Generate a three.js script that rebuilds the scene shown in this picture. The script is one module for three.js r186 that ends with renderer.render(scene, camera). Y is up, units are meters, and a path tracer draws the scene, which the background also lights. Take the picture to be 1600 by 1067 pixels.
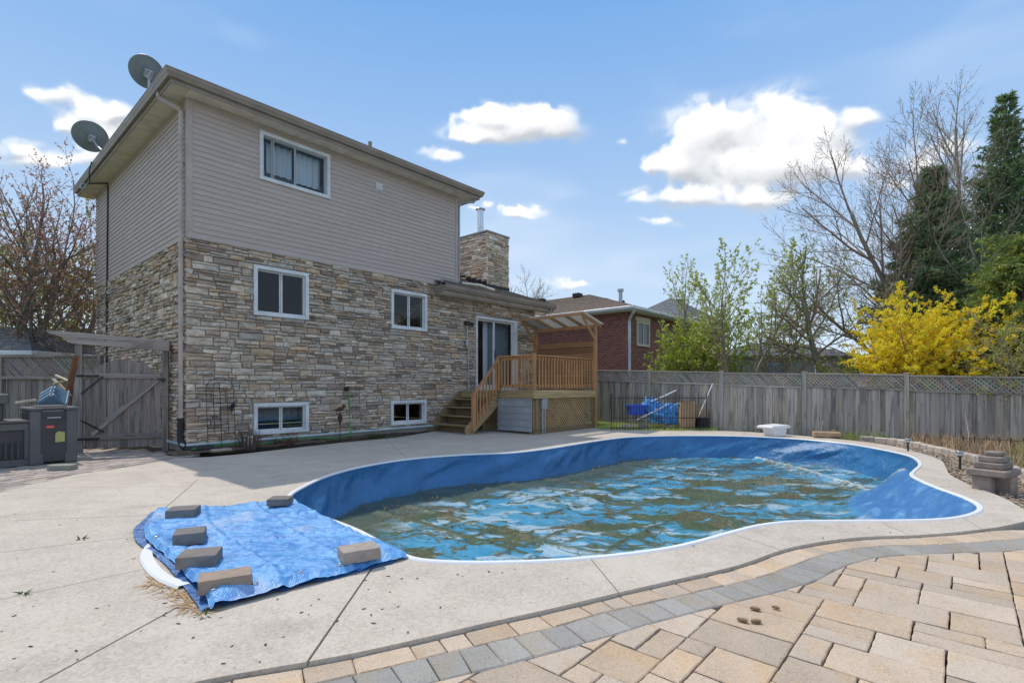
import * as THREE from 'three';
import { mergeGeometries } from 'three/addons/utils/BufferGeometryUtils.js';
import { Brush, Evaluator, SUBTRACTION } from 'three-bvh-csg';

// ---------------------------------------------------------------- camera, sun, exposure
const F = 808, CX = 800, HY = 602, EYE = 1.22;           // focal length and horizon of the photograph, in its pixels; eye height in metres
const scene = new THREE.Scene();
const camera = new THREE.PerspectiveCamera(2 * Math.atan(533.5 / F) * 180 / Math.PI, 1600 / 1067, 0.05, 600);
camera.position.set(0, EYE, 0);
camera.setViewOffset(1600, 1067, 0, 533.5 - HY, 1600, 1067);
scene.add(camera);
const renderer = new THREE.WebGLRenderer({ antialias: true });
renderer.toneMapping = THREE.LinearToneMapping;
renderer.toneMappingExposure = 1.5;
renderer.shadowMap.enabled = true;
const SUN = new THREE.Vector3(-2.89, 6.72, -2.78).normalize();
const sun = new THREE.DirectionalLight(new THREE.Color(1, 0.93, 0.83), 2.0);
sun.position.copy(SUN).multiplyScalar(60); sun.castShadow = true;
Object.assign(sun.shadow.camera, { left: -30, right: 30, top: 30, bottom: -30, near: 1, far: 140 });
sun.shadow.mapSize.set(2048, 2048);
scene.add(sun);

// ---------------------------------------------------------------- numbers
let seed = 7;
function rnd() { seed = (seed + 0x6D2B79F5) | 0; let t = Math.imul(seed ^ (seed >>> 15), 1 | seed); t = (t + Math.imul(t ^ (t >>> 7), 61 | t)) ^ t; return ((t ^ (t >>> 14)) >>> 0) / 4294967296; }
const R = (a, b) => a + (b - a) * rnd();
const pick = (a) => a[Math.floor(rnd() * a.length)];
const clamp = (x, a = 0, b = 1) => Math.min(b, Math.max(a, x));
const lerp = (a, b, t) => a + (b - a) * t;
const sstep = (a, b, x) => { const t = clamp((x - a) / (b - a)); return t * t * (3 - 2 * t); };
function hash(x, y, z) { let h = (Math.imul(x, 374761393) + Math.imul(y, 668265263) + Math.imul(z, 1274126177)) | 0; h = Math.imul(h ^ (h >>> 13), 1274126177); h ^= h >>> 16; return (h >>> 0) / 4294967296; }
const fade = (t) => t * t * t * (t * (t * 6 - 15) + 10);
function vn2(x, y, per, s) {                                // value noise, with a period when asked
  s = s | 0; const xf = Math.floor(x), yf = Math.floor(y), tx = x - xf, ty = y - yf, u = tx * tx * tx * (tx * (tx * 6 - 15) + 10), v = ty * ty * ty * (ty * (ty * 6 - 15) + 10);
  let x0 = xf | 0, y0 = yf | 0, x1 = x0 + 1, y1 = y0 + 1;
  if (per) { x0 = ((x0 % per) + per) % per; x1 = ((x1 % per) + per) % per; y0 = ((y0 % per) + per) % per; y1 = ((y1 % per) + per) % per; }
  const a = hash(x0, y0, s), b = hash(x1, y0, s), c = hash(x0, y1, s), d = hash(x1, y1, s);
  return a + (b - a) * u + (c - a) * v + (a - b - c + d) * u * v;
}
function vn3(x, y, z, s = 0) {
  const z0 = Math.floor(z), w = fade(z - z0);
  return lerp(vn2(x, y, 0, s + z0 * 131), vn2(x, y, 0, s + (z0 + 1) * 131), w);
}
function fbm2(x, y, oct, s = 0, per = 0) { let a = 0, g = 0.5, n = 0; for (let i = 0; i < oct; i++) { a += g * vn2(x, y, per, s + i * 17); n += g; x *= 2; y *= 2; per = per * 2 | 0; g *= 0.5; } return a / n; }
function fbm3(x, y, z, oct, s = 0) { let a = 0, g = 0.5, n = 0; for (let i = 0; i < oct; i++) { a += g * vn3(x, y, z, s + i * 17); n += g; x *= 2.03; y *= 2.03; z *= 2.03; g *= 0.52; } return a / n; }

// ---------------------------------------------------------------- sky: air and clouds, all round
{
  const W = 3072, H = 1536, data = new Float32Array(W * H * 4);
  const inFrame = [                                          // clouds of the photograph: centre and radii
    [1190, 220, 120, 52], [1232, 168, 62, 34], [1110, 192, 62, 36], [1285, 212, 62, 34], [1350, 184, 34, 15], [1160, 265, 95, 28], [1250, 262, 55, 26], [1080, 215, 42, 30],
    [1130, 306, 92, 21], [1000, 303, 27, 14], [1190, 308, 46, 17], [1060, 298, 40, 17],
    [810, 200, 84, 27], [762, 172, 42, 12], [792, 184, 60, 20], [860, 186, 38, 20], [735, 207, 42, 12], [870, 210, 30, 14],
    [828, 333, 38, 12], [800, 328, 18, 8], [878, 436, 28, 10], [905, 440, 20, 6], [760, 320, 13, 6], [742, 328, 9, 4], [968, 212, 9, 5], [1030, 342, 26, 6], [1012, 252, 16, 16], [690, 240, 40, 10], [1060, 250, 40, 22],
    [82, 143, 42, 17], [132, 172, 62, 18], [182, 178, 22, 12], [98, 197, 26, 10], [165, 208, 58, 26], [150, 240, 46, 18], [35, 238, 42, 19], [92, 254, 20, 6], [20, 225, 30, 10], [62, 245, 30, 10],
    [1480, 232, 52, 22], [1432, 258, 30, 20], [1400, 285, 40, 16], [1330, 262, 46, 20],
  ];
  const outside = [];
  const keep = seed; seed = 4242;
  for (let i = 0; i < 46; i++) {
    const az = R(-Math.PI, Math.PI), el = Math.pow(rnd(), 0.8) * 1.15 + 0.1, sz = R(0.07, 0.2);
    let off = az + Math.PI / 2; off = Math.atan2(Math.sin(off), Math.cos(off));
    if (Math.abs(off) < 0.98 && el < 0.82) continue;
    for (let k = 0; k < 5; k++) outside.push([az + R(-1, 1) * sz / Math.cos(Math.min(el, 1.2)), el + R(-0.3, 0.35) * sz, sz * R(0.5, 1), sz * R(0.28, 0.5)]);
  }
  seed = keep;
  const IF = new Float64Array(inFrame.flat()), OF = new Float64Array(outside.flat());
  const paint = () => { for (let j = 0; j < H; j++) {
    const el = ((j + 0.5) / H - 0.5) * Math.PI, se = Math.sin(el), ce = Math.cos(el);
    for (let i = 0; i < W; i++) {
      const az = ((i + 0.5) / W - 0.5) * 2 * Math.PI, x = ce * Math.cos(az), z = ce * Math.sin(az), y = se, o = (j * W + i) * 4;
      const e = Math.max(0, se);
      const up = Math.pow(clamp(e / 0.62), 0.75), top = clamp((e - 0.6) / 0.4);
      let r = lerp(lerp(0.53, 0.125, up), 0.085, top), g = lerp(lerp(0.625, 0.28, up), 0.205, top), b = lerp(lerp(0.70, 0.55, up), 0.46, top);
      if (y > 0.01) {
        const veil = sstep(0.52, 0.85, fbm3(x * 2.4, y * 9, z * 2.4, 4, 900)) * 0.5 * (1 - up * 0.6);
        r = lerp(r, 0.62, veil); g = lerp(g, 0.67, veil); b = lerp(b, 0.72, veil);
        const inView = z < -0.3 && Math.abs(x / z) < 1.12 && y / -z < 0.85;
        const n1 = fbm3(x * 11, y * 14, z * 11, 5, 50) - 0.5, n2 = fbm3(x * 11, y * 14, z * 11, 5, 350) - 0.5;
        const nf = fbm3(x * 34 + n1 * 3, y * 40 + n2 * 3, z * 34, 5, 777) - 0.5;
        let fd = 0, fl = 0;
        if (inView) {
          const px = CX + F * x / -z + n1 * 40 + nf * 16, py = HY - F * y / -z + n2 * 30 + nf * 16;
          for (let c = 0; c < IF.length; c += 4) {
            const cx = IF[c], cy = IF[c + 1], rx = IF[c + 2], ry = IF[c + 3], dx = (px - cx) / rx, dy = (py - cy) / ry, q = dx * dx + dy * dy;
            if (q < 6) { fd += Math.exp(-q * 1.1); const ex = (px - 9 - cx) / rx, ey = (py - 15 - cy) / ry; fl += Math.exp(-(ex * ex + ey * ey) * 1.1); }
          }
        } else {
          const a2 = az + n1 * 0.06 / Math.max(0.3, ce), e2 = el + n2 * 0.05;
          for (let c = 0; c < OF.length; c += 4) {
            const cc = OF[c + 1], re = OF[c + 3], ra = OF[c + 2]; if (Math.abs(e2 - cc) > re * 2.4) continue;
            let da = a2 - OF[c]; if (da > Math.PI) da -= 2 * Math.PI; if (da < -Math.PI) da += 2 * Math.PI;
            const dx = da * Math.max(0.3, ce) / ra, dy = (e2 - cc) / re, q = dx * dx + dy * dy;
            if (q < 6) { fd += Math.exp(-q * 1.1); const ey = (e2 + 0.02 - cc) / re; fl += Math.exp(-(dx * dx + ey * ey) * 1.1); }
          }
        }
        const body = sstep(0.3, 1.15, fd + (nf * 1.5 + n1 * 0.5) * sstep(0.02, 0.5, fd)), wisp = sstep(0.06, 0.5, fd) * sstep(0.42, 0.75, fbm3(x * 22 + n2 * 2, y * 34, z * 22 + n1 * 2, 4, 1234)) * 0.5, dens = Math.max(body, wisp), thick = sstep(0.6, 1.7, fd);
        const lit = clamp(0.62 + (fd - fl) * 1.5 * (1 - thick * 0.5) + nf * 1.0 + n1 * 0.4 + n2 * 0.3, 0, 1), hi = lit;
        const cr = lerp(0.40, 0.78, hi), cg = lerp(0.42, 0.778, hi), cb = lerp(0.45, 0.775, hi), k = dens * 0.97;
        r = lerp(r, cr, k); g = lerp(g, cg, k); b = lerp(b, cb, k);
      }
      data[o] = r; data[o + 1] = g; data[o + 2] = b; data[o + 3] = 1;
    }
  } };
  paint();
  const sky = new THREE.DataTexture(data, W, H, THREE.RGBAFormat, THREE.FloatType);
  sky.mapping = THREE.EquirectangularReflectionMapping; sky.magFilter = THREE.LinearFilter; sky.colorSpace = THREE.LinearSRGBColorSpace; sky.needsUpdate = true;
  scene.background = sky; scene.environment = sky; scene.backgroundIntensity = 1; scene.environmentIntensity = 1;
}

// ---------------------------------------------------------------- from pixels of the photograph to points of the place
const V3 = (x, y, z) => new THREE.Vector3(x, y, z);
const G = (px, py, y = 0) => { const d = F * (EYE - y) / (py - HY); return V3((px - CX) / F * d, y, -d); };       // on the level y
const D = (px, py, d) => V3((px - CX) / F * d, EYE + (HY - py) / F * d, -d);                                        // at a depth
const TH = Math.atan2(808, 710), U = V3(Math.cos(TH), 0, -Math.sin(TH)), N = V3(Math.sin(TH), 0, Math.cos(TH));     // the house's axes: along its garden front, out of it
const C = V3((292.5 - CX) / F * 9.479, 0, -9.479);                                                                  // its near corner
const HW = (s, y, n) => C.clone().addScaledVector(U, s).addScaledVector(N, n).setY(y);                              // house axes to world
function onFront(px, py, n = 0) { const r = V3((px - CX) / F, (HY - py) / F, -1), o = C.clone().addScaledVector(N, n).sub(camera.position), t = o.dot(N) / r.dot(N), p = camera.position.clone().addScaledVector(r, t); return [p.clone().sub(C).dot(U), p.y]; }
function onSide(px, py, s = 0) { const r = V3((px - CX) / F, (HY - py) / F, -1), o = C.clone().addScaledVector(U, s).sub(camera.position), t = o.dot(U) / r.dot(U), p = camera.position.clone().addScaledVector(r, t); return [p.clone().sub(C).dot(N), p.y]; }

// ---------------------------------------------------------------- geometry
class MB {                                                    // a soup of flat triangles
  constructor() { this.p = []; this.c = []; this.col = [1, 1, 1]; }
  tri(a, b, c, k) { k = k || this.col; this.p.push(a[0], a[1], a[2], b[0], b[1], b[2], c[0], c[1], c[2]); for (let i = 0; i < 3; i++) this.c.push(k[0], k[1], k[2]); }
  quad(a, b, c, d, k) { this.tri(a, b, c, k); this.tri(a, c, d, k); }
  geo(uv = 1, grain, off) {
    const g = new THREE.BufferGeometry();
    g.setAttribute('position', new THREE.Float32BufferAttribute(this.p, 3));
    g.setAttribute('color', new THREE.Float32BufferAttribute(this.c, 3));
    g.computeVertexNormals();
    return boxUV(g, uv, grain, off);
  }
}
function boxUV(g, scale = 1, grain, off = [0, 0]) {           // uv in metres by the way each face points; grain: the axis that u follows
  const p = g.attributes.position.array, n = p.length / 9, uv = new Float32Array(n * 6), gi = { x: 0, y: 1, z: 2 }[grain];
  for (let t = 0; t < n; t++) {
    const o = t * 9, ax = p[o + 3] - p[o], ay = p[o + 4] - p[o + 1], az = p[o + 5] - p[o + 2], bx = p[o + 6] - p[o], by = p[o + 7] - p[o + 1], bz = p[o + 8] - p[o + 2];
    const nx = Math.abs(ay * bz - az * by), ny = Math.abs(az * bx - ax * bz), nz = Math.abs(ax * by - ay * bx);
    let a = nx > ny && nx > nz ? 0 : ny > nz ? 1 : 2, iu = a === 0 ? 2 : 0, iv = a === 1 ? 2 : 1;
    if (gi !== undefined && gi !== a) { iu = gi; iv = 3 - a - gi; }
    for (let k = 0; k < 3; k++) { uv[t * 6 + k * 2] = p[o + k * 3 + iu] * scale + off[0]; uv[t * 6 + k * 2 + 1] = p[o + k * 3 + iv] * scale + off[1]; }
  }
  g.setAttribute('uv', new THREE.BufferAttribute(uv, 2));
  return g;
}
function std(g, uv = 1, grain, off) {                         // a built-in geometry made fit to merge with the soups
  let h = g.index ? g.toNonIndexed() : g;
  for (const k of Object.keys(h.attributes)) if (!['position', 'normal'].includes(k)) h.deleteAttribute(k);
  h.setAttribute('color', new THREE.BufferAttribute(new Float32Array(h.attributes.position.count * 3).fill(1), 3));
  return boxUV(h, uv, grain, off);
}
function tint(g, c) { const a = g.attributes.color.array; for (let i = 0; i < a.length; i += 3) { a[i] = c[0]; a[i + 1] = c[1]; a[i + 2] = c[2]; } return g; }
const rotX = (g, a) => g.rotateX(a), merge = (a) => a.length === 1 ? a[0] : mergeGeometries(a);
function cbox(w, h, d, c = 0.004, grain, off) {               // a box with chamfered edges, round its centre
  const m = new MB(), q = Math.min(c, w / 3, h / 3, d / 3), P = (sx, sy, sz, k) => [sx * (w / 2 - (k === 0 ? 0 : q)), sy * (h / 2 - (k === 1 ? 0 : q)), sz * (d / 2 - (k === 2 ? 0 : q))];
  const out = (a, b, cc) => { const ux = b[0] - a[0], uy = b[1] - a[1], uz = b[2] - a[2], vx = cc[0] - a[0], vy = cc[1] - a[1], vz = cc[2] - a[2]; const nx = uy * vz - uz * vy, ny = uz * vx - ux * vz, nz = ux * vy - uy * vx; (nx * (a[0] + b[0] + cc[0]) + ny * (a[1] + b[1] + cc[1]) + nz * (a[2] + b[2] + cc[2]) > 0) ? m.tri(a, b, cc) : m.tri(a, cc, b); };
  const face = (a, b, cc, e) => { out(a, b, cc); out(a, cc, e); };
  for (const s of [-1, 1]) {
    face(P(s, -1, -1, 0), P(s, 1, -1, 0), P(s, 1, 1, 0), P(s, -1, 1, 0));
    face(P(-1, s, -1, 1), P(1, s, -1, 1), P(1, s, 1, 1), P(-1, s, 1, 1));
    face(P(-1, -1, s, 2), P(1, -1, s, 2), P(1, 1, s, 2), P(-1, 1, s, 2));
    for (const t of [-1, 1]) {
      face(P(s, t, -1, 0), P(s, t, 1, 0), P(s, t, 1, 1), P(s, t, -1, 1));
      face(P(s, -1, t, 0), P(s, 1, t, 0), P(s, 1, t, 2), P(s, -1, t, 2));
      face(P(-1, s, t, 1), P(1, s, t, 1), P(1, s, t, 2), P(-1, s, t, 2));
      for (const r of [-1, 1]) out(P(s, t, r, 0), P(s, t, r, 1), P(s, t, r, 2));
    }
  }
  return m.geo(1, grain, off || [R(0, 9), R(0, 9)]);
}
const bx = (x0, x1, y0, y1, z0, z1, c = 0.003, grain) => cbox(x1 - x0, y1 - y0, z1 - z0, c, grain).translate((x0 + x1) / 2, (y0 + y1) / 2, (z0 + z1) / 2);
function bar(a, b, w, h, c = 0.003, roll = 0) {               // a squared timber from a to b
  const d = b.clone().sub(a), L = d.length(), g = cbox(L, h, w, c, 'x');
  const X = d.normalize(), Z0 = Math.abs(X.y) > 0.99 ? V3(0, 0, 1) : V3(0, 1, 0), Z = X.clone().cross(Z0).normalize(), Y = Z.clone().cross(X);
  if (roll) { Y.applyAxisAngle(X, roll); Z.applyAxisAngle(X, roll); }
  return g.applyMatrix4(new THREE.Matrix4().makeBasis(X, Y, Z).setPosition(a.clone().add(b).multiplyScalar(0.5)));
}
function tube(pts, rad, sides = 6, cap = true) {              // a round bar of changing radius, smooth
  const pos = [], nor = [], uv = [], idx = [], n = pts.length; let Nn = null, len = 0;
  for (let i = 0; i < n; i++) {
    const T = pts[Math.min(n - 1, i + 1)].clone().sub(pts[Math.max(0, i - 1)]).normalize();
    if (!Nn) { Nn = Math.abs(T.y) < 0.9 ? V3(0, 1, 0).cross(T).normalize() : V3(1, 0, 0).cross(T).normalize(); } else { Nn.addScaledVector(T, -Nn.dot(T)).normalize(); }
    const B = T.clone().cross(Nn), r = Array.isArray(rad) ? rad[i] : rad; if (i) len += pts[i].distanceTo(pts[i - 1]);
    for (let k = 0; k <= sides; k++) { const a = k / sides * 2 * Math.PI, dx = Nn.clone().multiplyScalar(Math.cos(a)).addScaledVector(B, Math.sin(a)); pos.push(pts[i].x + dx.x * r, pts[i].y + dx.y * r, pts[i].z + dx.z * r); nor.push(dx.x, dx.y, dx.z); uv.push(len, k / sides * 2 * Math.PI * r); }
  }
  for (let i = 0; i < n - 1; i++) for (let k = 0; k < sides; k++) { const a = i * (sides + 1) + k, b = a + sides + 1; idx.push(a, a + 1, b, b, a + 1, b + 1); }
  if (cap) for (const [row, T] of [[0, pts[0].clone().sub(pts[1]).normalize()], [n - 1, pts[n - 1].clone().sub(pts[n - 2]).normalize()]]) {
    const c0 = pos.length / 3; pos.push(pts[row].x, pts[row].y, pts[row].z); nor.push(T.x, T.y, T.z); uv.push(0, 0);
    for (let k = 0; k <= sides; k++) { const o = (row * (sides + 1) + k) * 3; pos.push(pos[o], pos[o + 1], pos[o + 2]); nor.push(T.x, T.y, T.z); uv.push(0.01, 0); }
    for (let k = 0; k < sides; k++) row ? idx.push(c0, c0 + 1 + k, c0 + 2 + k) : idx.push(c0, c0 + 2 + k, c0 + 1 + k);
  }
  const g = new THREE.BufferGeometry();
  g.setAttribute('position', new THREE.Float32BufferAttribute(pos, 3)); g.setAttribute('normal', new THREE.Float32BufferAttribute(nor, 3)); g.setAttribute('uv', new THREE.Float32BufferAttribute(uv, 2));
  g.setAttribute('color', new THREE.BufferAttribute(new Float32Array(pos.length).fill(1), 3)); g.setIndex(idx);
  return g.toNonIndexed();
}
function sheet(nu, nv, fn, uvs = 1) {                         // a smooth surface from fn(u, v) -> Vector3; uv in metres from x and z
  const g = new THREE.PlaneGeometry(1, 1, nu, nv), p = g.attributes.position, uv = g.attributes.uv;
  for (let i = 0; i < p.count; i++) { const q = fn(uv.getX(i), uv.getY(i)); p.setXYZ(i, q.x, q.y, q.z); uv.setXY(i, q.x * uvs, q.z * uvs); }
  g.computeVertexNormals(); g.setAttribute('color', new THREE.BufferAttribute(new Float32Array(p.count * 3).fill(1), 3));
  return g;
}
function extrude(pts, depth, bevel = 0, holes = []) {         // pts: [[x, y], ...] pulled along +z
  const s = new THREE.Shape(pts.map(([x, y]) => new THREE.Vector2(x, y)));
  for (const h of holes) s.holes.push(new THREE.Path(h.map(([x, y]) => new THREE.Vector2(x, y))));
  return new THREE.ExtrudeGeometry(s, { depth, bevelEnabled: bevel > 0, bevelSize: bevel, bevelThickness: bevel, bevelSegments: 2, curveSegments: 8 });
}
const lathe = (prof, seg = 24) => std(new THREE.LatheGeometry(prof.map(([x, y]) => new THREE.Vector2(x, y)), seg));

// ---------------------------------------------------------------- things and parts
const taken = new Map();
function numbered(name) { const n = taken.get(name) || 0; taken.set(name, n + 1); return n ? `${name}_${String(n).padStart(3, '0')}` : name; }
function tag(o, label, category, group, kind) { if (label) o.userData.label = label; if (category) o.userData.category = category; if (group) o.userData.group = group; if (kind) o.userData.kind = kind; return o; }
function thing(name, label, category, pos = V3(0, 0, 0), turn = 0, group) { const o = new THREE.Group(); o.name = numbered(name); o.position.copy(pos); o.rotation.y = turn; scene.add(o); return tag(o, label, category, group); }
function part(name, g, mat, parent, kind, label) {
  const m = new THREE.Mesh(Array.isArray(g) ? merge(g) : g, mat); m.name = numbered(name); m.castShadow = m.receiveShadow = true; parent.add(m);
  if (kind) m.userData.kind = kind; if (label) m.userData.label = label; return m;
}
const structure = (name, g, mat, label) => { const m = part(name, g, mat, scene, 'structure'); if (label) m.userData.label = label; return m; };
function copyOf(o, pos, turn, label) { const c = o.clone(); c.name = numbered(o.name.replace(/_\d{3}$/, '')); c.userData = { ...o.userData }; if (label) c.userData.label = label; c.position.copy(pos); c.rotation.y = turn; scene.add(c); return c; }

// ---------------------------------------------------------------- textures and materials
function tex(w, h, fn, size = 1, srgb = true) {               // fn(u, v) -> [r, g, b], 0..1 linear when srgb; repeats every «size» metres ([u, v] or one number)
  const a = new Uint8Array(w * h * 4), enc = (x) => { x = clamp(x); return srgb ? (x <= 0.0031308 ? 12.92 * x : 1.055 * Math.pow(x, 1 / 2.4) - 0.055) * 255 : x * 255; };
  for (let j = 0; j < h; j++) for (let i = 0; i < w; i++) { const c = fn((i + 0.5) / w, (j + 0.5) / h), o = (j * w + i) * 4; if (typeof c === 'number') { a[o] = a[o + 1] = a[o + 2] = enc(c); } else { a[o] = enc(c[0]); a[o + 1] = enc(c[1]); a[o + 2] = enc(c[2]); } a[o + 3] = 255; }
  const t = new THREE.DataTexture(a, w, h); t.wrapS = t.wrapT = THREE.RepeatWrapping; t.magFilter = THREE.LinearFilter; if (srgb) t.colorSpace = THREE.SRGBColorSpace;
  const s = Array.isArray(size) ? size : [size, size]; t.repeat.set(1 / s[0], 1 / s[1]); t.needsUpdate = true; return t;
}
const P = (u, v, f, o = 4, s = 0) => fbm2(u * f, v * f, o, s, f);        // tiling noise over 0..1
const mat = (color, o = {}) => { const { physical, ...rest } = o; return new (physical ? THREE.MeshPhysicalMaterial : THREE.MeshStandardMaterial)({ color: new THREE.Color().setRGB(...color), roughness: 0.8, ...rest }); };

const grainTex = tex(512, 512, (u, v) => 0.9 + 0.5 * (P(u, v, 24, 4, 3) - 0.5) + 0.4 * (P(u, v, 5, 3, 4) - 0.5), 1.1);                 // stone
const grainBump = tex(512, 512, (u, v) => P(u, v, 32, 4, 5) * 0.6 + P(u, v, 9, 3, 6) * 0.4, 1.1, false);
function woodTex(dark, knots, s) {                           // grain along u
  return tex(1024, 256, (u, v) => {
    const wv = v + 0.03 * (P(u, v, 3, 3, s) - 0.5), g = fbm2(u * 6, wv * 90, 4, s + 1, 0), streak = fbm2(u * 3, wv * 26, 3, s + 2, 0);
    let x = 0.84 + 0.5 * (g - 0.5) + 0.55 * (streak - 0.5);
    const k = hash(Math.floor(u * 9), Math.floor(v * 6), s); if (k < knots) { const dx = (u * 9 % 1 - 0.5) * 2.4, dy = (v * 6 % 1 - 0.5) * 1.9, r = dx * dx + dy * dy; if (r < 0.09) x *= 0.45 + r * 4; }
    x *= 1 - dark * sstep(0.55, 0.8, fbm2(u * 5, v * 9, 3, s + 9));
    return x;
  }, [2.4, 0.6]);
}
const woodA = woodTex(0.35, 0.1, 21), woodB = woodTex(0.15, 0.06, 41);
const woodBump = tex(512, 256, (u, v) => fbm2(u * 6, v * 80, 4, 22), [2.4, 0.6], false);
const concTex = tex(1024, 1024, (u, v) => {
  const sp = vn2(u * 260, v * 260, 260, 11), sp2 = vn2(u * 130, v * 130, 130, 12), big = P(u, v, 3, 5, 13), mid = P(u, v, 14, 4, 14);
  let x = 0.93 + 0.2 * (big - 0.5) + 0.2 * (mid - 0.5) + 0.24 * (sp - 0.5) + 0.12 * (sp2 - 0.5);
  const st = sstep(0.63, 0.75, P(u, v, 7, 5, 15)); x *= 1 - 0.09 * st; x *= 1 - 0.06 * sstep(0.56, 0.7, P(u, v, 2, 6, 19)); if (sp < 0.04) x *= 0.66; if (sp > 0.965) x *= 1.14;
  return [x, x * (0.985 - 0.02 * mid), x * (0.95 - 0.03 * big)];
}, 2.6);
const concBump = tex(1024, 1024, (u, v) => vn2(u * 260, v * 260, 260, 11) * 0.5 + P(u, v, 60, 3, 16) * 0.5, 2.6, false);
const paverTex = tex(512, 512, (u, v) => { const sp = vn2(u * 150, v * 150, 150, 71), big = P(u, v, 4, 4, 72), rust = sstep(0.5, 0.75, P(u, v, 6, 4, 73)); let x = 0.93 + 0.26 * (sp - 0.5) + 0.24 * (big - 0.5); if (sp < 0.05) x *= 0.75; return [x, x * (1 - 0.07 * rust), x * (1 - 0.16 * rust)]; }, 0.9);
const paverBump = tex(512, 512, (u, v) => vn2(u * 150, v * 150, 150, 71) * 0.4 + P(u, v, 22, 4, 74) * 0.6, 0.9, false);
const soilTex = tex(512, 512, (u, v) => { const a = P(u, v, 40, 4, 81), b = P(u, v, 6, 4, 82); const x = 0.55 + 0.9 * (a - 0.5) + 0.5 * (b - 0.5); return [x, x * 0.86, x * 0.7]; }, 1.6);
const soilBump = tex(512, 512, (u, v) => P(u, v, 40, 4, 81), 1.6, false);
const grassTex = tex(512, 512, (u, v) => { const a = P(u, v, 60, 3, 91), b = P(u, v, 5, 4, 92), y = sstep(0.45, 0.7, b); const x = 0.5 + 0.8 * (a - 0.5); return [x * lerp(0.55, 0.9, y), x * lerp(0.8, 0.82, y), x * lerp(0.25, 0.42, y)]; }, 3);
const sideTex = tex(512, 256, (u, v) => 0.86 + 0.14 * (fbm2(u * 10, v * 60, 3, 101) - 0.5) + 0.18 * (P(u, v, 4, 4, 102) - 0.5), [3, 1.5]);
const smudge = tex(512, 512, (u, v) => 0.86 + 0.3 * (P(u, v, 5, 5, 111) - 0.5) + 0.12 * (P(u, v, 50, 2, 112) - 0.5), 1.4);
const smudgeRough = tex(512, 512, (u, v) => 0.75 + 0.5 * (P(u, v, 7, 5, 113) - 0.5), 1.4, false);
const brickTex = (() => { const nx = 10, ny = 24; return tex(1024, 1024, (u, v) => { const row = Math.floor(v * ny), fu = u * nx + (row % 2) * 0.5, col = ((Math.floor(fu) % nx) + nx) % nx, a = fu - Math.floor(fu), b = v * ny - row; const mortar = a < 0.03 || a > 0.97 || b < 0.09 || b > 0.91; const h = hash(col, row, 5), n = P(u, v, 60, 3, 121); if (mortar) return [0.36, 0.3, 0.27]; const x = 0.75 + 0.4 * (h - 0.5) + 0.4 * (n - 0.5); return [0.36 * x, 0.105 * x * (0.9 + 0.3 * hash(col, row, 6)), 0.085 * x]; }, [2.15, 1.8]); })();
const brickBump = (() => { const nx = 10, ny = 24; return tex(1024, 1024, (u, v) => { const row = Math.floor(v * ny), fu = u * nx + (row % 2) * 0.5, a = fu - Math.floor(fu), b = v * ny - row; return a < 0.03 || a > 0.97 || b < 0.09 || b > 0.91 ? 0.1 : 0.7 + 0.3 * P(u, v, 60, 3, 122); }, [2.15, 1.8], false); })();
const shingleTex = tex(512, 512, (u, v) => { const row = Math.floor(v * 14), fu = u * 9 + hash(row, 3, 1) * 3, c = Math.floor(fu); const x = 0.7 + 0.42 * (hash(c % 9, row, 8) - 0.5) + 0.5 * (P(u, v, 90, 2, 131) - 0.5) + 0.3 * (P(u, v, 4, 3, 132) - 0.5); return x * (v * 14 - row < 0.12 ? 0.62 : 1); }, [1.6, 2]);
const barkTex = tex(256, 256, (u, v) => 0.7 + 0.9 * (fbm2(u * 5, v * 22, 4, 141) - 0.5), [1.2, 0.5]);
const weave = tex(512, 512, (u, v) => { const wv = 0.5 + 0.25 * Math.sin(u * 2 * Math.PI * 100) + 0.25 * Math.sin(v * 2 * Math.PI * 100); return 0.5 * P(u, v, 10, 5, 151) + 0.35 * Math.abs(P(u, v, 14, 4, 152) - 0.5) * 2 + 0.08 * wv; }, 1.1, false);
const tarpTex = tex(1024, 1024, (u, v) => { const a = P(u, v, 9, 5, 161), b = Math.abs(P(u, v, 18, 4, 162) - 0.5) * 2, dust = sstep(0.5, 0.75, P(u, v, 5, 5, 163)) * (0.5 + 0.5 * vn2(u * 300, v * 300, 300, 164)); const rub = sstep(0.5, 0.14, b) * 0.12 + 0.22 * (a - 0.5); return [lerp(0.075 + rub * 0.6, 0.45, dust * 0.5), lerp(0.27 + rub, 0.5, dust * 0.5), lerp(0.62 + rub, 0.62, dust * 0.5)]; }, 1.7);

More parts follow.
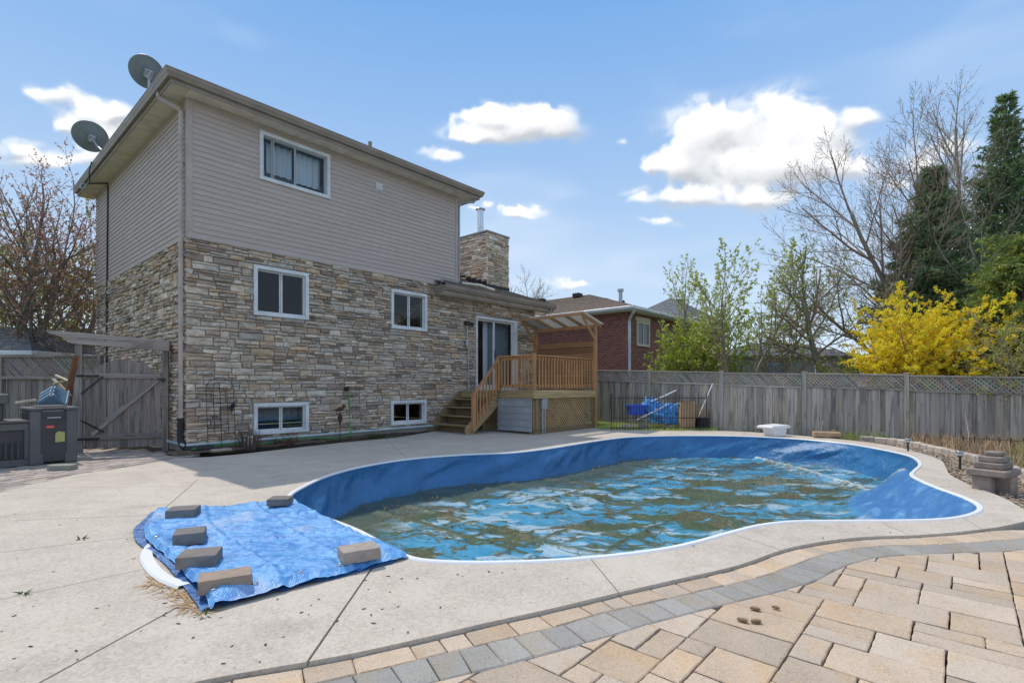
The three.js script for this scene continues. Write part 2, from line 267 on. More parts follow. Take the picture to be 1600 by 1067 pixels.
const M = {
  stone: mat([1, 1, 1], { map: grainTex, bumpMap: grainBump, bumpScale: 0.012, roughness: 0.93, vertexColors: true }),
  mortar: mat([0.42, 0.385, 0.345], { map: grainTex, roughness: 1 }),
  siding: mat([0.565, 0.468, 0.42], { map: sideTex, roughness: 0.62 }),
  trim: mat([0.52, 0.435, 0.38], { map: smudge, roughness: 0.55 }),
  gutter: mat([0.33, 0.27, 0.225], { map: smudge, roughness: 0.42 }),
  soffit: mat([0.82, 0.76, 0.65], { map: smudge, roughness: 0.6 }),
  white: mat([0.78, 0.79, 0.81], { map: smudge, roughness: 0.4 }),
  whitePlastic: mat([0.82, 0.83, 0.84], { roughness: 0.35 }),
  inside: mat([0.1, 0.1, 0.105], { roughness: 0.95 }),
  curtain: mat([0.52, 0.58, 0.66], { roughness: 0.95 }),
  blind: mat([0.16, 0.2, 0.24], { roughness: 0.9 }),
  glass: mat([0.9, 0.94, 0.95], { physical: true, transmission: 1, thickness: 0, roughness: 0.0, ior: 1.5 }),
  screen: mat([0.06, 0.065, 0.07], { roughness: 0.9 }),
  concrete: mat([0.555, 0.5, 0.435], { map: concTex, bumpMap: concBump, bumpScale: 0.0025, roughness: 0.92 }),
  foundation: mat([0.36, 0.35, 0.33], { map: concTex, roughness: 0.95 }),
  cedar: mat([0.60, 0.31, 0.135], { map: woodB, bumpMap: woodBump, bumpScale: 0.002, roughness: 0.78, vertexColors: true }),
  treated: mat([0.5, 0.36, 0.19], { map: woodB, bumpMap: woodBump, bumpScale: 0.002, roughness: 0.85, vertexColors: true }),
  greyWood: mat([0.51, 0.455, 0.395], { map: woodA, bumpMap: woodBump, bumpScale: 0.004, roughness: 0.92, vertexColors: true }),
  gateWood: mat([0.34, 0.295, 0.265], { map: woodA, bumpMap: woodBump, bumpScale: 0.004, roughness: 0.93, vertexColors: true }),
  darkWood: mat([0.12, 0.095, 0.065], { map: woodA, roughness: 0.93 }),
  steel: mat([0.62, 0.64, 0.66], { metalness: 0.9, roughness: 0.34, roughnessMap: smudgeRough }),
  galv: mat([0.5, 0.53, 0.57], { metalness: 0.55, roughness: 0.42, map: smudge }),
  panel: mat([0.5, 0.53, 0.58], { metalness: 0.3, roughness: 0.35, map: smudge }),
  canopy: mat([0.52, 0.53, 0.52], { physical: true, roughness: 0.75, transmission: 0.3, thickness: 0, side: THREE.DoubleSide }),
  dish: mat([0.25, 0.315, 0.355], { roughness: 0.48, map: smudge }),
  black: mat([0.022, 0.022, 0.024], { roughness: 0.6 }),
  blackSoft: mat([0.03, 0.03, 0.032], { roughness: 0.75 }),
  rust: mat([0.09, 0.045, 0.025], { roughness: 0.85, map: smudge }),
  shingle: mat([0.33, 0.25, 0.19], { map: shingleTex, roughness: 0.95 }),
  shingleGrey: mat([0.24, 0.25, 0.265], { map: shingleTex, roughness: 0.95 }),
  shingleOwn: mat([0.27, 0.22, 0.175], { map: shingleTex, roughness: 0.95 }),
  brick: mat([1, 1, 1], { map: brickTex, bumpMap: brickBump, bumpScale: 0.008, roughness: 0.92 }),
  brickPale: mat([0.7, 1.45, 1.5], { map: brickTex, bumpMap: brickBump, bumpScale: 0.008, roughness: 0.92 }),
  soil: mat([0.2, 0.17, 0.14], { map: soilTex, bumpMap: soilBump, bumpScale: 0.03, roughness: 1 }),
  lawn: mat([0.3, 0.32, 0.22], { map: grassTex, roughness: 1 }),
  paver: mat([0.55, 0.44, 0.335], { map: paverTex, bumpMap: paverBump, bumpScale: 0.004, roughness: 0.9, vertexColors: true }),
  paverGrey: mat([0.345, 0.33, 0.305], { map: paverTex, bumpMap: paverBump, bumpScale: 0.004, roughness: 0.9, vertexColors: true }),
  bark: mat([0.33, 0.28, 0.245], { map: barkTex, roughness: 0.95, vertexColors: true }),
  leaf: mat([1, 1, 1], { physical: true, vertexColors: true, roughness: 0.85, transmission: 0.5, thickness: 0, side: THREE.DoubleSide }),
  petal: mat([1, 1, 1], { physical: true, vertexColors: true, roughness: 0.9, transmission: 0.5, thickness: 0, side: THREE.DoubleSide }),
  needle: mat([1, 1, 1], { physical: true, transmission: 0.42, thickness: 0, vertexColors: true, roughness: 0.9, side: THREE.DoubleSide }),
  litter: mat([1, 1, 1], { vertexColors: true, roughness: 0.95, side: THREE.DoubleSide }),
  tarp: mat([1, 1, 1], { map: tarpTex, bumpMap: weave, bumpScale: 0.034, roughness: 0.36, side: THREE.DoubleSide }),
  coverWall: mat([0.03, 0.175, 0.40], { map: smudge, bumpMap: weave, bumpScale: 0.022, roughness: 0.33, side: THREE.DoubleSide }),
  resin: mat([0.06, 0.06, 0.063], { roughness: 0.55, map: smudge }),
  resinLight: mat([0.125, 0.125, 0.128], { roughness: 0.55, map: smudge }),
  bluePlastic: mat([0.03, 0.11, 0.62], { roughness: 0.4 }),
  dustyBlue: mat([0.13, 0.23, 0.33], { roughness: 0.5, map: smudge }),
  kraft: mat([0.5, 0.33, 0.19], { roughness: 0.9, map: smudge, side: THREE.DoubleSide }),
  pvc: mat([0.5, 0.6, 0.64], { roughness: 0.45, map: smudge }),
  hose: mat([0.04, 0.3, 0.05], { roughness: 0.5 }),
  block: mat([0.30, 0.27, 0.245], { map: grainTex, bumpMap: grainBump, bumpScale: 0.006, roughness: 0.95, vertexColors: true }),
};

// ---------------------------------------------------------------- curves on the ground
const curve = (pts, n, closed = false) => new THREE.CatmullRomCurve3(pts, closed, 'centripetal').getSpacedPoints(n);
const ground = (list, y = 0) => list.map(([a, b]) => G(a, b, y));
const YP = -0.02;                                            // level of the interlocking paving
const edgePx = [[-420, 1330], [-100, 1190], [150, 1112], [300, 1066.5], [390, 1049], [478, 1034], [559, 1019], [667, 995], [755, 974], [860, 951], [970, 925], [1062, 904], [1150, 884], [1226, 858], [1285, 846], [1347, 839], [1431, 836], [1487, 832], [1558, 824]];
const tipPx = [[1600, 815], [1618, 806], [1600, 795], [1560, 774], [1522, 760], [1486, 742], [1479, 730], [1470, 719], [1440, 708], [1384, 695], [1300, 685], [1236, 679.5], [1189, 676], [1110, 672.5], [1031, 672], [960, 670]];
const frontEdge = curve(ground(edgePx), 90), farEdge = curve(ground([[1558, 824], ...tipPx]), 70);
const bandUp = curve(ground([[-420, 1400], [100, 1190], [400, 1092], [513, 1063], [566, 1051], [650, 1031], [744, 1008], [860, 981], [942, 957], [1012, 942], [1087, 924], [1170, 906], [1206, 895], [1257, 876], [1307, 861], [1375, 853], [1459, 851], [1510, 848], [1600, 841], [1700, 830], [1800, 818]], YP), 120);
const bandLow = curve(ground([[-300, 1480], [200, 1240], [500, 1125], [676, 1066], [769, 1044], [860, 1019], [957, 992.5], [1020, 972.5], [1107, 950], [1200, 928], [1271, 908], [1310, 888], [1361, 872.5], [1417, 866.5], [1487, 864], [1549, 862], [1600, 858.5], [1700, 849], [1800, 838]], YP), 120);

// pool outline
const poolPx = [[450, 781], [480, 757.5], [520, 741], [570, 728.5], [640, 717.5], [720, 711], [800, 707.5], [850, 702], [895, 695], [940, 688], [985, 683], [1050, 681], [1120, 681], [1180, 682.5], [1250, 686.5], [1320, 693], [1380, 703], [1420, 712], [1434, 719], [1438, 727], [1430, 735], [1425, 743], [1440, 752], [1470, 764.5], [1500, 775], [1524, 786], [1532, 795], [1521, 803], [1490, 810], [1450, 813], [1400, 814], [1300, 814.5], [1240, 815.5], [1190, 821], [1140, 833], [1090, 847], [1040, 858], [960, 868.5], [900, 874], [830, 878], [740, 879.5], [680, 877.5], [645, 873], [560, 830]];
const pool = curve(ground(poolPx), 420, true).slice(0, 420);
const poolIn = (x, z) => { let c = false; for (let i = 0, j = pool.length - 1; i < pool.length; j = i++) { const a = pool[i], b = pool[j]; if ((a.z > z) !== (b.z > z) && x < (b.x - a.x) * (z - a.z) / (b.z - a.z) + a.x) c = !c; } return c; };
const poolN = pool.map((p, i) => { const a = pool[(i + pool.length - 2) % pool.length], b = pool[(i + 2) % pool.length], t = b.clone().sub(a).normalize(), n = V3(t.z, 0, -t.x); const q = p.clone().addScaledVector(n, 0.03); return poolIn(q.x, q.z) ? n.negate() : n; });   // outwards
const segDist = (x, z, a, b) => { const dx = b.x - a.x, dz = b.z - a.z, t = clamp(((x - a.x) * dx + (z - a.z) * dz) / (dx * dx + dz * dz)); return Math.hypot(x - a.x - dx * t, z - a.z - dz * t); };

// ---------------------------------------------------------------- ground
{
  const s = new THREE.Shape([[-300, -60], [300, -60], [300, 400], [-300, 400]].map(([x, y]) => new THREE.Vector2(x, y)));
  s.holes.push(new THREE.Path(pool.filter((_, i) => i % 3 === 0).map((p, i) => { const n = poolN[i * 3]; return new THREE.Vector2(p.x + n.x * 0.12, -(p.z + n.z * 0.12)); })));
  const g = new THREE.ShapeGeometry(s).rotateX(-Math.PI / 2).translate(0, -0.13, 0);
  const uv = g.attributes.uv, p = g.attributes.position; for (let i = 0; i < p.count; i++) uv.setXY(i, p.getX(i), p.getZ(i));
  structure('ground', g, M.lawn);
}
// the concrete apron round the pool, with its joints cut
{
  const outer = [...frontEdge, ...farEdge.slice(1), HW(11.4, 0, -0.6), HW(9, 0, 0.04), HW(7, 0, 0.04), ...ground([[690, 672], [620, 683.8], [542, 690.8], [470, 698.6], [370, 710], [325, 714], [276, 716], [218, 727], [120, 741], [0, 769]]), V3(-7.6, 0, -4.7), V3(-8.2, 0, -1)];
  const shape = new THREE.Shape(outer.map((p) => new THREE.Vector2(p.x, -p.z)));
  shape.holes.push(new THREE.Path(pool.filter((_, i) => i % 2 === 0).map((p) => new THREE.Vector2(p.x, -p.z))));
  const slab = new THREE.ExtrudeGeometry(shape, { depth: 0.11, bevelEnabled: false }).rotateX(-Math.PI / 2).translate(0, -0.11, 0);
  const cuts = [[[0, 863], [240, 835]], [[-20, 941], [238, 886.5]], [[55, 1070], [300, 936]], [[0, 814], [256, 804]], [[0, 763.5], [310, 759]], [[476, 1040], [582, 886]], [[974, 934], [922, 872]], [[1234, 864], [1135, 831]], [[1440, 845], [1370, 812]], [[1545, 832], [1500, 806]], [[310, 748], [250, 800]], [[310, 759], [470, 755]], [[640, 720], [600, 684]], [[930, 690], [905, 668]], [[1160, 684], [1168, 672]], [[1490, 760], [1462, 762]]];
  let b = new Brush(slab); b.updateMatrixWorld(); const ev = new Evaluator(); ev.useGroups = false; ev.attributes = ['position', 'normal'];
  const boxes = cuts.map(([a, c], i) => { const p = G(...a), q = G(...c), L = p.distanceTo(q), w = i === 5 || i === 2 ? 0.013 : 0.008; const g = new THREE.BoxGeometry(L, 0.05 + i * 0.0011, w); const m = new THREE.Matrix4().makeBasis(q.clone().sub(p).normalize(), V3(0, 1, 0), q.clone().sub(p).normalize().cross(V3(0, 1, 0))).setPosition(p.clone().add(q).multiplyScalar(0.5)); return g.applyMatrix4(m); });
  for (const g of boxes) { const k = new Brush(g); k.updateMatrixWorld(); b = ev.evaluate(b, k, SUBTRACTION); b.updateMatrixWorld(); }
  const g = std(b.geometry.clone(), 1);
  structure('pool_deck', g, M.concrete, 'pale concrete apron with cut joints around the swimming pool');
}
// soil under the paving and in the beds
structure('paving_bed', new THREE.ShapeGeometry(new THREE.Shape([...frontEdge.map((p) => new THREE.Vector2(p.x, -p.z + 0.004)), new THREE.Vector2(9, 4.6), new THREE.Vector2(9, -3), new THREE.Vector2(-9, -3)])).rotateX(-Math.PI / 2).translate(0, -0.068, 0), (() => { const m = M.soil.clone(); m.map = soilTex.clone(); m.map.repeat.set(0.9, 0.9); m.bumpMap = null; m.color.setRGB(0.13, 0.115, 0.095); return m; })());

// ---------------------------------------------------------------- paving
function paverGeo(poly, top, c = 0.008, drop = 0.05) {        // poly: [Vector3] seen from above, any turn
  const m = new MB(), n = poly.length, cx = poly.reduce((a, p) => a + p.x, 0) / n, cz = poly.reduce((a, p) => a + p.z, 0) / n;
  let A = 0; for (let i = 0; i < n; i++) { const p = poly[i], q = poly[(i + 1) % n]; A += p.x * q.z - q.x * p.z; }
  const P0 = A > 0 ? [...poly].reverse() : poly;
  const inn = P0.map((p, i) => { const a = P0[(i + n - 1) % n], b = P0[(i + 1) % n], t = b.clone().sub(a).normalize(); return [p.x - t.z * -1 * 0 + (cx - p.x) * Math.min(0.2, c * 1.3 / Math.max(0.02, Math.hypot(cx - p.x, cz - p.z))), top + p.y, p.z + (cz - p.z) * Math.min(0.2, c * 1.3 / Math.max(0.02, Math.hypot(cx - p.x, cz - p.z)))]; });
  const rim = P0.map((p) => [p.x, top - c * 0.75, p.z]), low = P0.map((p) => [p.x, top - drop, p.z]);
  const tris = THREE.ShapeUtils.triangulateShape(inn.map((p) => new THREE.Vector2(p[0], -p[2])), []);
  for (const [a, b, cc] of tris) m.tri(inn[a], inn[b], inn[cc]);
  for (let i = 0; i < n; i++) { const j = (i + 1) % n; m.quad(rim[i], rim[j], inn[j], inn[i]); m.quad(low[i], low[j], rim[j], rim[i]); }
  return m.geo(1, undefined, [R(0, 9), R(0, 9)]);
}
const zAt = (line, x) => { for (let i = 0; i < line.length - 1; i++) { const a = line[i], b = line[i + 1]; if ((a.x - x) * (b.x - x) <= 0 && a.x !== b.x) return lerp(a.z, b.z, (x - a.x) / (b.x - a.x)); } return x < line[0].x ? line[0].z : line[line.length - 1].z; };
const inFrame = (p) => { const d = -p.z; if (d < 0.3) return false; const x = CX + F * p.x / d, y = HY + F * EYE / d; return x > -60 && x < 1660 && y < 1120; };
{
  const patio = thing('patio', null, null); patio.userData = { kind: 'structure', label: 'tan interlocking paving with a grey curved border course' };
  const rest = [], restGrey = [];
  const toneTan = () => { const k = R(0.84, 1.1), w = R(-0.03, 0.05); return [k * (1 + w), k, k * (1 - w * 1.4)]; }, toneGrey = () => { const k = R(0.84, 1.12); return [k, k * R(0.98, 1.0), k * R(0.96, 1.0)]; };
  const put = (name, g, mt, sink, shown) => shown ? part(name, g, mt, patio) : sink.push(g);
  // border courses: grey soldiers between bandLow and bandUp, tan ones between bandUp and the concrete
  const cross = (p, n, line) => { for (let t = 0.01; t < 0.9; t += 0.004) { const q = p.clone().addScaledVector(n, t); if (q.z <= zAt(line, q.x)) return q; } return null; };
  const walk = (line, step, from) => { const out = []; let next = 0, acc = 0; for (let i = 1; i < line.length; i++) { const a = line[i - 1], b = line[i], L = a.distanceTo(b); while (acc + L >= next) { const t = (next - acc) / L, tg = b.clone().sub(a).normalize(); out.push([a.clone().lerp(b, t), V3(tg.z, 0, -tg.x)]); next += step(); } acc += L; } return out; };
  const dense = (l) => curve(l, 600);
  for (const [line, to, step, name, mt, tone, sink, gap] of [[dense(bandLow), bandUp, () => R(0.138, 0.162), 'grey_paver', M.paverGrey, toneGrey, restGrey, 0.004], [dense(bandUp), frontEdge, (() => { let k = 0; return () => [0.13, 0.25, 0.2, 0.26, 0.14][k++ % 5] * R(0.96, 1.04); })(), 'edge_paver', M.paver, toneTan, rest, 0.006]]) {
    const st = walk(line, step).map(([p, n]) => [p, cross(p, n, to), n]);
    for (let i = 0; i < st.length - 1; i++) {
      const [a, b] = st[i], [e, f] = st[i + 1]; if (!b || !f) continue;
      const t0 = e.clone().sub(a).normalize(), end = name === 'edge_paver' ? 0.011 : gap;
      const q = [a.clone().addScaledVector(t0, gap / 2), e.clone().addScaledVector(t0, -gap / 2), f.clone().addScaledVector(t0, -gap / 2).addScaledVector(st[i + 1][2], -end), b.clone().addScaledVector(t0, gap / 2).addScaledVector(st[i][2], -end)];
      q.forEach((p) => { p.y = R(-0.002, 0.002); p.x += R(-0.002, 0.002); p.z += R(-0.002, 0.002); });
      if (q[0].distanceTo(q[3]) < 0.03) continue;
      put(name, tint(paverGeo(q, YP), tone()), mt, sink, inFrame(q[0]) || inFrame(q[2]));
    }
  }
  // the field: stones of four sizes laid along the house's axes, cut at the border
  const unit = 0.138, A = N, B = U, NA = 92, NB = 98, used = new Uint8Array(NA * NB), sizes = [[3, 2], [2, 2], [2, 1], [3, 1], [2, 2], [3, 2], [1, 1], [1, 2]];
  const O2 = V3(0, 0, 0).addScaledVector(B, -4).addScaledVector(A, -6);
  const low = bandLow;
  for (let b = 0; b < NB; b++) for (let a = 0; a < NA; a++) {
    if (used[b * NA + a]) continue;
    let done = false;
    for (let tries = 0; tries < 9 && !done; tries++) {
      const [w, h] = tries === 8 ? [1, 1] : pick(sizes); let free = a + w <= NA && b + h <= NB; if (w * h === 1 && tries < 5) continue;
      for (let j = 0; free && j < h; j++) for (let i = 0; i < w; i++) if (used[(b + j) * NA + a + i]) free = false;
      if (!free) continue;
      for (let j = 0; j < h; j++) for (let i = 0; i < w; i++) used[(b + j) * NA + a + i] = 1;
      done = true;
      const gp = 0.004, pts = [], seg = 6, crn = [[a * unit + gp, b * unit + gp], [(a + w) * unit - gp, b * unit + gp], [(a + w) * unit - gp, (b + h) * unit - gp], [a * unit + gp, (b + h) * unit - gp]].map(([x, y]) => [x + R(-0.002, 0.002), y + R(-0.002, 0.002)]);
      for (let k = 0; k < 4; k++) for (let t = 0; t < seg; t++) { const [x0, y0] = crn[k], [x1, y1] = crn[(k + 1) % 4]; const wob = t ? R(-0.0022, 0.0022) : 0; pts.push(O2.clone().addScaledVector(A, lerp(x0, x1, t / seg) + wob).addScaledVector(B, lerp(y0, y1, t / seg) + wob)); }
      const d = (p) => p.z - zAt(low, p.x) - 0.008;             // > 0: on the patio's side of the border
      const c0 = pts[0]; if (c0.z > 1.2 || c0.z < -4.6 || c0.x < -4 || c0.x > 6.4) continue;
      let out = [];
      for (let i = 0; i < pts.length; i++) { const p = pts[i], q = pts[(i + 1) % pts.length], dp = d(p), dq = d(q); if (dp > 0) out.push(p); if ((dp > 0) !== (dq > 0)) { const m = p.clone().lerp(q, dp / (dp - dq)); m.z = zAt(low, m.x) + 0.008; out.push(m); } }
      if (out.length < 4) continue;
      const whole = pts.every((p) => d(p) > 0); if (!whole) { let ar = 0; for (let i = 0; i < out.length; i++) { const p = out[i], q = out[(i + 1) % out.length]; ar += p.x * q.z - q.x * p.z; } if (Math.abs(ar) < 0.004) continue; }
      out.forEach((p) => { p.y = 0; });
      const lvl = YP + R(-0.003, 0.003);
      put('paver', tint(paverGeo(out, lvl, 0.005), toneTan()), M.paver, rest, out.some(inFrame));
    }
  }
  if (rest.length) part('outer_pavers', rest, M.paver, patio, 'stuff');
  if (restGrey.length) part('outer_grey_pavers', restGrey, M.paverGrey, patio, 'stuff');
}
// the older paving by the gate
{
  const yard = thing('side_path', null, null); yard.userData = { kind: 'structure', label: 'small grey-brown paving stones between the gate and the concrete' };
  const a0 = G(276, 716), b0 = G(0, 769), L = b0.clone().sub(a0).normalize(), W = V3(L.z, 0, -L.x).normalize(); if (W.z > 0) W.negate();
  const far = [];
  for (let r = 0; r < 18; r++) for (let c = -4; c < 22; c++) {
    const w = 0.3, h = 0.15, x0 = c * w + (r % 2) * 0.15, y0 = r * h + 0.012, q = [[x0, y0], [x0 + w, y0], [x0 + w, y0 + h], [x0, y0 + h]].map(([x, y], i) => a0.clone().addScaledVector(L, x + (i === 0 || i === 3 ? 0.011 : -0.011)).addScaledVector(W, y + (i < 2 ? 0.011 : -0.011)).setY(R(-0.002, 0.002)));
    const loc = q[0].clone().sub(C); if (loc.dot(U) > -0.2 && loc.dot(N) < 0.3) continue;
    const k = R(0.7, 1.12), g = tint(paverGeo(q, -0.004 + R(-0.003, 0.003), 0.006), [k, k * 0.99, k * 1.02]);
    if (r < 9 && inFrame(q[0])) part('paver', g, M.paverOld || (M.paverOld = (() => { const m = M.paver.clone(); m.color.setRGB(0.46, 0.40, 0.345); return m; })()), yard); else far.push(g);
  }
  part('outer_pavers', far, M.paverOld, yard, 'stuff');
  const s = structure('soil', sheet(24, 12, (u, v) => a0.clone().addScaledVector(L, u * 9 - 1.6).addScaledVector(W, v * 3.4 - 0.02).setY(-0.03)), M.soil);
}

// ---------------------------------------------------------------- the pool
{
  const n = pool.length, home = pool.reduce((a, p) => a.add(p), V3(0, 0, 0)).multiplyScalar(1 / n);
  const rim = thing('pool_edge', 'white vinyl rim following the curved edge of the swimming pool', 'pool edge', home);
  const m = new MB(), at = (i, off, y) => { const p = pool[i % n], q = poolN[i % n]; return [p.x + q.x * off - home.x, y, p.z + q.z * off - home.z]; };
  for (let i = 0; i < n; i++) {
    const prof = [[-0.02, -0.06], [-0.022, 0.004], [-0.014, 0.012], [0.022, 0.013], [0.03, 0.002], [0.03, -0.02]];
    for (let k = 0; k < prof.length - 1; k++) m.quad(at(i, ...prof[k]), at(i + 1, ...prof[k]), at(i + 1, ...prof[k + 1]), at(i, ...prof[k + 1]));
  }
  part('rim', m.geo(), M.whitePlastic, rim);

  // the sunk cover: walls draped from the rim and a floor that carries rain water
  const cover = thing('pool_cover', 'sunken blue tarpaulin cover hanging inside the pool with algae and leaves', 'pool cover', home);
  const WY = -0.46, x0 = Math.min(...pool.map((p) => p.x)) - 0.1, x1 = Math.max(...pool.map((p) => p.x)) + 0.1, z0 = Math.min(...pool.map((p) => p.z)) - 0.1, z1 = Math.max(...pool.map((p) => p.z)) + 0.1;
  const CELL = 0.1, gx = Math.ceil((x1 - x0) / CELL) + 1, gz = Math.ceil((z1 - z0) / CELL) + 1, dAll = new Float32Array(gx * gz), dRight = new Float32Array(gx * gz), dBack = new Float32Array(gx * gz);
  const near = (px, py) => { const p = G(px, py); let b = 0, bd = 1e9; pool.forEach((q, i) => { const d = q.distanceTo(p); if (d < bd) { bd = d; b = i; } }); return b; };
  const iR0 = near(1433, 736), iR1 = near(1480, 811), iB0 = near(455, 777), iB1 = near(960, 685);
  for (let j = 0; j < gz; j++) for (let i = 0; i < gx; i++) {
    const x = x0 + i * CELL, z = z0 + j * CELL; let a = 9, b = 9, c = 9;
    for (let k = 0; k < n; k += 2) { const d = segDist(x, z, pool[k], pool[(k + 2) % n]); if (d < a) a = d; if (k >= iR0 && k <= iR1 && d < b) b = d; if (k >= iB0 && k <= iB1 && d < c) c = d; }
    dAll[j * gx + i] = a; dRight[j * gx + i] = b; dBack[j * gx + i] = c;
  }
  const samp = (f, x, z) => { const u = clamp((x - x0) / CELL, 0, gx - 1.001), v = clamp((z - z0) / CELL, 0, gz - 1.001), i = Math.floor(u), j = Math.floor(v), a = u - i, b = v - j; return lerp(lerp(f[j * gx + i], f[j * gx + i + 1], a), lerp(f[(j + 1) * gx + i], f[(j + 1) * gx + i + 1], a), b); };
  const seam = ground([[1110, 708], [1180, 714], [1250, 731], [1330, 755], [1412, 786]], WY);
  const seamD = (x, z) => { let d = 9; for (let i = 0; i < seam.length - 1; i++) d = Math.min(d, segDist(x, z, seam[i], seam[i + 1])); return d; };
  const axes = (x, z) => [x * U.x + z * U.z, x * N.x + z * N.z];
  const folds = (x, z) => {                                  // creases of the folded sheet, along and across it
    const [a, b] = axes(x, z); let f = 0;
    const wa = a + 0.22 * (fbm2(a * 0.9, b * 0.9, 3, 61) - 0.5), wb = b + 0.22 * (fbm2(a * 0.9, b * 0.9, 3, 62) - 0.5);
    for (const [w, s, per] of [[wa, 5, 0.72], [wb, 6, 0.64]]) { const k = Math.floor(w / per), t = w / per - k, c = 0.3 + 0.4 * hash(k, 2, s), d = Math.abs(t - c) * per; f = Math.max(f, Math.exp(-d * d / 0.0022) * (0.45 + 0.55 * hash(k, 7, s))); }
    return f;
  };
  const floorY = (x, z) => {
    const [a, b] = axes(x, z), r = samp(dRight, x, z), d = samp(dAll, x, z);
    const wr = Math.abs(fbm2(a * 3.1 + fbm2(a, b, 2, 9) * 3, b * 6.5, 4, 64) - 0.5) * 2;
    let y = -0.535 + 0.05 * fbm2(a * 0.8, b * 0.8, 3, 63) + 0.03 * folds(x, z) + 0.02 * wr;
    const up = sstep(1.05, 0.0, r); y = lerp(y, -0.03 + (wr - 0.5) * 0.06 * sstep(0, 0.3, r), up * up * 0.55 + up * 0.45);
    y += 0.03 * sstep(0.34, 0.1, d);
    y += 0.07 * Math.exp(-Math.pow(seamD(x, z) / 0.055, 2));
    return y;
  };
  const NXX = 230, NZZ = Math.round(NXX * (z1 - z0) / (x1 - x0)), pos = [], uv = [], idx = [], id = new Int32Array((NXX + 1) * (NZZ + 1)).fill(-1);
  for (let j = 0; j <= NZZ; j++) for (let i = 0; i <= NXX; i++) { const x = lerp(x0, x1, i / NXX), z = lerp(z0, z1, j / NZZ); if (poolIn(x, z)) { id[j * (NXX + 1) + i] = pos.length / 3; pos.push(x - home.x, floorY(x, z), z - home.z); uv.push(i / NXX, j / NZZ); } }
  for (let j = 0; j < NZZ; j++) for (let i = 0; i < NXX; i++) { const a = id[j * (NXX + 1) + i], b = id[j * (NXX + 1) + i + 1], c = id[(j + 1) * (NXX + 1) + i], d = id[(j + 1) * (NXX + 1) + i + 1]; if (a >= 0 && b >= 0 && c >= 0) idx.push(a, c, b); if (b >= 0 && c >= 0 && d >= 0) idx.push(b, c, d); }
  const fg = new THREE.BufferGeometry(); fg.setAttribute('position', new THREE.Float32BufferAttribute(pos, 3)); fg.setAttribute('uv', new THREE.Float32BufferAttribute(uv, 2)); fg.setIndex(idx); fg.computeVertexNormals();
  const growth = (x, z) => {                                 // 0..1: how thickly algae and rotted leaves lie on the sheet
    const [a, b] = axes(x, z), wx = fbm2(a * 1.3, b * 1.3, 4, 66) - 0.5, wz = fbm2(a * 1.3, b * 1.3, 4, 67) - 0.5;
    const rg = (f) => 1 - 2 * Math.abs(f - 0.5), p = rg(fbm2(x * 0.8 + wx * 2.4, z * 2.4 + wz * 2.4, 4, 68)), q = rg(fbm2(a * 2.2 + wz * 2, b * 0.9 + wx * 2, 4, 69)), k = fbm2(x * 1.5 + wx * 3, z * 4.6 + wz * 3, 5, 70), den = fbm2(x * 0.9, z * 0.9, 3, 71);
    return clamp(Math.max(sstep(0.9, 0.97, p + 0.12 * (k - 0.5)), sstep(0.93, 0.985, q + 0.12 * (k - 0.5)) * 0.9, sstep(0.55, 0.61, k + 0.3 * (den - 0.5)), folds(x, z) * 1.5 * sstep(0.3, 0.42, k + 0.5 * (den - 0.5))), 0, 1);
  };
  const TW = 1536;
  const floorTex = tex(TW, TW, (u, v) => {
    const x = lerp(x0, x1, u), z = lerp(z0, z1, v), d = samp(dAll, x, z), r = samp(dRight, x, z), bk = samp(dBack, x, z), [a, b] = axes(x, z);
    const fine = vn2(x * 90, z * 90, 0, 3), mid = fbm2(x * 9, z * 9, 3, 4), wx = fbm2(a * 2, b * 2, 4, 5) - 0.5;
    const scumGlare = sstep(0.5, 0.64, fbm2(x * 1.5 + wx * 3, z * 5 + wx * 2, 5, 6));  // pale patches: scum film and sky reflection painted as one colour
    let c = [lerp(0.02, 0.08, mid), lerp(0.23, 0.38, mid), lerp(0.42, 0.64, mid)];
    c = c.map((k, i) => lerp(k, [0.5, 0.6, 0.7][i], scumGlare * (0.55 + 0.45 * fine)));
    const dry = sstep(0.82, 0.6, r), g = growth(x, z) * (1 - dry * 0.96), algaeReflection = sstep(1.35, 0.75, bk + wx * 0.5) * (1 - dry), all = Math.max(g, algaeReflection);  // dark band at the back: algae plus the shaded wall's reflection, painted in
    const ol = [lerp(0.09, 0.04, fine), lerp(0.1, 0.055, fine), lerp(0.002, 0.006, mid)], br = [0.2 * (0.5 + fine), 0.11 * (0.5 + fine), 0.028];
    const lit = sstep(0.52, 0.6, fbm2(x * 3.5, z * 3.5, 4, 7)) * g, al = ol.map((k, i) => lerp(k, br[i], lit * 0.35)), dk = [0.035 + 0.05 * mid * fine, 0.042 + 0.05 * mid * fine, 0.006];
    c = c.map((k, i) => lerp(k, lerp(al[i], dk[i], algaeReflection * 0.65), all * 0.93));
    if (dry > 0.02) { const cr = Math.abs(fbm2(a * 4 + wx * 3, b * 7, 4, 8) - 0.5) * 2; c = c.map((k, i) => lerp(k, [0.03 + 0.16 * cr * cr, 0.15 + 0.3 * cr * cr, 0.38 + 0.3 * cr * cr][i], dry)); }
    const sm = Math.exp(-Math.pow(seamD(x, z) / 0.035, 2)); c = c.map((k, i) => lerp(k, [0.5, 0.5, 0.44][i], sm * 0.85));
    return c;
  }, 1);
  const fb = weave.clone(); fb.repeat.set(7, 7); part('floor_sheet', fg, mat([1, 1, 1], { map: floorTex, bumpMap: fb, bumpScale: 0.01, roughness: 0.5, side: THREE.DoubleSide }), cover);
  const wp = [], wu = [], wi = [], ROWS = 12; let run = 0; const tuck = Array.from({ length: n }, (_, i) => 0.2 + 0.16 * fbm2(i * 0.045, 3, 3, 60));
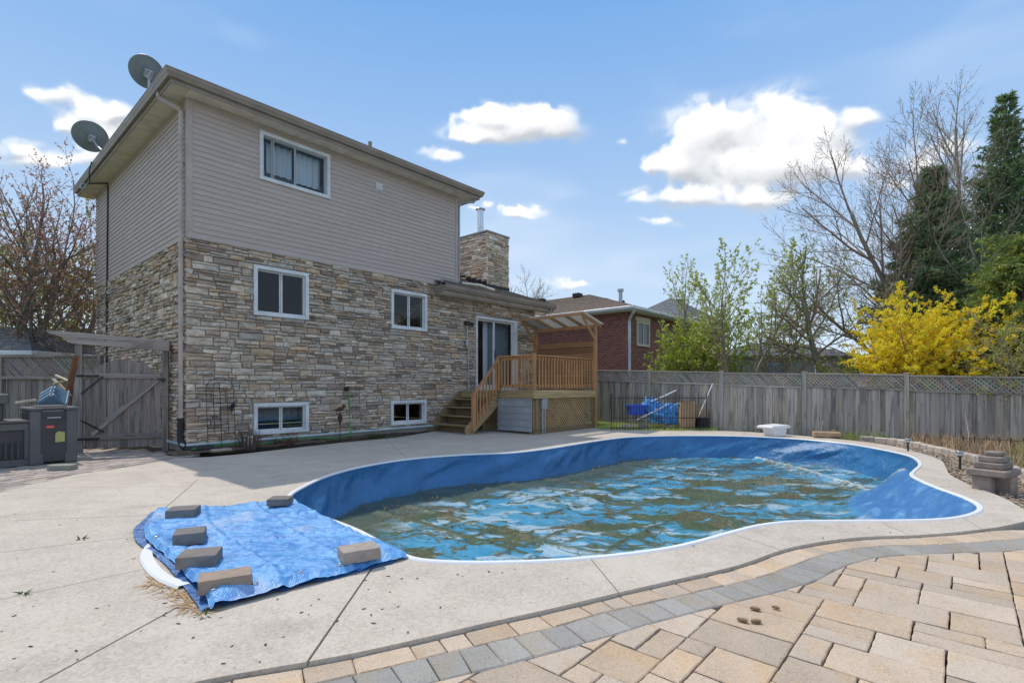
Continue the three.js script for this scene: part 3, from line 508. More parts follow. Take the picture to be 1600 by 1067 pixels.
  for (let i = 0; i <= n; i++) {
    const p = pool[i % n], q = poolN[i % n]; if (i) run += p.distanceTo(pool[(i - 1) % n]);
    for (let j = 0; j <= ROWS; j++) {
      const t = j / ROWS, sl = run * 1.0 + t * (hash(Math.floor(run * 0.7), 1, 1) - 0.5), wr = fbm2(sl * 1.5 + t * 1.6, t * 1.1 + run * 0.2, 4, 57) - 0.5, cr = Math.abs(fbm2(run * 5 - t * 2, t * 4, 4, 58) - 0.5);
      const off = 0.018 + tuck[i % n] * Math.pow(t, 1.25) + (wr * 0.24 + cr * 0.1) * Math.sin(Math.PI * Math.min(1, t * 1.2)) * 0.9;
      const of2 = Math.max(off, 0.024 + 0.02 * t); wp.push(p.x - q.x * of2 - home.x, -0.008 - 0.56 * t + (t > 0 && t < 1 ? (fbm2(run * 4, t * 5, 3, 59) - 0.5) * 0.025 : 0), p.z - q.z * of2 - home.z); wu.push(run, t * 0.6);
      if (i < n && j < ROWS) { const a = i * (ROWS + 1) + j, b = a + ROWS + 1; wi.push(a, a + 1, b, b, a + 1, b + 1); }
    }
  }
  const wg = new THREE.BufferGeometry(); wg.setAttribute('position', new THREE.Float32BufferAttribute(wp, 3)); wg.setAttribute('uv', new THREE.Float32BufferAttribute(wu, 2)); wg.setIndex(wi); wg.computeVertexNormals();
  part('draped_edge', wg, M.coverWall, cover);

  // rain water on the cover
  const ws = new THREE.Shape(pool.filter((_, i) => i % 3 === 0).map((p, i) => new THREE.Vector2(p.x - poolN[i * 3].x * 0.03, -(p.z - poolN[i * 3].z * 0.03))));
  const wgeo = new THREE.ShapeGeometry(ws).rotateX(-Math.PI / 2).translate(0, WY, 0), wuv = wgeo.attributes.uv, wpp = wgeo.attributes.position; for (let i = 0; i < wpp.count; i++) wuv.setXY(i, wpp.getX(i), wpp.getZ(i));
  const ripple = tex(512, 512, (u, v) => P(u, v, 9, 3, 171), 1.6, false);
  structure('water', wgeo, mat([0.93, 0.97, 0.95], { physical: true, transmission: 1, thickness: 0, ior: 1.33, specularIntensity: 0.62, roughness: 0.015, bumpMap: ripple, bumpScale: 0.0009 }), 'shallow rain water standing on the blue pool cover');

  // leaves floating on it
  const lg = sheet(2, 1, (u, v) => V3((u - 0.5) * 0.05, 0.004 * Math.abs(u - 0.5) * 4, (v - 0.5) * 0.03 * (1 - Math.abs(u - 0.5) * 1.2)));
  const spots = []; let guard = 0;
  while (spots.length < 3800 && guard++ < 200000) { const x = R(x0, x1), z = R(z0, z1); if (!poolIn(x, z)) continue; const g = growth(x, z), d = samp(dAll, x, z), r = samp(dRight, x, z); if (r < 0.75 || d < 0.1) continue; if (g > 0.55 ? rnd() < 0.8 : rnd() < 0.05) { if (fbm2(x * 3.5, z * 3.5, 4, 7) > 0.5 || rnd() < 0.25) spots.push([x, z]); } }
  const leaves = new THREE.InstancedMesh(lg, M.litter, spots.length), mm = new THREE.Matrix4(), cc = new THREE.Color();
  spots.forEach(([x, z], i) => { const s = R(0.25, 0.8); mm.compose(V3(x, WY + R(0.001, 0.004), z), new THREE.Quaternion().setFromEuler(new THREE.Euler(R(-0.2, 0.2), R(0, 6.3), R(-0.2, 0.2))), V3(s, s, s)); leaves.setMatrixAt(i, mm); const k = R(0.4, 1.2); leaves.setColorAt(i, cc.setRGB(0.24 * k, 0.18 * k * R(0.85, 1.1), 0.095 * k)); });
  leaves.name = 'floating_leaves'; scene.add(tag(leaves, 'brown rotting leaves floating on the water over the pool cover', 'leaves', null, 'stuff'));

  // diving board stand
  const ds = thing('diving_stand', 'white moulded diving board stand on the far edge of the pool', 'diving stand', G(1211, 681), 0.35);
  part('pedestal', [std(extrude([[-0.15, 0], [0.16, 0], [0.19, 0.17], [-0.2, 0.17]], 0.3, 0.02).translate(0, 0.02, -0.15))], M.whitePlastic, ds);
  part('top_plate', [std(extrude([[-0.32, 0.19], [0.25, 0.205], [0.27, 0.24], [0.2, 0.262], [-0.26, 0.24], [-0.33, 0.215]], 0.42, 0.012).translate(0, 0, -0.22))], M.whitePlastic, ds);
}

// ---------------------------------------------------------------- the folded tarpaulin over the steps, its weights
{
  const c00 = G(243, 801), c10 = G(462, 785), c11 = G(636, 874), c01 = G(325, 958), base = c00.clone().add(c11).multiplyScalar(0.5);
  const t = thing('blue_tarpaulin', 'light blue creased tarpaulin folded flat over the pool steps, weighted with blocks', 'tarpaulin', base);
  const top = (u, v) => {
    const w = 1 - v;                                         // v from the far edge to the near one
    const p = c00.clone().multiplyScalar((1 - u) * (1 - w)).addScaledVector(c10, u * (1 - w)).addScaledVector(c11, u * w).addScaledVector(c01, (1 - u) * w);
    p.x -= 0.17 * Math.sin(Math.PI * w) * (1 - u); p.z += 0.07 * Math.sin(Math.PI * w * 2) * (1 - u);
    p.z += 0.03 * (fbm2(u * 5, w * 4, 3, 31) - 0.5); p.x += 0.03 * (fbm2(u * 4, w * 6, 3, 32) - 0.5);
    const e = Math.min(u, 1 - u, 1 - w), ef = 1 - w < 0 ? 0 : w;
    const wr = fbm2(p.x * 2.2 + 0.8 * fbm2(p.x, p.z, 2, 30), p.z * 2.6, 4, 33) - 0.5, cr = Math.abs(fbm2(p.x * 5, p.z * 7, 4, 34) - 0.5);
    let y = 0.042 + 0.05 * wr + 0.05 * cr;
    for (const [q, k] of [[w - 0.62, 0.02], [w - 0.3, 0.012], [u - 0.33, 0.014], [u - 0.68, 0.012]]) { const dd = q + 0.02 * (fbm2(u * 6, w * 6, 2, 35) - 0.5); y += k * Math.exp(-dd * dd / 0.0003) - 0.6 * k * Math.exp(-(dd - 0.02) * (dd - 0.02) / 0.0004); }
    y += 0.05 * Math.exp(-Math.pow((w - 0.93) / 0.05, 2)) * (0.5 + fbm2(u * 7, 2, 3, 36)) * (0.3 + 0.7 * (1 - u));
    y += 0.03 * Math.exp(-Math.pow((u - 0.03) / 0.05, 2)) * fbm2(w * 7, 5, 3, 37);
    if (u > 0.97) y -= 0.05 * (u - 0.97) / 0.03 * (w < 0.85 ? 1 : 0.3);
    if (w > 0.985) y -= 0.028; if (u < 0.012) y -= 0.028; if (w < 0.012) y -= 0.03;
    p.y = Math.max(u > 0.97 ? 0.014 : 0.008, y); return p.sub(base);
  };
  part('upper_sheet', sheet(110, 96, top), M.tarp, t);
  // the lower layer shows at the left and as a dark turned edge in front
  part('lower_layer', sheet(70, 60, (u, v) => { const p = top(u, v).add(base), w = 1 - v; p.x += (u - 0.5) * 0.05 - 0.05 * (1 - u) * Math.exp(-Math.pow((w - 0.3) / 0.2, 2)) - 0.02; p.z += (w - 0.5) * 0.03; if (u > 0.9) p.x -= (u - 0.9) * 0.8; p.y = Math.max(0.004, Math.min(p.y - 0.018, 0.012 + 0.01 * (fbm2(u * 9, w * 9, 2, 38)))); return p.sub(base); }), (() => { const m = M.tarp.clone(); m.color.setRGB(0.35, 0.42, 0.55); return m; })(), t);
  const ring = new THREE.TorusGeometry(0.013, 0.004, 6, 16).rotateX(Math.PI / 2), eyelets = [];
  for (const [u, v] of [[0.03, 0.03], [0.22, 0.028], [0.42, 0.03], [0.62, 0.028], [0.82, 0.03], [0.025, 0.25], [0.025, 0.5], [0.025, 0.75], [0.2, 0.97], [0.45, 0.97], [0.7, 0.97]]) { const q = top(u, v); eyelets.push(std(ring.clone()).translate(q.x, q.y + 0.004, q.z)); }
  eyelets.forEach((g) => part('eyelet', g, M.steel, t));
  // the white rim of the steps peeping out
  const st = thing('step_rim', 'curved white plastic rim of the pool steps peeping from under the tarpaulin', 'pool step', G(258, 885));
  const arc = curve(ground([[276, 838], [250, 850], [239, 866], [247, 885], [268, 903], [298, 915]]), 40), mb = new MB();
  for (let i = 0; i < arc.length - 1; i++) { const o = st.position, nn = (k) => { const a = arc[Math.max(0, k - 1)], b = arc[Math.min(arc.length - 1, k + 1)], tg = b.clone().sub(a).normalize(); return V3(-tg.z, 0, tg.x); }; const q = (k, off, y) => { const p = arc[k].clone().addScaledVector(nn(k), off).sub(o); return [p.x, y, p.z]; }; const pr = [[0, 0], [0.004, 0.016], [0.07, 0.02], [0.08, 0.004]]; for (let k = 0; k < 3; k++) mb.quad(q(i, ...pr[k]), q(i + 1, ...pr[k]), q(i + 1, ...pr[k + 1]), q(i, ...pr[k + 1])); }
  part('rim', mb.geo(), M.whitePlastic, st);

  const blockGeo = (w, h, d, ribs, rough) => {
    const g = [];
    if (ribs) { const k = 5; for (let i = 0; i < k; i++) g.push(cbox(w, h, d / k - 0.006, 0.003).translate(0, h / 2, -d / 2 + (i + 0.5) * d / k)); g.push(cbox(w - 0.012, h - 0.001, d - 0.004, 0.001).translate(0, h / 2 - 0.0005, 0)); } else {
      const b = sheetBox(w, h, d, rough); g.push(b);
    }
    return merge(g);
  };
  function sheetBox(w, h, d, rough) { const b = new THREE.BoxGeometry(w, h, d, 10, 5, 6), p = b.attributes.position; for (let i = 0; i < p.count; i++) { let x = p.getX(i), y = p.getY(i), z = p.getZ(i); const k = (fbm3(x * 22, y * 22, z * 22, 3, rough) - 0.5) * 0.022, ed = (Math.abs(Math.abs(x) - w / 2) < 1e-4) + (Math.abs(Math.abs(y) - h / 2) < 1e-4) + (Math.abs(Math.abs(z) - d / 2) < 1e-4); const sc = 1 - (ed - 1) * 0.012 * (1 + vn3(x * 40, y * 40, z * 40, 8)); p.setXYZ(i, x * sc + (Math.abs(Math.abs(z) - d / 2) < 1e-4 ? 0 : k * 0.3), y * (ed > 1 ? 1 - 0.03 : 1), z * sc + (Math.abs(Math.abs(z) - d / 2) < 1e-4 ? k : 0)); } const g = std(b, 1); g.computeVertexNormals(); return g.translate(0, h / 2, 0); }
  const list = [
    [278, 813, 0.23, 0.075, 0.2, 0.3, 'dark ribbed paving block at the far left corner of the blue tarpaulin', true, [0.75, 0.75, 0.78]],
    [287, 855, 0.2, 0.085, 0.2, 0.45, 'dark block second from the far end along the left side of the tarpaulin', true, [0.72, 0.72, 0.74]],
    [301, 891, 0.23, 0.075, 0.2, 0.3, 'dark grey block third along the left side of the tarpaulin, before the tan one', true, [0.8, 0.78, 0.76]],
    [343, 929, 0.27, 0.08, 0.16, 0.5, 'long tan-topped paving brick at the near left corner of the tarpaulin', false, [1.15, 0.98, 0.82]],
    [556, 882, 0.25, 0.08, 0.18, 0.55, 'beige rough-faced block near the pool corner of the tarpaulin', false, [1.25, 1.18, 1.1]],
    [433, 793, 0.2, 0.065, 0.18, 0.1, 'small dark block where the tarpaulin meets the pool rim', true, [0.7, 0.7, 0.72]],
  ];
  list.forEach(([px, py, w, h, d, turn, label, ribs, c], i) => {
    const p = G(px, py, 0.03); p.y = 0.05; p.z -= d * 0.35;
    const o = part('paving_block', tint(blockGeo(w, h, d, ribs, 40 + i), c), M.block, scene); o.position.copy(p); o.rotation.y = turn; tag(o, label, 'block', 'blocks weighing down the tarpaulin');
  });
}

// ---------------------------------------------------------------- the house
{
  const L1 = 6.67, L2 = 10.16, DEP = 7.57, YS = 3.95, YT = 6.49;
  const house = thing('house', 'two-storey house with taupe siding above ledgestone walls and white windows', 'house', C, TH);
  const rect = (a, b, c) => { const [s0, y1] = onFront(...a), [s1] = onFront(...b), [, y0] = onFront(...c); return [s0, s1, y0, y1]; };
  const W = { up: rect([404, 203], [514.5, 240], [404, 280]), m1: rect([395, 413], [481, 426], [395, 492]), m2: rect([610, 451], [666, 459.5], [610, 513]), l1: rect([395, 630], [481, 629], [395, 680]), l2: rect([609.5, 626], [665, 624], [609.5, 665]), door: rect([742.6, 493], [807, 504], [742.6, 612]) };
  const DOOR = W.door; DOOR[2] = 1.09;
  const hole = ([s0, s1, y0, y1], g = 0.05) => [[s0 + g, y0 + g], [s1 - g, y0 + g], [s1 - g, y1 - g], [s0 + g, y1 - g]];
  // shells: behind the stone and behind the siding, and the walls out of sight
  part('wall', std(extrude([[0, -0.1], [L2, -0.1], [L2, YS], [0, YS]], 0.18, 0, ['m1', 'm2', 'l1', 'l2', 'door'].map((k) => hole(W[k]))).translate(0, 0, -0.2)), M.mortar, house, null, 'grey mortar behind the ledgestone');
  part('wall', std(extrude([[0, YS], [L1, YS], [L1, YT + 0.1], [0, YT + 0.1]], 0.18, 0, [hole(W.up)]).translate(0, 0, -0.185)), M.trim, house);
  part('wall', bx(0.02, 0.2, -0.1, YS, -DEP, -0.205), M.mortar, house);
  part('wall', bx(0.005, 0.2, YS, YT + 0.1, -DEP, -0.19), M.trim, house);
  part('wall', [bx(L1 - 0.2, L1, YS, YT + 0.1, -DEP, -0.19), bx(0.2, L1 - 0.2, -0.1, YT + 0.1, -DEP, -DEP + 0.18), bx(L2 - 0.2, L2, -0.1, 3.7, -DEP, -0.205), bx(L1 - 0.19, L2 - 0.2, -0.1, 3.7, -DEP, -DEP + 0.17)], M.siding, house);
  const gab = std(extrude([[0.0, 3.68], [-DEP, 3.68], [-3.8, 5.1]].map(([n, y]) => [n, y]), 0.18).rotateY(-Math.PI / 2).translate(L2, 0, 0)); part('gable_wall', gab, M.siding, house);
  part('floor', [bx(0.21, L2 - 0.21, 0.86, 0.98, -DEP + 0.2, -0.21), bx(0.21, L1 - 0.21, 3.62, 3.9, -DEP + 0.2, -0.21)], M.inside, house);
  part('foundation', bx(0.01, L2, -0.1, 0.13, -0.03, 0.012, 0.004), M.foundation, house);

  // ledgestone
  const stones = [], tone = () => { const t = pick([[0.44, 0.335, 0.235], [0.40, 0.315, 0.235], [0.50, 0.41, 0.315], [0.37, 0.315, 0.265], [0.42, 0.37, 0.315], [0.33, 0.285, 0.245], [0.345, 0.225, 0.14], [0.44, 0.30, 0.185], [0.19, 0.135, 0.105], [0.29, 0.215, 0.165], [0.53, 0.46, 0.375], [0.40, 0.33, 0.26]]), k = R(0.88, 1.14) * 1.42; const gy = (t[0] + t[1] + t[2]) / 3, e = [0.385, 0.325, 0.27], z = (i) => lerp(e[i], lerp(gy, t[i], 0.85), 0.78) * k; return [z(0), z(1) * 0.985, z(2) * 0.95]; };
  function stone(u0, u1, v0, v1, put, base, bright = 1) {
    const w = u1 - u0, h = v1 - v0; if (w < 0.025 || h < 0.016) return;
    const nx = w > 0.3 ? 5 : w > 0.16 ? 4 : 3, ny = h > 0.075 ? 4 : 3, m = new MB(), g = R(0.005, 0.009), dep = R(0.012, 0.066), tilt = -R(-0.006, 0.03) * Math.min(1, h / 0.09), c = tone().map((x) => x * bright), sl = R(-0.006, 0.006);
    const q = (i, j) => { const fu = i / (nx - 1), fv = j / (ny - 1), eu = i === 0 || i === nx - 1, ev = j === 0 || j === ny - 1; let u = lerp(u0 + g, u1 - g, fu), v = lerp(v0 + g, v1 - g, fv) + sl * (fu - 0.5) * 2 * (h > 0.04 ? 1 : 0.3); u += (eu ? R(-0.007, 0.004) * (i ? 1 : -1) : R(-0.02, 0.02)); v += ev ? R(-0.004, 0.004) : R(-0.008, 0.008); return [u, v, dep * (eu || ev ? R(0.45, 0.85) : R(0.85, 1.25)) + tilt * (fv - 0.5) + R(-0.003, 0.003)]; };
    const grid = []; for (let j = 0; j < ny; j++) for (let i = 0; i < nx; i++) grid.push(q(i, j));
    const blot = grid.map(() => { const k = R(0.8, 1.2), r = R(-0.06, 0.06); return [c[0] * k * (1 + r), c[1] * k, c[2] * k * (1 - r * 1.2)]; });
    const T = (a) => put(a[0], a[1], a[2] + base);
    const tri = (a, b, cc, A, B, CC) => { m.p.push(...T(a), ...T(b), ...T(cc)); m.c.push(...A, ...B, ...CC); };
    for (let j = 0; j < ny - 1; j++) for (let i = 0; i < nx - 1; i++) { const a = j * nx + i, b = a + 1, cc = a + nx, d = cc + 1; if (rnd() < 0.5) { tri(grid[a], grid[b], grid[d], blot[a], blot[b], blot[d]); tri(grid[a], grid[d], grid[cc], blot[a], blot[d], blot[cc]); } else { tri(grid[a], grid[b], grid[cc], blot[a], blot[b], blot[cc]); tri(grid[b], grid[d], grid[cc], blot[b], blot[d], blot[cc]); } }
    const ring = []; for (let i = 0; i < nx; i++) ring.push(i); for (let j = 1; j < ny; j++) ring.push(j * nx + nx - 1); for (let i = nx - 2; i >= 0; i--) ring.push((ny - 1) * nx + i); for (let j = ny - 2; j > 0; j--) ring.push(j * nx);
    for (let k = 0; k < ring.length; k++) { const a = grid[ring[k]], b = grid[ring[(k + 1) % ring.length]], A = blot[ring[k]], B = blot[ring[(k + 1) % ring.length]], a0 = [a[0], a[1], -0.02], b0 = [b[0], b[1], -0.02]; tri(a0, b0, b, A, B, B); tri(a0, b, a, A, B, A); }
    const mid = T([(u0 + u1) / 2, (v0 + v1) / 2, 0]), wp = HW(mid[0], mid[1], mid[2]), dd = Math.max(1, wp.distanceTo(camera.position));
    stones.push({ g: m.geo(1, undefined, [R(0, 9), R(0, 9)]), size: w * h / (dd * dd) });
  }
  function ledge(u0, u1, v0, v1, holes, put, base, bright) {
    const lay = (a, b, c, d) => {                            // trim against openings
      for (const [h0, h1, k0, k1] of holes) {
        if (b <= h0 || a >= h1 || d <= k0 || c >= k1) continue;
        const ou = Math.min(b, h1) - Math.max(a, h0), ov = Math.min(d, k1) - Math.max(c, k0);
        if (ov < 0.6 * (d - c) && ov < ou) { if (c < k0) d = k0; else c = k1; } else if (a < h0 && b > h1) { lay(a, h0, c, d); a = h1; } else if (a < h0) b = h0; else if (b > h1) a = h1; else return;
      }
      stone(a, b, c, d, put, base, bright);
    };
    let v = v0;
    while (v < v1 - 0.01) {
      let H = pick([0.07, 0.085, 0.1, 0.12, 0.14, 0.16]); if (v1 - v - H < 0.06) H = v1 - v;
      let u = u0 - R(0, 0.15), first = true;
      while (u < u1 - 0.02) {
        let w = R(0.14, 0.5); if (first) { first = false; } let e = Math.min(u1, u + w); if (u1 - e < 0.09) e = u1; const s = Math.max(u0, u);
        if (H > 0.095 && rnd() < 0.72) { const k = R(0.33, 0.67) * H; let a = s; while (a < e - 0.01) { let b = Math.min(e, a + R(0.16, 0.5)); if (e - b < 0.08) b = e; lay(a, b, v, v + k); a = b; } a = s; while (a < e - 0.01) { let b = Math.min(e, a + R(0.14, 0.45)); if (e - b < 0.08) b = e; lay(a, b, v + k, v + H); a = b; } } else lay(s, e, v, v + H);
        u = e;
      }
      v += H;
    }
  }
  const hs = ['m1', 'm2', 'l1', 'l2', 'door'].map((k) => W[k]);
  ledge(-0.03, L2, 0.12, 3.66, hs, (u, v, d) => [u, v, d], -0.01, 1);
  ledge(-0.03, 6.6, 3.66, YS - 0.01, hs, (u, v, d) => [u, v, d], -0.01, 1);
  ledge(0.0, DEP, 0.12, YS - 0.01, [], (u, v, d) => [-d, v, -u], -0.01, 1.05);
  // chimney
  const cs0 = 9.61, cs1 = 10.72, ct0 = 1.68, ct1 = 3.4, cy = 6.5;
  part('chimney', bx(cs0, cs1, 3.4, cy, -ct1, -ct0), M.mortar, house);
  ledge(ct0 - 0.03, ct1, 4.3, cy, [], (u, v, d) => [cs0 - d, v, -u], -0.005, 1.7);  // left face: stones coloured lighter, standing in for grazing sunlight
  ledge(cs0 - 0.03, cs1 + 0.03, 4.3, cy, [], (u, v, d) => [u, v, -ct0 + d], -0.005, 1.32);
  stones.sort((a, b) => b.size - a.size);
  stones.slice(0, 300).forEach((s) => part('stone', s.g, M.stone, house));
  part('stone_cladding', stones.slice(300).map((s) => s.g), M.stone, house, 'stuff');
  part('chimney_cap', bx(cs0 - 0.05, cs1 + 0.05, cy, cy + 0.07, -ct1 - 0.05, -ct0 + 0.05, 0.012), M.foundation, house);
  const fl = V3(9.98, 0, -2.35);
  part('flue', [lathe([[0.2, 0], [0.17, 0.05], [0.13, 0.08]], 20).translate(fl.x, cy + 0.07, fl.z), std(new THREE.CylinderGeometry(0.115, 0.115, 0.86, 24)).translate(fl.x, cy + 0.55, fl.z), lathe([[0.0, 0.07], [0.17, 0.045], [0.175, 0.01], [0.12, 0]], 24).translate(fl.x, cy + 0.99, fl.z), std(new THREE.TorusGeometry(0.117, 0.008, 6, 24).rotateX(Math.PI / 2)).translate(fl.x, cy + 0.35, fl.z)], M.steel, house);

  // siding, course by course, with a few butt joints
  const NC = 25, hC = (YT - YS) / NC, prof = [[0, 0], [0.021, 0], [0.022, 0.014], [0.008, hC + 0.004], [0, hC + 0.004]];
  const board = (a, b, y) => { const m = new MB(), A = prof.map(([z, v]) => [a, y + v, z]), B = prof.map(([z, v]) => [b, y + v, z]); for (let k = 0; k < prof.length; k++) { const j = (k + 1) % prof.length; m.quad(A[k], B[k], B[j], A[j]); } m.tri(A[0], A[1], A[2]); m.tri(A[0], A[2], A[3]); m.tri(A[0], A[3], A[4]); m.tri(B[0], B[2], B[1]); m.tri(B[0], B[3], B[2]); m.tri(B[0], B[4], B[3]); return m.geo(1, 'x', [R(0, 9), R(0, 9)]); };
  const [w0, w1, wy0, wy1] = W.up;
  for (let k = 0; k < NC; k++) {
    const y = YS + k * hC, cuts = [[0.07, L1 - 0.05]];
    if (y + hC > wy0 && y < wy1) { cuts.pop(); cuts.push([0.07, w0 + 0.01], [w1 - 0.01, L1 - 0.05]); }
    const j = ((k * 2.37 + 1.9) % 4.6) + 1; if (k % 3 === 0) for (let i = cuts.length - 1; i >= 0; i--) { const [a, b] = cuts[i]; if (a < j - 0.3 && b > j + 0.3) cuts.splice(i, 1, [a, j - 0.001], [j + 0.001, b]); }
    for (const [a, b] of cuts) part('siding_board', board(a, b, y), M.siding, house);
    part('siding_board', board(-DEP, -0.06, y).rotateY(-Math.PI / 2), M.siding, house);
  }
  part('corner_trim', [bx(-0.028, 0.075, YS - 0.02, YT, 0.004, 0.03), bx(-0.03, -0.004, YS - 0.02, YT, -0.075, 0.028)], M.trim, house);
  part('corner_trim', bx(L1 - 0.07, L1 + 0.025, YS - 0.02, YT, -0.05, 0.03), M.trim, house);
  part('starter_strip', [bx(-0.02, L1, YS - 0.025, YS - 0.002, -0.01, 0.035), bx(-0.035, 0.01, YS - 0.026, YS - 0.003, -DEP, -0.02)], M.trim, house);

  // windows
  function window_(name, [s0, s1, y0, y1], bars, back, sill = 0.075) {
    const w = part(name, [bx(s0, s1, y1 - sill, y1, -0.06, 0.05, 0.006), bx(s0, s1, y0, y0 + sill, -0.06, 0.056, 0.006), bx(s0, s0 + sill, y0 + sill, y1 - sill, -0.06, 0.049, 0.006), bx(s1 - sill, s1, y0 + sill, y1 - sill, -0.06, 0.049, 0.006)], M.white, house);
    const a = s0 + sill, b = s1 - sill, c = y0 + sill, d = y1 - sill, e = 0.028, xs = [0, ...bars, 1].map((t) => lerp(a, b, t));
    for (let i = 0; i < xs.length - 1; i++) { const p = xs[i], q = xs[i + 1], z = -0.05 + (i % 2) * 0.024;
      part('sash', [bx(p, q, d - e, d, z - 0.02, z), bx(p, q, c, c + e, z - 0.02, z), bx(p, p + e, c + e, d - e, z - 0.02, z), bx(q - e, q, c + e, d - e, z - 0.02, z)], name === 'upper_window' ? M.sashGrey || (M.sashGrey = mat([0.36, 0.4, 0.42], { roughness: 0.5 })) : M.white, w);
      part('pane', new THREE.PlaneGeometry(q - p - 2 * e + 0.004, d - c - 2 * e + 0.004).translate((p + q) / 2, (c + d) / 2, z - 0.01), M.glass, w); }
    if (back) back(w, a, b, c, d);
    return w;
  }
  const drape = (w, a, b, c, d, z, m, amp = 0.02) => part('curtain', sheet(60, 4, (u, v) => V3(lerp(a, b, u), lerp(c, d, v), z + amp * Math.sin(u * (b - a) * 48 + 2 * vn2(u * 6, 1)))), m, w);
  window_('upper_window', W.up, [0.155, 0.5], (w, a, b, c, d) => { drape(w, a + 0.18, lerp(a, b, 0.52), c + 0.22, d, -0.28, M.curtain); drape(w, lerp(a, b, 0.56), b, c + 0.18, d, -0.27, M.curtain); drape(w, a - 0.1, b + 0.1, c - 0.2, c + 0.3, -0.36, M.blind, 0.005); drape(w, a - 0.1, a + 0.16, c, d, -0.3, M.curtain); });
  window_('window', W.m1, [0.5]);
  window_('window', W.m2, [0.52]);
  window_('window', W.l1, [0.5], (w, a, b, c, d) => drape(w, a - 0.1, b + 0.1, c + 0.18, d, -0.32, M.blind));
  window_('window', W.l2, [0.5]);
  // sliding door
  {
    const [s0, s1, y0, y1] = DOOR, dr = part('sliding_door', [bx(s0, s1, y1 - 0.07, y1, -0.1, 0.05), bx(s0, s1, y0 - 0.02, y0 + 0.06, -0.1, 0.06), bx(s0, s0 + 0.06, y0 + 0.06, y1 - 0.07, -0.1, 0.049), bx(s1 - 0.16, s1, y0 + 0.06, y1 - 0.07, -0.1, 0.049)], M.white, house);
    const a = s0 + 0.06, b = s1 - 0.16, mid = lerp(a, b, 0.48), c = y0 + 0.06, d = y1 - 0.07;
    for (const [p, q, z] of [[a, mid + 0.03, -0.07], [mid - 0.03, b, -0.03]]) { part('door_frame', [bx(p, q, d - 0.05, d, z - 0.03, z), bx(p, q, c, c + 0.09, z - 0.03, z), bx(p, p + 0.05, c + 0.09, d - 0.05, z - 0.03, z), bx(q - 0.05, q, c + 0.09, d - 0.05, z - 0.03, z)], M.white, dr); part('pane', new THREE.PlaneGeometry(q - p - 0.1, d - c - 0.14).translate((p + q) / 2, (c + 0.09 + d - 0.05) / 2, z - 0.015), M.glass, dr); }
    part('handle', bx(mid + 0.0, mid + 0.025, y0 + 0.95, y0 + 1.2, -0.03, 0.0), M.black, dr);
    drape(dr, mid - 0.26, mid - 0.02, c, d, -0.28, M.curtain); drape(dr, mid - 0.02, b + 0.1, c, d, -0.3, M.blind, 0.012);
  }
  // upper eaves
  const so = 0.35, go = 0.467, YG = 6.70;
  for (let i = 0; i < 26; i++) { const a = -so + i * 0.29, b = Math.min(L1 + 0.53, a + 0.287); if (b > a) part('soffit_panel', bx(a, b, YT, YT + 0.012, 0.0, so, 0.003, 'z'), M.soffit, house); }
  for (let i = 0; i < 28; i++) { const a = i * 0.29 - 0.0, b = Math.min(DEP + so, a + 0.287); part('soffit_panel', bx(-so, 0, YT + 0.001, YT + 0.013, -b, -a - 0.003, 0.003, 'x'), M.soffit, house); }
  part('soffit_panel', bx(L1 + 0.03, L1 + 0.53, YT + 0.001, YT + 0.013, -DEP, -0.003, 0.003, 'x'), M.soffit, house);
  part('frieze', [bx(0.03, L1, YT - 0.06, YT - 0.002, 0.0, 0.034), bx(-0.034, 0, YT - 0.06, YT - 0.002, -DEP, -0.03)], M.trim, house);
  part('fascia', [bx(-so - 0.02, L1 + 0.55, YT - 0.01, YG - 0.02, so, so + 0.02), bx(-so - 0.02, -so, YT - 0.01, YG - 0.02, -DEP - so, so), bx(L1 + 0.53, L1 + 0.55, YT - 0.011, YG - 0.02, -DEP - so, so)], M.gutter, house);
  const gut = [[0, 0], [0.055, 0.0], [0.07, 0.028], [0.09, 0.055], [0.092, 0.085], [0.1, 0.09], [0.1, 0.105], [0.088, 0.105], [0.088, 0.095], [0, 0.095]];
  const gutter = (a, b, y, mitA, mitB) => { const m = new MB(), A = gut.map(([z, v]) => [a - mitA * z, y + v * 1.35, z]), B = gut.map(([z, v]) => [b + mitB * z, y + v * 1.35, z]); for (let k = 0; k < gut.length - 1; k++) m.quad(A[k], B[k], B[k + 1], A[k + 1]); for (const E of [A, B]) for (let k = 1; k < gut.length - 1; k++) m.tri(E[0], E[k], E[k + 1]); return m.geo(1, 'x'); };
  part('gutter', gutter(-so - 0.02, L1 + 0.55, YG - 0.145, 1, 1).translate(0, 0, so + 0.02), M.gutter, house);
  part('gutter', gutter(-DEP - so, so + 0.02, YG - 0.145, 0, 1).translate(0, 0, so + 0.02).rotateY(-Math.PI / 2), M.gutter, house);
  part('gutter', gutter(-so - 0.02, DEP + so, YG - 0.145, 1, 0).translate(0, 0, so + 0.02).rotateY(Math.PI / 2).translate(L1 + 0.18, 0, 0), M.gutter, house);
  { // hip roof
    const x0 = -go, x1 = L1 + 0.65, z0 = go, z1 = -DEP - so, y = YG - 0.005, h = 1.25, r0 = [(x0 + x1) / 2 - 0.05, y + h, lerp(z0, z1, 0.46)], r1 = [(x0 + x1) / 2 + 0.05, y + h, lerp(z0, z1, 0.54)], m = new MB(), c = [[x0, y, z0], [x1, y, z0], [x1, y, z1], [x0, y, z1]];
    m.quad(c[0], c[1], r0, r0); m.tri(c[0], c[1], r0); m.quad(c[1], c[2], r1, r0); m.tri(c[2], c[3], r1); m.quad(c[3], c[0], r0, r1); m.quad(c[0], c[3], c[2], c[1]);
    part('roof', m.geo(1), M.shingleOwn, house);
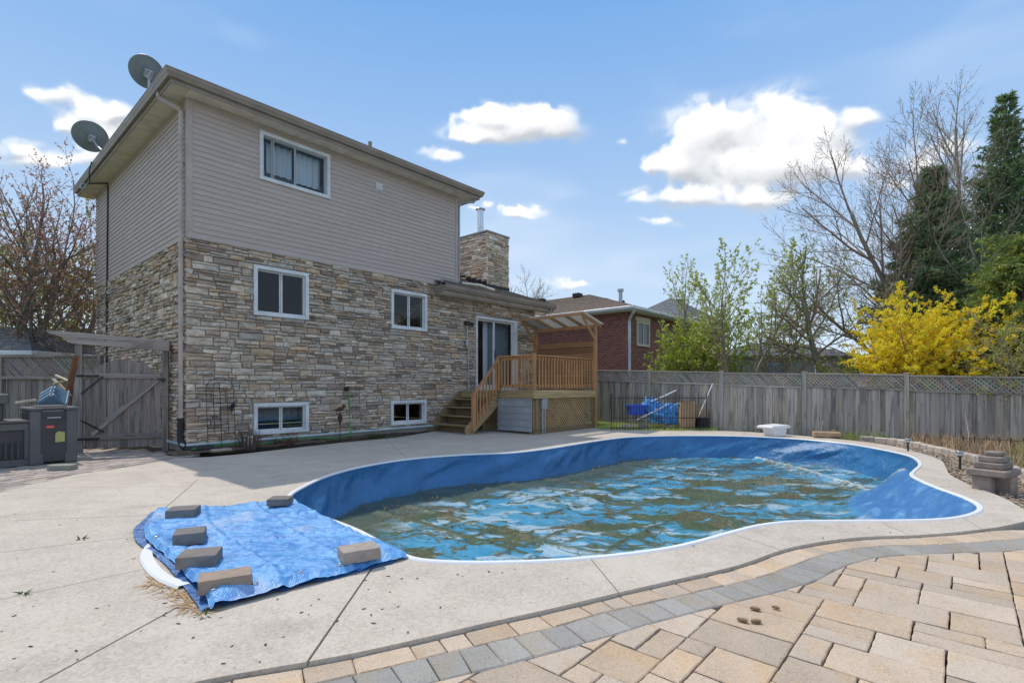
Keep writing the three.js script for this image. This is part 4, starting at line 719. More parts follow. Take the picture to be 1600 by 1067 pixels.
    part('vent_pipe', std(new THREE.CylinderGeometry(0.05, 0.05, 1.1, 16)).translate(4.655, 7.15, -1.2), M.gutter, house);
  }
  // lower eaves and roof
  {
    const y = 3.66, a = 5.86, b = 10.72;
    for (let i = 0; i < 17; i++) { const p = a + i * 0.29, q = Math.min(b, p + 0.287); part('soffit_panel', bx(p, q, y, y + 0.012, 0.035, so, 0.003, 'z'), M.soffit, house); }
    part('fascia', [bx(a, b, y - 0.01, y + 0.2, so, so + 0.02), bx(a - 0.02, a, y - 0.01, y + 0.22, 0.0, so + 0.021)], M.gutter, house);
    part('gutter', gutter(a, b + 0.04, y + 0.09, 0, 0).translate(0, 0, so + 0.02), M.gutter, house);
    const rake = new THREE.Shape([[go - 0.1, y + 0.02], [go - 0.1, y + 0.2], [-3.8, y + 1.62], [-3.8, y + 1.44]].map(([p, q]) => new THREE.Vector2(-p, q)));
    part('rake_board', std(new THREE.ExtrudeGeometry(rake, { depth: 0.025, bevelEnabled: false }).rotateY(Math.PI / 2).translate(b - 0.02, 0, 0)), M.gutter, house);
    // shingle courses of the slope towards the garden
    const rows = 30, run = 4.25, sl = 0.333, rf = [];
    for (let k = 0; k < rows; k++) { const n0 = go - 0.02 - k * run / rows, n1 = n0 - run / rows - 0.02, yy = y + 0.235 + (go - n0) * sl, m = new MB(), A = [[a, yy, n0], [b + 0.04, yy, n0]], Bq = [[a, yy + (n0 - n1) * sl, n1], [b + 0.04, yy + (n0 - n1) * sl, n1]]; m.quad([A[0][0], yy + 0.012, n0], [A[1][0], yy + 0.012, n0], Bq[1], Bq[0]); m.quad(A[0], A[1], [A[1][0], yy + 0.012, n0], [A[0][0], yy + 0.012, n0]); rf.push(m.geo(1, 'x', [R(0, 3), R(0, 3)])); }
    const back = new MB(), yr = y + 0.235 + run * sl; back.quad([a, yr, go - run], [b + 0.04, yr, go - run], [b + 0.04, y + 0.2, -DEP - 0.4], [a, y + 0.2, -DEP - 0.4]); back.quad([a, y + 0.13, go - 0.02], [b + 0.04, y + 0.13, go - 0.02], [b + 0.04, yr - 0.07, go - run], [a, yr - 0.07, go - run]); rf.push(back.geo());
    part('roof', rf, M.shingleOwn, house, null, 'brown shingled lower roof beside the chimney');
    const fls = new MB(), ry = (n) => y + 0.25 + (go - n) * sl; for (let k = 0; k < 7; k++) { const n0 = -ct0 + 0.05 - k * 0.26, n1 = n0 - 0.25; fls.quad([cs0 - 0.055, ry(n0), n0], [cs0 - 0.055, ry(n1), n1], [cs0 - 0.06, ry(n1) + 0.12, n1], [cs0 - 0.06, ry(n1) + 0.12, n0]); } fls.quad([cs0 - 0.06, ry(-ct0 + 0.06), -ct0 + 0.062], [cs1, ry(-ct0 + 0.06), -ct0 + 0.062], [cs1, ry(-ct0 + 0.06) + 0.1, -ct0 + 0.062], [cs0 - 0.06, ry(-ct0 + 0.06) + 0.1, -ct0 + 0.062]);
    part('flashing', fls.geo(), M.black, house);
  }
  // rainwater pipes
  const pipe = (pts, w, h) => pts.slice(1).map((p, i) => bar(pts[i], p, w, h, 0.012));
  const dx = -0.085;
  part('downspout', [...pipe([V3(dx - 0.29, 6.55, -0.42 + 0.1), V3(dx - 0.29, 6.44, -0.4 + 0.1), V3(dx, 6.26, -0.09), V3(dx, 0.5, -0.09)], 0.062, 0.085)], M.trim, house);
  part('pipe_strap', [bx(dx - 0.04, dx + 0.08, 5.3, 5.33, -0.14, -0.04), bx(dx - 0.04, dx + 0.08, 3.0, 3.03, -0.14, -0.04), bx(dx - 0.04, dx + 0.08, 1.3, 1.33, -0.14, -0.04)], M.trim, house);
  { const pts = [V3(dx, 0.62, -0.09), V3(dx, 0.2, -0.085), V3(dx + 0.02, 0.1, 0.0), V3(dx + 0.08, 0.06, 0.09), V3(dx + 0.2, 0.055, 0.15), V3(dx + 0.46, 0.055, 0.2)], c = new THREE.CatmullRomCurve3(pts).getSpacedPoints(90); part('flexible_elbow', tube(c, c.map((_, i) => i % 3 === 0 ? 0.05 : 0.06), 12), M.blackSoft, house); }
  part('downspout', [...pipe([V3(L1 + 0.42, 6.54, 0.3), V3(L1 + 0.42, 6.4, 0.28), V3(L1 + 0.09, 6.36, 0.05), V3(L1 + 0.065, 6.2, 0.02), V3(L1 + 0.065, 4.2, 0.02), V3(L1 - 0.05, 4.08, 0.09), V3(L1 - 0.62, 4.09, 0.1), V3(L1 - 0.7, 3.86, 0.14)], 0.055, 0.06)], M.galvPaint || (M.galvPaint = mat([0.33, 0.33, 0.34], { roughness: 0.45 })), house);
  part('downspout', [...pipe([V3(10.5, 3.76, 0.42), V3(10.5, 3.64, 0.4), V3(10.14, 3.42, 0.06), V3(10.14, 0.3, 0.06)], 0.055, 0.065)], M.gutter, house);
  part('lower_gutter_run', pipe([V3(L1 + 0.12, 4.09, 0.1), V3(L1 + 0.75, 4.12, 0.16), V3(L1 + 1.15, 4.0, 0.38)], 0.05, 0.06), M.soffit, house);
  // vent hood, lamp, conduit, base pipe, cables
  { const [s, y] = onFront(591, 293); part('vent_hood', [bx(s - 0.09, s + 0.09, y - 0.08, y + 0.09, 0.015, 0.045), bx(s - 0.07, s + 0.07, y + 0.02, y + 0.05, 0.04, 0.075), bx(s - 0.07, s + 0.07, y - 0.05, y - 0.02, 0.04, 0.07)], M.white, house); }
  { const [s, y] = onFront(727, 505), [s2, y2] = onFront(729, 628); part('wall_lamp', [bx(s - 0.09, s + 0.1, y - 0.06, y + 0.05, 0.03, 0.14, 0.012), lathe([[0, 0], [0.05, 0.0], [0.06, 0.07], [0, 0.07]], 14).rotateX(0.9).translate(s + 0.13, y - 0.06, 0.13)], M.black, house);
    part('conduit', tube([V3(s, y - 0.05, 0.075), V3(s, y - 0.62, 0.075), V3(s + 0.04, y - 0.75, 0.08), V3(s + 0.06, y2, 0.08)], 0.016, 8), M.galv, house); part('junction_box', bx(s - 0.05, s + 0.05, y - 0.66, y - 0.5, 0.05, 0.11, 0.01), M.galv, house); }
  part('base_pipe', [tube([V3(-0.05, 0.13, 0.1), V3(2.2, 0.135, 0.1), V3(6.0, 0.15, 0.1)], 0.028, 10), tube([V3(-0.1, 0.14, 0.09), V3(-0.1, 0.15, -1.0)], 0.028, 8)], M.pvc, house);
  part('cable', [tube(curve([V3(-0.03, YT - 0.02, -6.05), V3(-0.035, 5, -6.1), V3(-0.035, 3.4, -6.15), V3(-0.05, 0.4, -6.15)], 30), 0.022, 6), tube(curve([V3(-0.03, YT - 0.02, -6.05), V3(-0.2, YT - 0.03, -6.2), V3(-so - 0.03, YT - 0.04, -6.4)], 12), 0.016, 6), tube(curve([V3(-so - 0.13, YG, -5.4), V3(-so - 0.14, YG - 0.2, -5.6), V3(-so - 0.05, YT - 0.05, -6.1), V3(-so - 0.03, YT - 0.05, -6.4)], 20), 0.012, 6)], M.black, house);
  part('cable_coil', tube(Array.from({ length: 50 }, (_, i) => { const a = i / 50 * 6 * Math.PI; return V3(-so - 0.1 + 0.05 * Math.sin(a), YT - 0.06 + 0.06 * Math.cos(a), -6.55 - i * 0.004); }), 0.009, 5), M.pvc, house);

  // soil along the foot of the wall
  structure('planting_strip', sheet(60, 6, (u, v) => HW(lerp(-0.35, 5.6, u), -0.012 + 0.05 * (fbm2(u * 40, v * 5, 3, 44)) + 0.03 * v * sstep(1, 0.8, u), lerp(0.02, lerp(0.52, 0.2, sstep(0.1, 0.85, u)), 1 - v)), 1), M.soil);

  // dishes on the eaves: their backs to the garden
  const dishAim = V3(-0.62, 0.62, -0.48).normalize();
  function dish(label, centre, dia, foot) {
    const t = thing('satellite_dish', label, 'satellite dish', centre, 0, 'satellite dishes on the house eaves'), q = new THREE.Quaternion().setFromUnitVectors(V3(0, 1, 0), dishAim), r = dia / 2;
    const pr = []; for (let i = 0; i <= 14; i++) { const x = r * i / 14; pr.push([x, x * x * 0.28]); } pr.push([r + 0.008, r * r * 0.28 + 0.003], [r + 0.006, r * r * 0.28 - 0.012]); for (let i = 14; i >= 0; i--) { const x = r * i / 14; pr.push([x, x * x * 0.28 - 0.012]); }
    const g = new THREE.LatheGeometry(pr.map(([x, y]) => new THREE.Vector2(x, y)), 48); g.scale(1, 1, 1.08); g.applyQuaternion(q); const gg = g.toNonIndexed(); gg.setAttribute('color', new THREE.BufferAttribute(new Float32Array(gg.attributes.position.count * 3).fill(1), 3));
    part('reflector', gg, M.dish, t);
    const b0 = dishAim.clone().multiplyScalar(-0.03), b1 = dishAim.clone().multiplyScalar(-0.13), ft = foot.clone().sub(centre);
    part('bracket', [bar(b0, b1, 0.14, 0.16, 0.01), bar(b1.clone().add(V3(-0.05, -0.06, 0)), b1.clone().add(V3(0.05, 0.06, 0)), 0.04, 0.05)], M.galv, t);
    part('mast', tube([b1, b1.clone().lerp(ft, 0.5).add(V3(0, -0.03, 0)), ft], 0.022, 8), M.galv, t);
    const tip = dishAim.clone().multiplyScalar(r * 1.1).add(V3(0, -r * 0.5, 0)); part('feed_arm', [tube([b0.clone().add(V3(0, -r * 0.4, 0)), tip], 0.012, 6), bar(tip, tip.clone().addScaledVector(dishAim, -0.09), 0.05, 0.05)], M.galv, t);
    return t;
  }
  dish('round grey satellite dish rising behind the roof edge at the house corner', D(229, 113, 10.3), 0.58, HW(-0.38, 6.72, -0.9));
  dish('tilted grey satellite dish on an arm off the far part of the left eave', D(141, 214, 12.7), 0.7, HW(-0.42, 6.66, -4.4));
}

// ---------------------------------------------------------------- the deck by the sliding door
{
  const S0 = 6.78, S1 = 9.57, NF = 2.69, NA = 1.48, FH = 1.077, o = V3(S0, 0, NF), deck = thing('wooden_deck', 'raised cedar deck with balusters, lattice skirt and side stairs at the sliding door', 'deck', HW(S0, 0, NF), TH);
  const at = (g) => g.translate(-o.x, 0, -o.z), P2 = (name, gs, m, label) => part(name, at(merge(Array.isArray(gs) ? gs : [gs])), m, deck, null, label);
  const vary = (g, k = R(0.82, 1.12)) => tint(g, [k, k * R(0.96, 1.02), k * R(0.92, 1)]);
  for (let i = 0; i < 20; i++) { const z0 = NF - 0.02 - i * 0.132, z1 = z0 - 0.127; P2('deck_board', vary(bx(S0 + 0.02, S1, FH - 0.03, FH, z1, z0, 0.004, 'x')), M.treated); }
  P2('rim_joist', vary(bx(S0 - 0.04, S1 + 0.02, FH - 0.19, FH - 0.002, NF + 0.002, NF + 0.04, 0.004, 'x'), 1.05), M.treated); P2('rim_joist', vary(bx(S0 - 0.04, S0 - 0.002, FH - 0.19, FH - 0.003, 0.06, NF, 0.004, 'z'), 0.85), M.treated); P2('rim_joist', vary(bx(S1 - 0.02, S1 + 0.02, FH - 0.19, FH - 0.034, 0.06, NF, 0.004, 'z')), M.treated);
  const post = (s, n, y0, y1) => P2('post', vary(bx(s - 0.044, s + 0.044, y0, y1, n - 0.044, n + 0.044, 0.006, 'y')), M.cedar);
  post(S0 + 0.03, NF - 0.02, FH - 0.03, FH + 0.94); post(S0 + 0.03, NA, FH - 0.1, FH + 0.9); post(S1 - 0.05, NF - 0.02, FH, FH + 0.9);
  P2('handrail', [vary(bx(S0 + 0.07, S1 - 0.09, FH + 0.87, FH + 0.905, NF - 0.09, NF + 0.05, 0.006, 'x'))], M.cedar); P2('rail', vary(bx(S0 + 0.075, S1 - 0.095, FH + 0.79, FH + 0.869, NF - 0.04, NF - 0.002, 0.004, 'x')), M.cedar); P2('rail', vary(bx(S0 + 0.075, S1 - 0.095, FH + 0.09, FH + 0.17, NF - 0.04, NF - 0.002, 0.004, 'x')), M.cedar);
  P2('handrail', [vary(bx(S0 - 0.04, S0 + 0.1, FH + 0.872, FH + 0.907, NA + 0.045, NF - 0.065, 0.006, 'z'))], M.cedar); P2('rail', vary(bx(S0 + 0.01, S0 + 0.048, FH + 0.79, FH + 0.87, NA + 0.045, NF - 0.065, 0.004, 'z')), M.cedar); P2('rail', vary(bx(S0 + 0.01, S0 + 0.048, FH + 0.09, FH + 0.17, NA + 0.045, NF - 0.065, 0.004, 'z')), M.cedar);
  for (let i = 0; i < 20; i++) { const s = S0 + 0.19 + i * (S1 - S0 - 0.36) / 19; P2('baluster', vary(bx(s - 0.018, s + 0.018, FH + 0.05, FH + 0.86, NF, NF + 0.036, 0.004, 'y')), M.cedar); }
  for (let i = 0; i < 9; i++) { const n = NA + 0.14 + i * (NF - NA - 0.3) / 8; P2('baluster', vary(bx(S0 - 0.028, S0 + 0.008, FH + 0.05, FH + 0.86, n - 0.018, n + 0.018, 0.004, 'y')), M.cedar); }
  // stairs towards the left, beside the wall
  const ST = 5.72, rise = FH / 5, goS = (S0 - ST) / 4.4;
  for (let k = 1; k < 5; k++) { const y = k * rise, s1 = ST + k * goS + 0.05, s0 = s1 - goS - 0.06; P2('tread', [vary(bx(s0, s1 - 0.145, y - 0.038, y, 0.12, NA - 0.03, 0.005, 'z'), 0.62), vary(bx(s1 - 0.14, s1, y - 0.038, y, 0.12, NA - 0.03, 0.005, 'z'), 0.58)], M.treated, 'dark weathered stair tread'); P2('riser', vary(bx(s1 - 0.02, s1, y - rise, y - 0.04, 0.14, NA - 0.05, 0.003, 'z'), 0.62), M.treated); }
  const strPts = [[ST - 0.12, 0], [ST + 0.12, 0], [S0 - 0.045, FH - 0.42], [S0 - 0.045, FH - 0.02], [S0 - 0.12, FH - 0.03], [ST - 0.12, 0.16]];
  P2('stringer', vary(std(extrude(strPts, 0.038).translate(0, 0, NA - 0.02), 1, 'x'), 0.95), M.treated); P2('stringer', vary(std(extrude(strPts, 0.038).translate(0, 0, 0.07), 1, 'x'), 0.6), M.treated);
  const nb = ST + 0.1; P2('newel_post', vary(bx(nb - 0.044, nb + 0.044, 0.08, 1.0, NA + 0.019, NA + 0.107, 0.006, 'y')), M.cedar);
  const q0 = V3(nb, 0.98, NA + 0.06), q1 = V3(S0 + 0.03, FH + 0.88, NA + 0.04); P2('handrail', vary(bar(q0, q1, 0.1, 0.036, 0.006)), M.cedar); P2('rail', vary(bar(V3(nb, 0.3, NA + 0.06), V3(S0, FH + 0.17, NA + 0.045), 0.036, 0.06)), M.cedar);
  for (let i = 0; i < 8; i++) { const t = (i + 0.7) / 8.4, s = lerp(nb, S0, t), y = lerp(0.1, FH + 0.02, t); P2('baluster', vary(bx(s - 0.018, s + 0.018, y + 0.06, y + 0.84, NA + 0.08, NA + 0.116, 0.004, 'y')), M.cedar); }
  // skirt: ribbed metal on the left, lattice in front
  { const mt = []; for (let k = 0; k < 5; k++) { const y0 = 0.06 + k * 0.164; mt.push(std(extrude([[0, y0], [0.006, y0 + 0.012], [0.012, y0 + 0.125], [0.045, y0 + 0.14], [0.045, y0 + 0.164], [0, y0 + 0.164]].map(([x, y]) => [-x, y]), NF - NA - 0.06).translate(S0 - 0.05, 0, NA + 0.04))); } P2('metal_panel', mt, M.panel, 'horizontally ribbed grey metal skirt panel'); }
  const lat = (w, h, sp, sw, th) => { const m = []; for (const dir of [1, -1]) for (let x = -h; x < w; x += sp) { let a = x, y0 = 0, b = x + h, y1 = h; if (a < 0) { y0 = -a; a = 0; } if (b > w) { y1 = h - (b - w); b = w; } if (y1 - y0 < 0.02) continue; const A = dir > 0 ? V3(a, y0, 0) : V3(w - a, y0, th), B = dir > 0 ? V3(b, y1, 0) : V3(w - b, y1, th); m.push(tint(bar(A, B, th * 0.98, sw, 0.0008), [1, 1, 1].map(() => R(0.8, 1.1)))); } return merge(m); };
  M.lattice = lat;
  P2('lattice_skirt', tint(lat(S1 - S0 - 0.3, FH - 0.3, 0.1, 0.03, 0.007).translate(S0 + 0.1, 0.1, NF - 0.03), [1.1, 1.05, 1.0]), M.treated, 'diamond lattice skirt below the deck'); P2('lattice_skirt', tint(lat(0.24, FH - 0.3, 0.1, 0.03, 0.007).translate(S1 - 0.17, 0.1, NF - 0.022), [0.6, 0.5, 0.42]), M.treated);
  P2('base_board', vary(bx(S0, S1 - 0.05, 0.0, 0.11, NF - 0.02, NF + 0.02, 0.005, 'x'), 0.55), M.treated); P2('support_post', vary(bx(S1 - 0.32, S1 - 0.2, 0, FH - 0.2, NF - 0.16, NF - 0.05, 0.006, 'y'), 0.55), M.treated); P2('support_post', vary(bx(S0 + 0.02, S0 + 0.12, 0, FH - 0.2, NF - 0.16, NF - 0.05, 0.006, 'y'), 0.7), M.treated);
  P2('skirt_backing', [bx(S0 + 0.12, S1, 0, FH - 0.2, NF - 1.9, NF - 1.88), bx(S1 - 0.06, S1 - 0.04, 0, FH - 0.2, 0.1, NF - 0.3)], M.treated, 'boards behind the lattice');
  { const s = S0 + 0.34; P2('electrical_box', bx(s - 0.09, s + 0.1, 0.62, FH - 0.2, NF + 0.005, NF + 0.1, 0.01), M.galv); P2('conduit', [tube([V3(s - 0.05, 0.63, NF + 0.05), V3(s - 0.05, 0.0, NF + 0.05)], 0.02, 8), tube([V3(s + 0.04, 0.63, NF + 0.05), V3(s + 0.04, 0.0, NF + 0.05)], 0.016, 8)], M.galv); }

  // canopy and privacy screen on the far side of the deck
  const cp = thing('deck_canopy', 'small lean-to canopy of timber and corrugated sheets over the deck', 'canopy', HW(S1, 0, NF), TH), o2 = V3(S1, 0, NF), P3 = (name, gs, m, label) => part(name, merge(Array.isArray(gs) ? gs : [gs]).translate(-o2.x, 0, -o2.z), m, cp, null, label);
  const yh = 3.25, sh = 8.88, yl = 2.995, sl = 9.87, yr = (s) => lerp(yh, yl, (s - sh) / (sl - sh)), NB = 0.5;
  for (const n of [NF, NB]) { P3('post', vary(bx(S1 - 0.005, S1 + 0.085, n === NF ? 0 : 1.0, yr(S1 + 0.04) - 0.09, n - 0.05, n + 0.04, 0.006, 'y')), M.cedar); P3('brace', vary(bar(V3(sh + 0.08, yh - 0.1, n), V3(S1 + 0.02, 2.52, n), 0.038, 0.085)), M.cedar); }
  for (let i = 0; i < 5; i++) { const n = lerp(NB - 0.02, NF + 0.02, i / 4); P3('rafter', vary(bar(V3(sh, yh - 0.05, n), V3(sl, yl - 0.05, n), 0.038, 0.09)), i === 4 ? M.cedar : M.treated); }
  P3('beam', vary(bar(V3(sh - 0.02, yh - 0.045, NB - 0.06), V3(sh - 0.02, yh - 0.045, NF + 0.06), 0.038, 0.06)), M.cedar); P3('beam', vary(bx(S1 + 0.0, S1 + 0.08, yr(S1) - 0.19, yr(S1) - 0.1, NB, NF - 0.05, 0.005, 'z')), M.cedar);
  for (let i = 0; i < 2; i++) { const a = lerp(NB - 0.1, NF + 0.1, i / 2), b = lerp(NB - 0.1, NF + 0.1, (i + 1) / 2); P3('corrugated_sheet', (() => { const g = sheet(6, 90, (u, v) => V3(lerp(sh - 0.06, sl + 0.05, u), lerp(yh + 0.02, yl + 0.01, u) + 0.012 * Math.sin(v * (b - a) / 0.076 * 2 * Math.PI) + i * 0.003, lerp(a, b + 0.02, v))); return g; })(), M.canopy); }
  for (let i = 0; i < 8; i++) { const y = FH + 0.1 + i * 0.168; P3('screen_board', vary(bx(S1 + 0.03, S1 + 0.05, y, y + 0.145, NB - 0.1, NF - 0.05, 0.004, 'z'), R(0.4, 0.8)), M.cedar); }
}

// ---------------------------------------------------------------- fences and gate
{
  const F0 = V3(5.83, 0, -14.37), A = N.clone(), turn = TH - Math.PI / 2, fence = thing('wooden_fence', 'long weathered grey board fence with lattice top behind the swimming pool', 'fence', F0, turn);
  const top = (f) => 1.56 - 0.031 * f, LH = 0.31, posts = [-6.4, -4.25, -2.165, 0, 2.05, 4.1, 6.15, 8.2, 10.25, 12.3], tone = () => { const k = R(0.68, 1.22), w = R(-0.05, 0.07); return [k * (1 + w * 0.6), k, k * (1 - w)]; };
  const extra = [];
  posts.forEach((f, i) => { part('fence_post', tint(merge([bx(f - 0.05, f + 0.05, -0.3, top(f) + 0.05, -0.06, 0.045, 0.008, 'y'), bx(f - 0.058, f + 0.058, top(f) + 0.05, top(f) + 0.072, -0.068, 0.053, 0.008)]), tone()), M.greyWood, fence);
    if (i === posts.length - 1) return;
    const f0 = f + 0.05, f1 = posts[i + 1] - 0.05, w = f1 - f0, slope = (top(f1) - top(f0)) / w, step = R(-0.02, 0.02);
    const tilt = new THREE.Matrix4().set(1, 0, 0, f0, slope, 1, 0, top(f0) - LH + step, 0, 0, 1, 0, 0, 0, 0, 1);
    part('lattice_panel', M.lattice(w, LH, 0.088, 0.034, 0.007).translate(0, 0, 0.0).applyMatrix4(tilt), M.greyWood, fence);
    part('rail', tint(bar(V3(f0, top(f0) + step + 0.012, 0), V3(f1, top(f1) + step + 0.012, 0), 0.08, 0.035), tone()), M.greyWood, fence);
    part('rail', tint(bar(V3(f0, top(f0) + step - LH - 0.01, 0.004), V3(f1, top(f1) + step - LH - 0.01, 0.004), 0.08, 0.04), tone()), M.greyWood, fence);
    part('rail', tint(bar(V3(f0, 0.1, -0.02), V3(f1, 0.1, -0.02), 0.04, 0.08), tone()), M.greyWood, fence);
    let x = f0, k = 0; while (x < f1 - 0.02) { const bw = Math.min(f1 - x, R(0.115, 0.15)), front = k++ % 2, yt = top(x) + step - LH - 0.015, c = tone(); part('fence_board', tint(bx(x - (front ? 0.012 : 0), x + bw + (front ? 0.012 : 0) - 0.002, -0.28, yt, front ? 0.004 : -0.022, front ? 0.021 : -0.004, 0.003, 'y'), c), M.greyWood, fence); x += bw * 0.94; }
  });
  // the fence behind the gate
  const lf = thing('back_fence', 'dark weathered fence with lattice top left of the gate under the trees', 'fence', V3(-8.7, 0, -10.9));
  const dk = () => R(0.7, 1.1);
  for (let x = -6.3; x < -0.02; x += 0.135) { const k = dk(); part('fence_board', tint(bx(x, x + 0.13, -0.1, 1.37, -0.01 + (Math.round(x / 0.135) % 2) * 0.02, 0.008 + (Math.round(x / 0.135) % 2) * 0.02, 0.003, 'y'), [k, k, k]), M.gateWood, lf); }
  for (let i = 0; i < 4; i++) { const x = -i * 2.08; part('fence_post', tint(bx(x - 0.05, x + 0.05, -0.1, 1.86, -0.05, 0.05, 0.006, 'y'), [1, 1, 1]), M.gateWood, lf); if (i < 3) { part('lattice_panel', M.lattice(1.97, 0.4, 0.085, 0.036, 0.008).translate(x - 2.03, 1.41, 0), M.gateWood, lf); part('rail', bx(x - 2.03, x - 0.05, 1.81, 1.85, -0.04, 0.045), M.gateWood, lf); part('rail', bx(x - 2.03, x - 0.05, 1.35, 1.41, -0.05, 0.055), M.gateWood, lf); } }

  // the arched gate
  const PL = V3(-7.87, 0, -9.39), PR = V3(-6.68, 0, -9.96), L = PL.distanceTo(PR), gt = thing('garden_gate', 'weathered arched board gate with diagonal brace below a timber beam', 'gate', PL, Math.atan2(-(PR.z - PL.z), PR.x - PL.x));
  const gv = (g, k = R(0.8, 1.15)) => tint(g, [k * R(0.97, 1.04), k, k * R(0.97, 1.04)]);
  part('gate_post', gv(bx(-0.05, 0.05, -0.05, 2.02, -0.05, 0.05, 0.006, 'y')), M.gateWood, gt); part('gate_post', gv(bx(L - 0.05, L + 0.05, -0.05, 1.93, -0.05, 0.05, 0.006, 'y')), M.gateWood, gt);
  part('beam', gv(std(extrude([[-0.42, 2.2], [L + 0.07, 2.08], [L + 0.07, 1.88], [-0.06, 1.97], [-0.14, 1.99], [-0.22, 2.08], [-0.42, 2.15]], 0.04).translate(0, 0, 0.052), 1, 'x'), 1.35), M.gateWood, gt);
  part('beam', gv(std(extrude([[-0.42, 2.2], [L + 0.07, 2.08], [L + 0.07, 1.88], [-0.06, 1.97], [-0.14, 1.99], [-0.22, 2.08], [-0.42, 2.15]], 0.04).translate(0, 0, -0.092), 1, 'x'), 1.1), M.gateWood, gt);
  const g0 = 0.08, g1 = L - 0.07, arch = (x) => 1.43 + 0.28 * Math.sin(Math.PI * clamp((x - g0) / (g1 - g0), 0.02, 0.98)), nb = 11, bw = (g1 - g0) / nb;
  for (let i = 0; i < nb; i++) { const a = g0 + i * bw + 0.004, b = g0 + (i + 1) * bw - 0.005, pts = [[a, 0.06], [b, 0.06], [b, arch(b)], [(a + b) / 2, arch((a + b) / 2)], [a, arch(a)]]; part('gate_board', gv(std(extrude(pts, 0.018).translate(0, 0, -0.02), 1, 'y', [R(0, 9), R(0, 9)])), M.gateWood, gt); }
  part('gate_rail', gv(bx(g0, g1, 1.35, 1.44, 0.0, 0.036, 0.004, 'x'), 1.1), M.gateWood, gt); part('gate_rail', gv(bx(g0, g1, 0.22, 0.31, 0.0, 0.036, 0.004, 'x'), 0.85), M.gateWood, gt); part('brace', gv(bar(V3(g0 + 0.1, 0.32, 0.02), V3(g1 - 0.03, 1.36, 0.02), 0.035, 0.09), 1.2), M.gateWood, gt);
  part('hinge', [bar(V3(0.04, 1.06, 0.055), V3(0.36, 1.38, 0.05), 0.008, 0.03), bx(-0.03, 0.3, 1.37, 1.41, 0.038, 0.06)], M.black, gt); part('hinge', [bar(V3(0.04, 0.58, 0.055), V3(0.38, 0.36, 0.05), 0.008, 0.03), bx(-0.03, 0.3, 0.22, 0.26, 0.038, 0.06)], M.black, gt);
  part('latch', [bx(g1 - 0.06, g1 + 0.08, 1.32, 1.345, 0.05, 0.07), bx(g1 + 0.02, g1 + 0.05, 1.28, 1.36, 0.05, 0.08)], M.black, gt);
}

// ---------------------------------------------------------------- the neighbours' houses
function hipHouse(name, label, corner, turn, w, l, ye, rise, wall, roofM, trimM, extra) {      // corner: the near corner of the eaves; w along +x, l along -z
  const h = thing(name, label, 'house', corner, turn), ov = 0.4;
  part('wall', [bx(ov, w - ov, -0.3, ye, -ov - 0.2, -ov), bx(ov, ov + 0.2, -0.3, ye, -l + ov, -ov - 0.2), bx(w - ov - 0.2, w - ov, -0.3, ye, -l + ov, -ov - 0.2), bx(ov + 0.2, w - ov - 0.2, -0.3, ye, -l + ov, -l + ov + 0.2)], wall, h);
  part('soffit', bx(0.02, w - 0.02, ye, ye + 0.03, -l + 0.02, -0.02), M.soffitPale || (M.soffitPale = mat([0.7, 0.69, 0.66], { roughness: 0.6 })), h);
  part('fascia', [bx(0, w, ye - 0.01, ye + 0.14, -0.02, 0.0), bx(-0.0, 0.02, ye - 0.011, ye + 0.141, -l, -0.021), bx(w - 0.02, w, ye - 0.011, ye + 0.141, -l, -0.021)], trimM, h);
  part('gutter', [bx(-0.1, w + 0.1, ye + 0.03, ye + 0.15, 0.001, 0.1, 0.02), bx(-0.1, -0.001, ye + 0.031, ye + 0.151, -l, 0.0, 0.02), bx(w + 0.001, w + 0.1, ye + 0.031, ye + 0.151, -l, 0.0, 0.02)], trimM, h);
  const m = Math.min(w, l) / 2, y = ye + 0.15, r = l > w ? [[w / 2, y + rise, -m], [w / 2, y + rise, -l + m]] : [[m, y + rise, -l / 2], [w - m, y + rise, -l / 2]], e = 0.05, c = [[-e, y, e], [w + e, y, e], [w + e, y, -l - e], [-e, y, -l - e]], rows = 26;
  const slope = (a, b, tb, ta) => { const g = []; for (let k = 0; k < rows; k++) { const q = (p, t, s, lift) => [lerp(p[0], s[0], t), lerp(p[1], s[1], t) + lift, lerp(p[2], s[2], t)], t0 = k / rows, t1 = (k + 1) / rows, mb = new MB(); const A = q(a, t0, ta, 0.02), B = q(b, t0, tb, 0.02), A0 = q(a, t0, ta, 0), B0 = q(b, t0, tb, 0), C1 = q(b, t1, tb, 0.002), D1 = q(a, t1, ta, 0.002); mb.quad(A0, B0, B, A); mb.quad(A, B, C1, D1); g.push(mb.geo(1, Math.abs(a[0] - b[0]) > Math.abs(a[2] - b[2]) ? 'x' : 'z', [R(0, 5), R(0, 5)])); } return merge(g); };
  const S = l > w ? [slope(c[0], c[1], r[0], r[0]), slope(c[1], c[2], r[1], r[0]), slope(c[2], c[3], r[1], r[1]), slope(c[3], c[0], r[0], r[1])] : [slope(c[0], c[1], r[1], r[0]), slope(c[1], c[2], r[1], r[1]), slope(c[2], c[3], r[0], r[1]), slope(c[3], c[0], r[0], r[0])];
  const roof = part('roof', S, roofM, h);
  if (extra) extra(h, roof, y, m);
  return h;
}
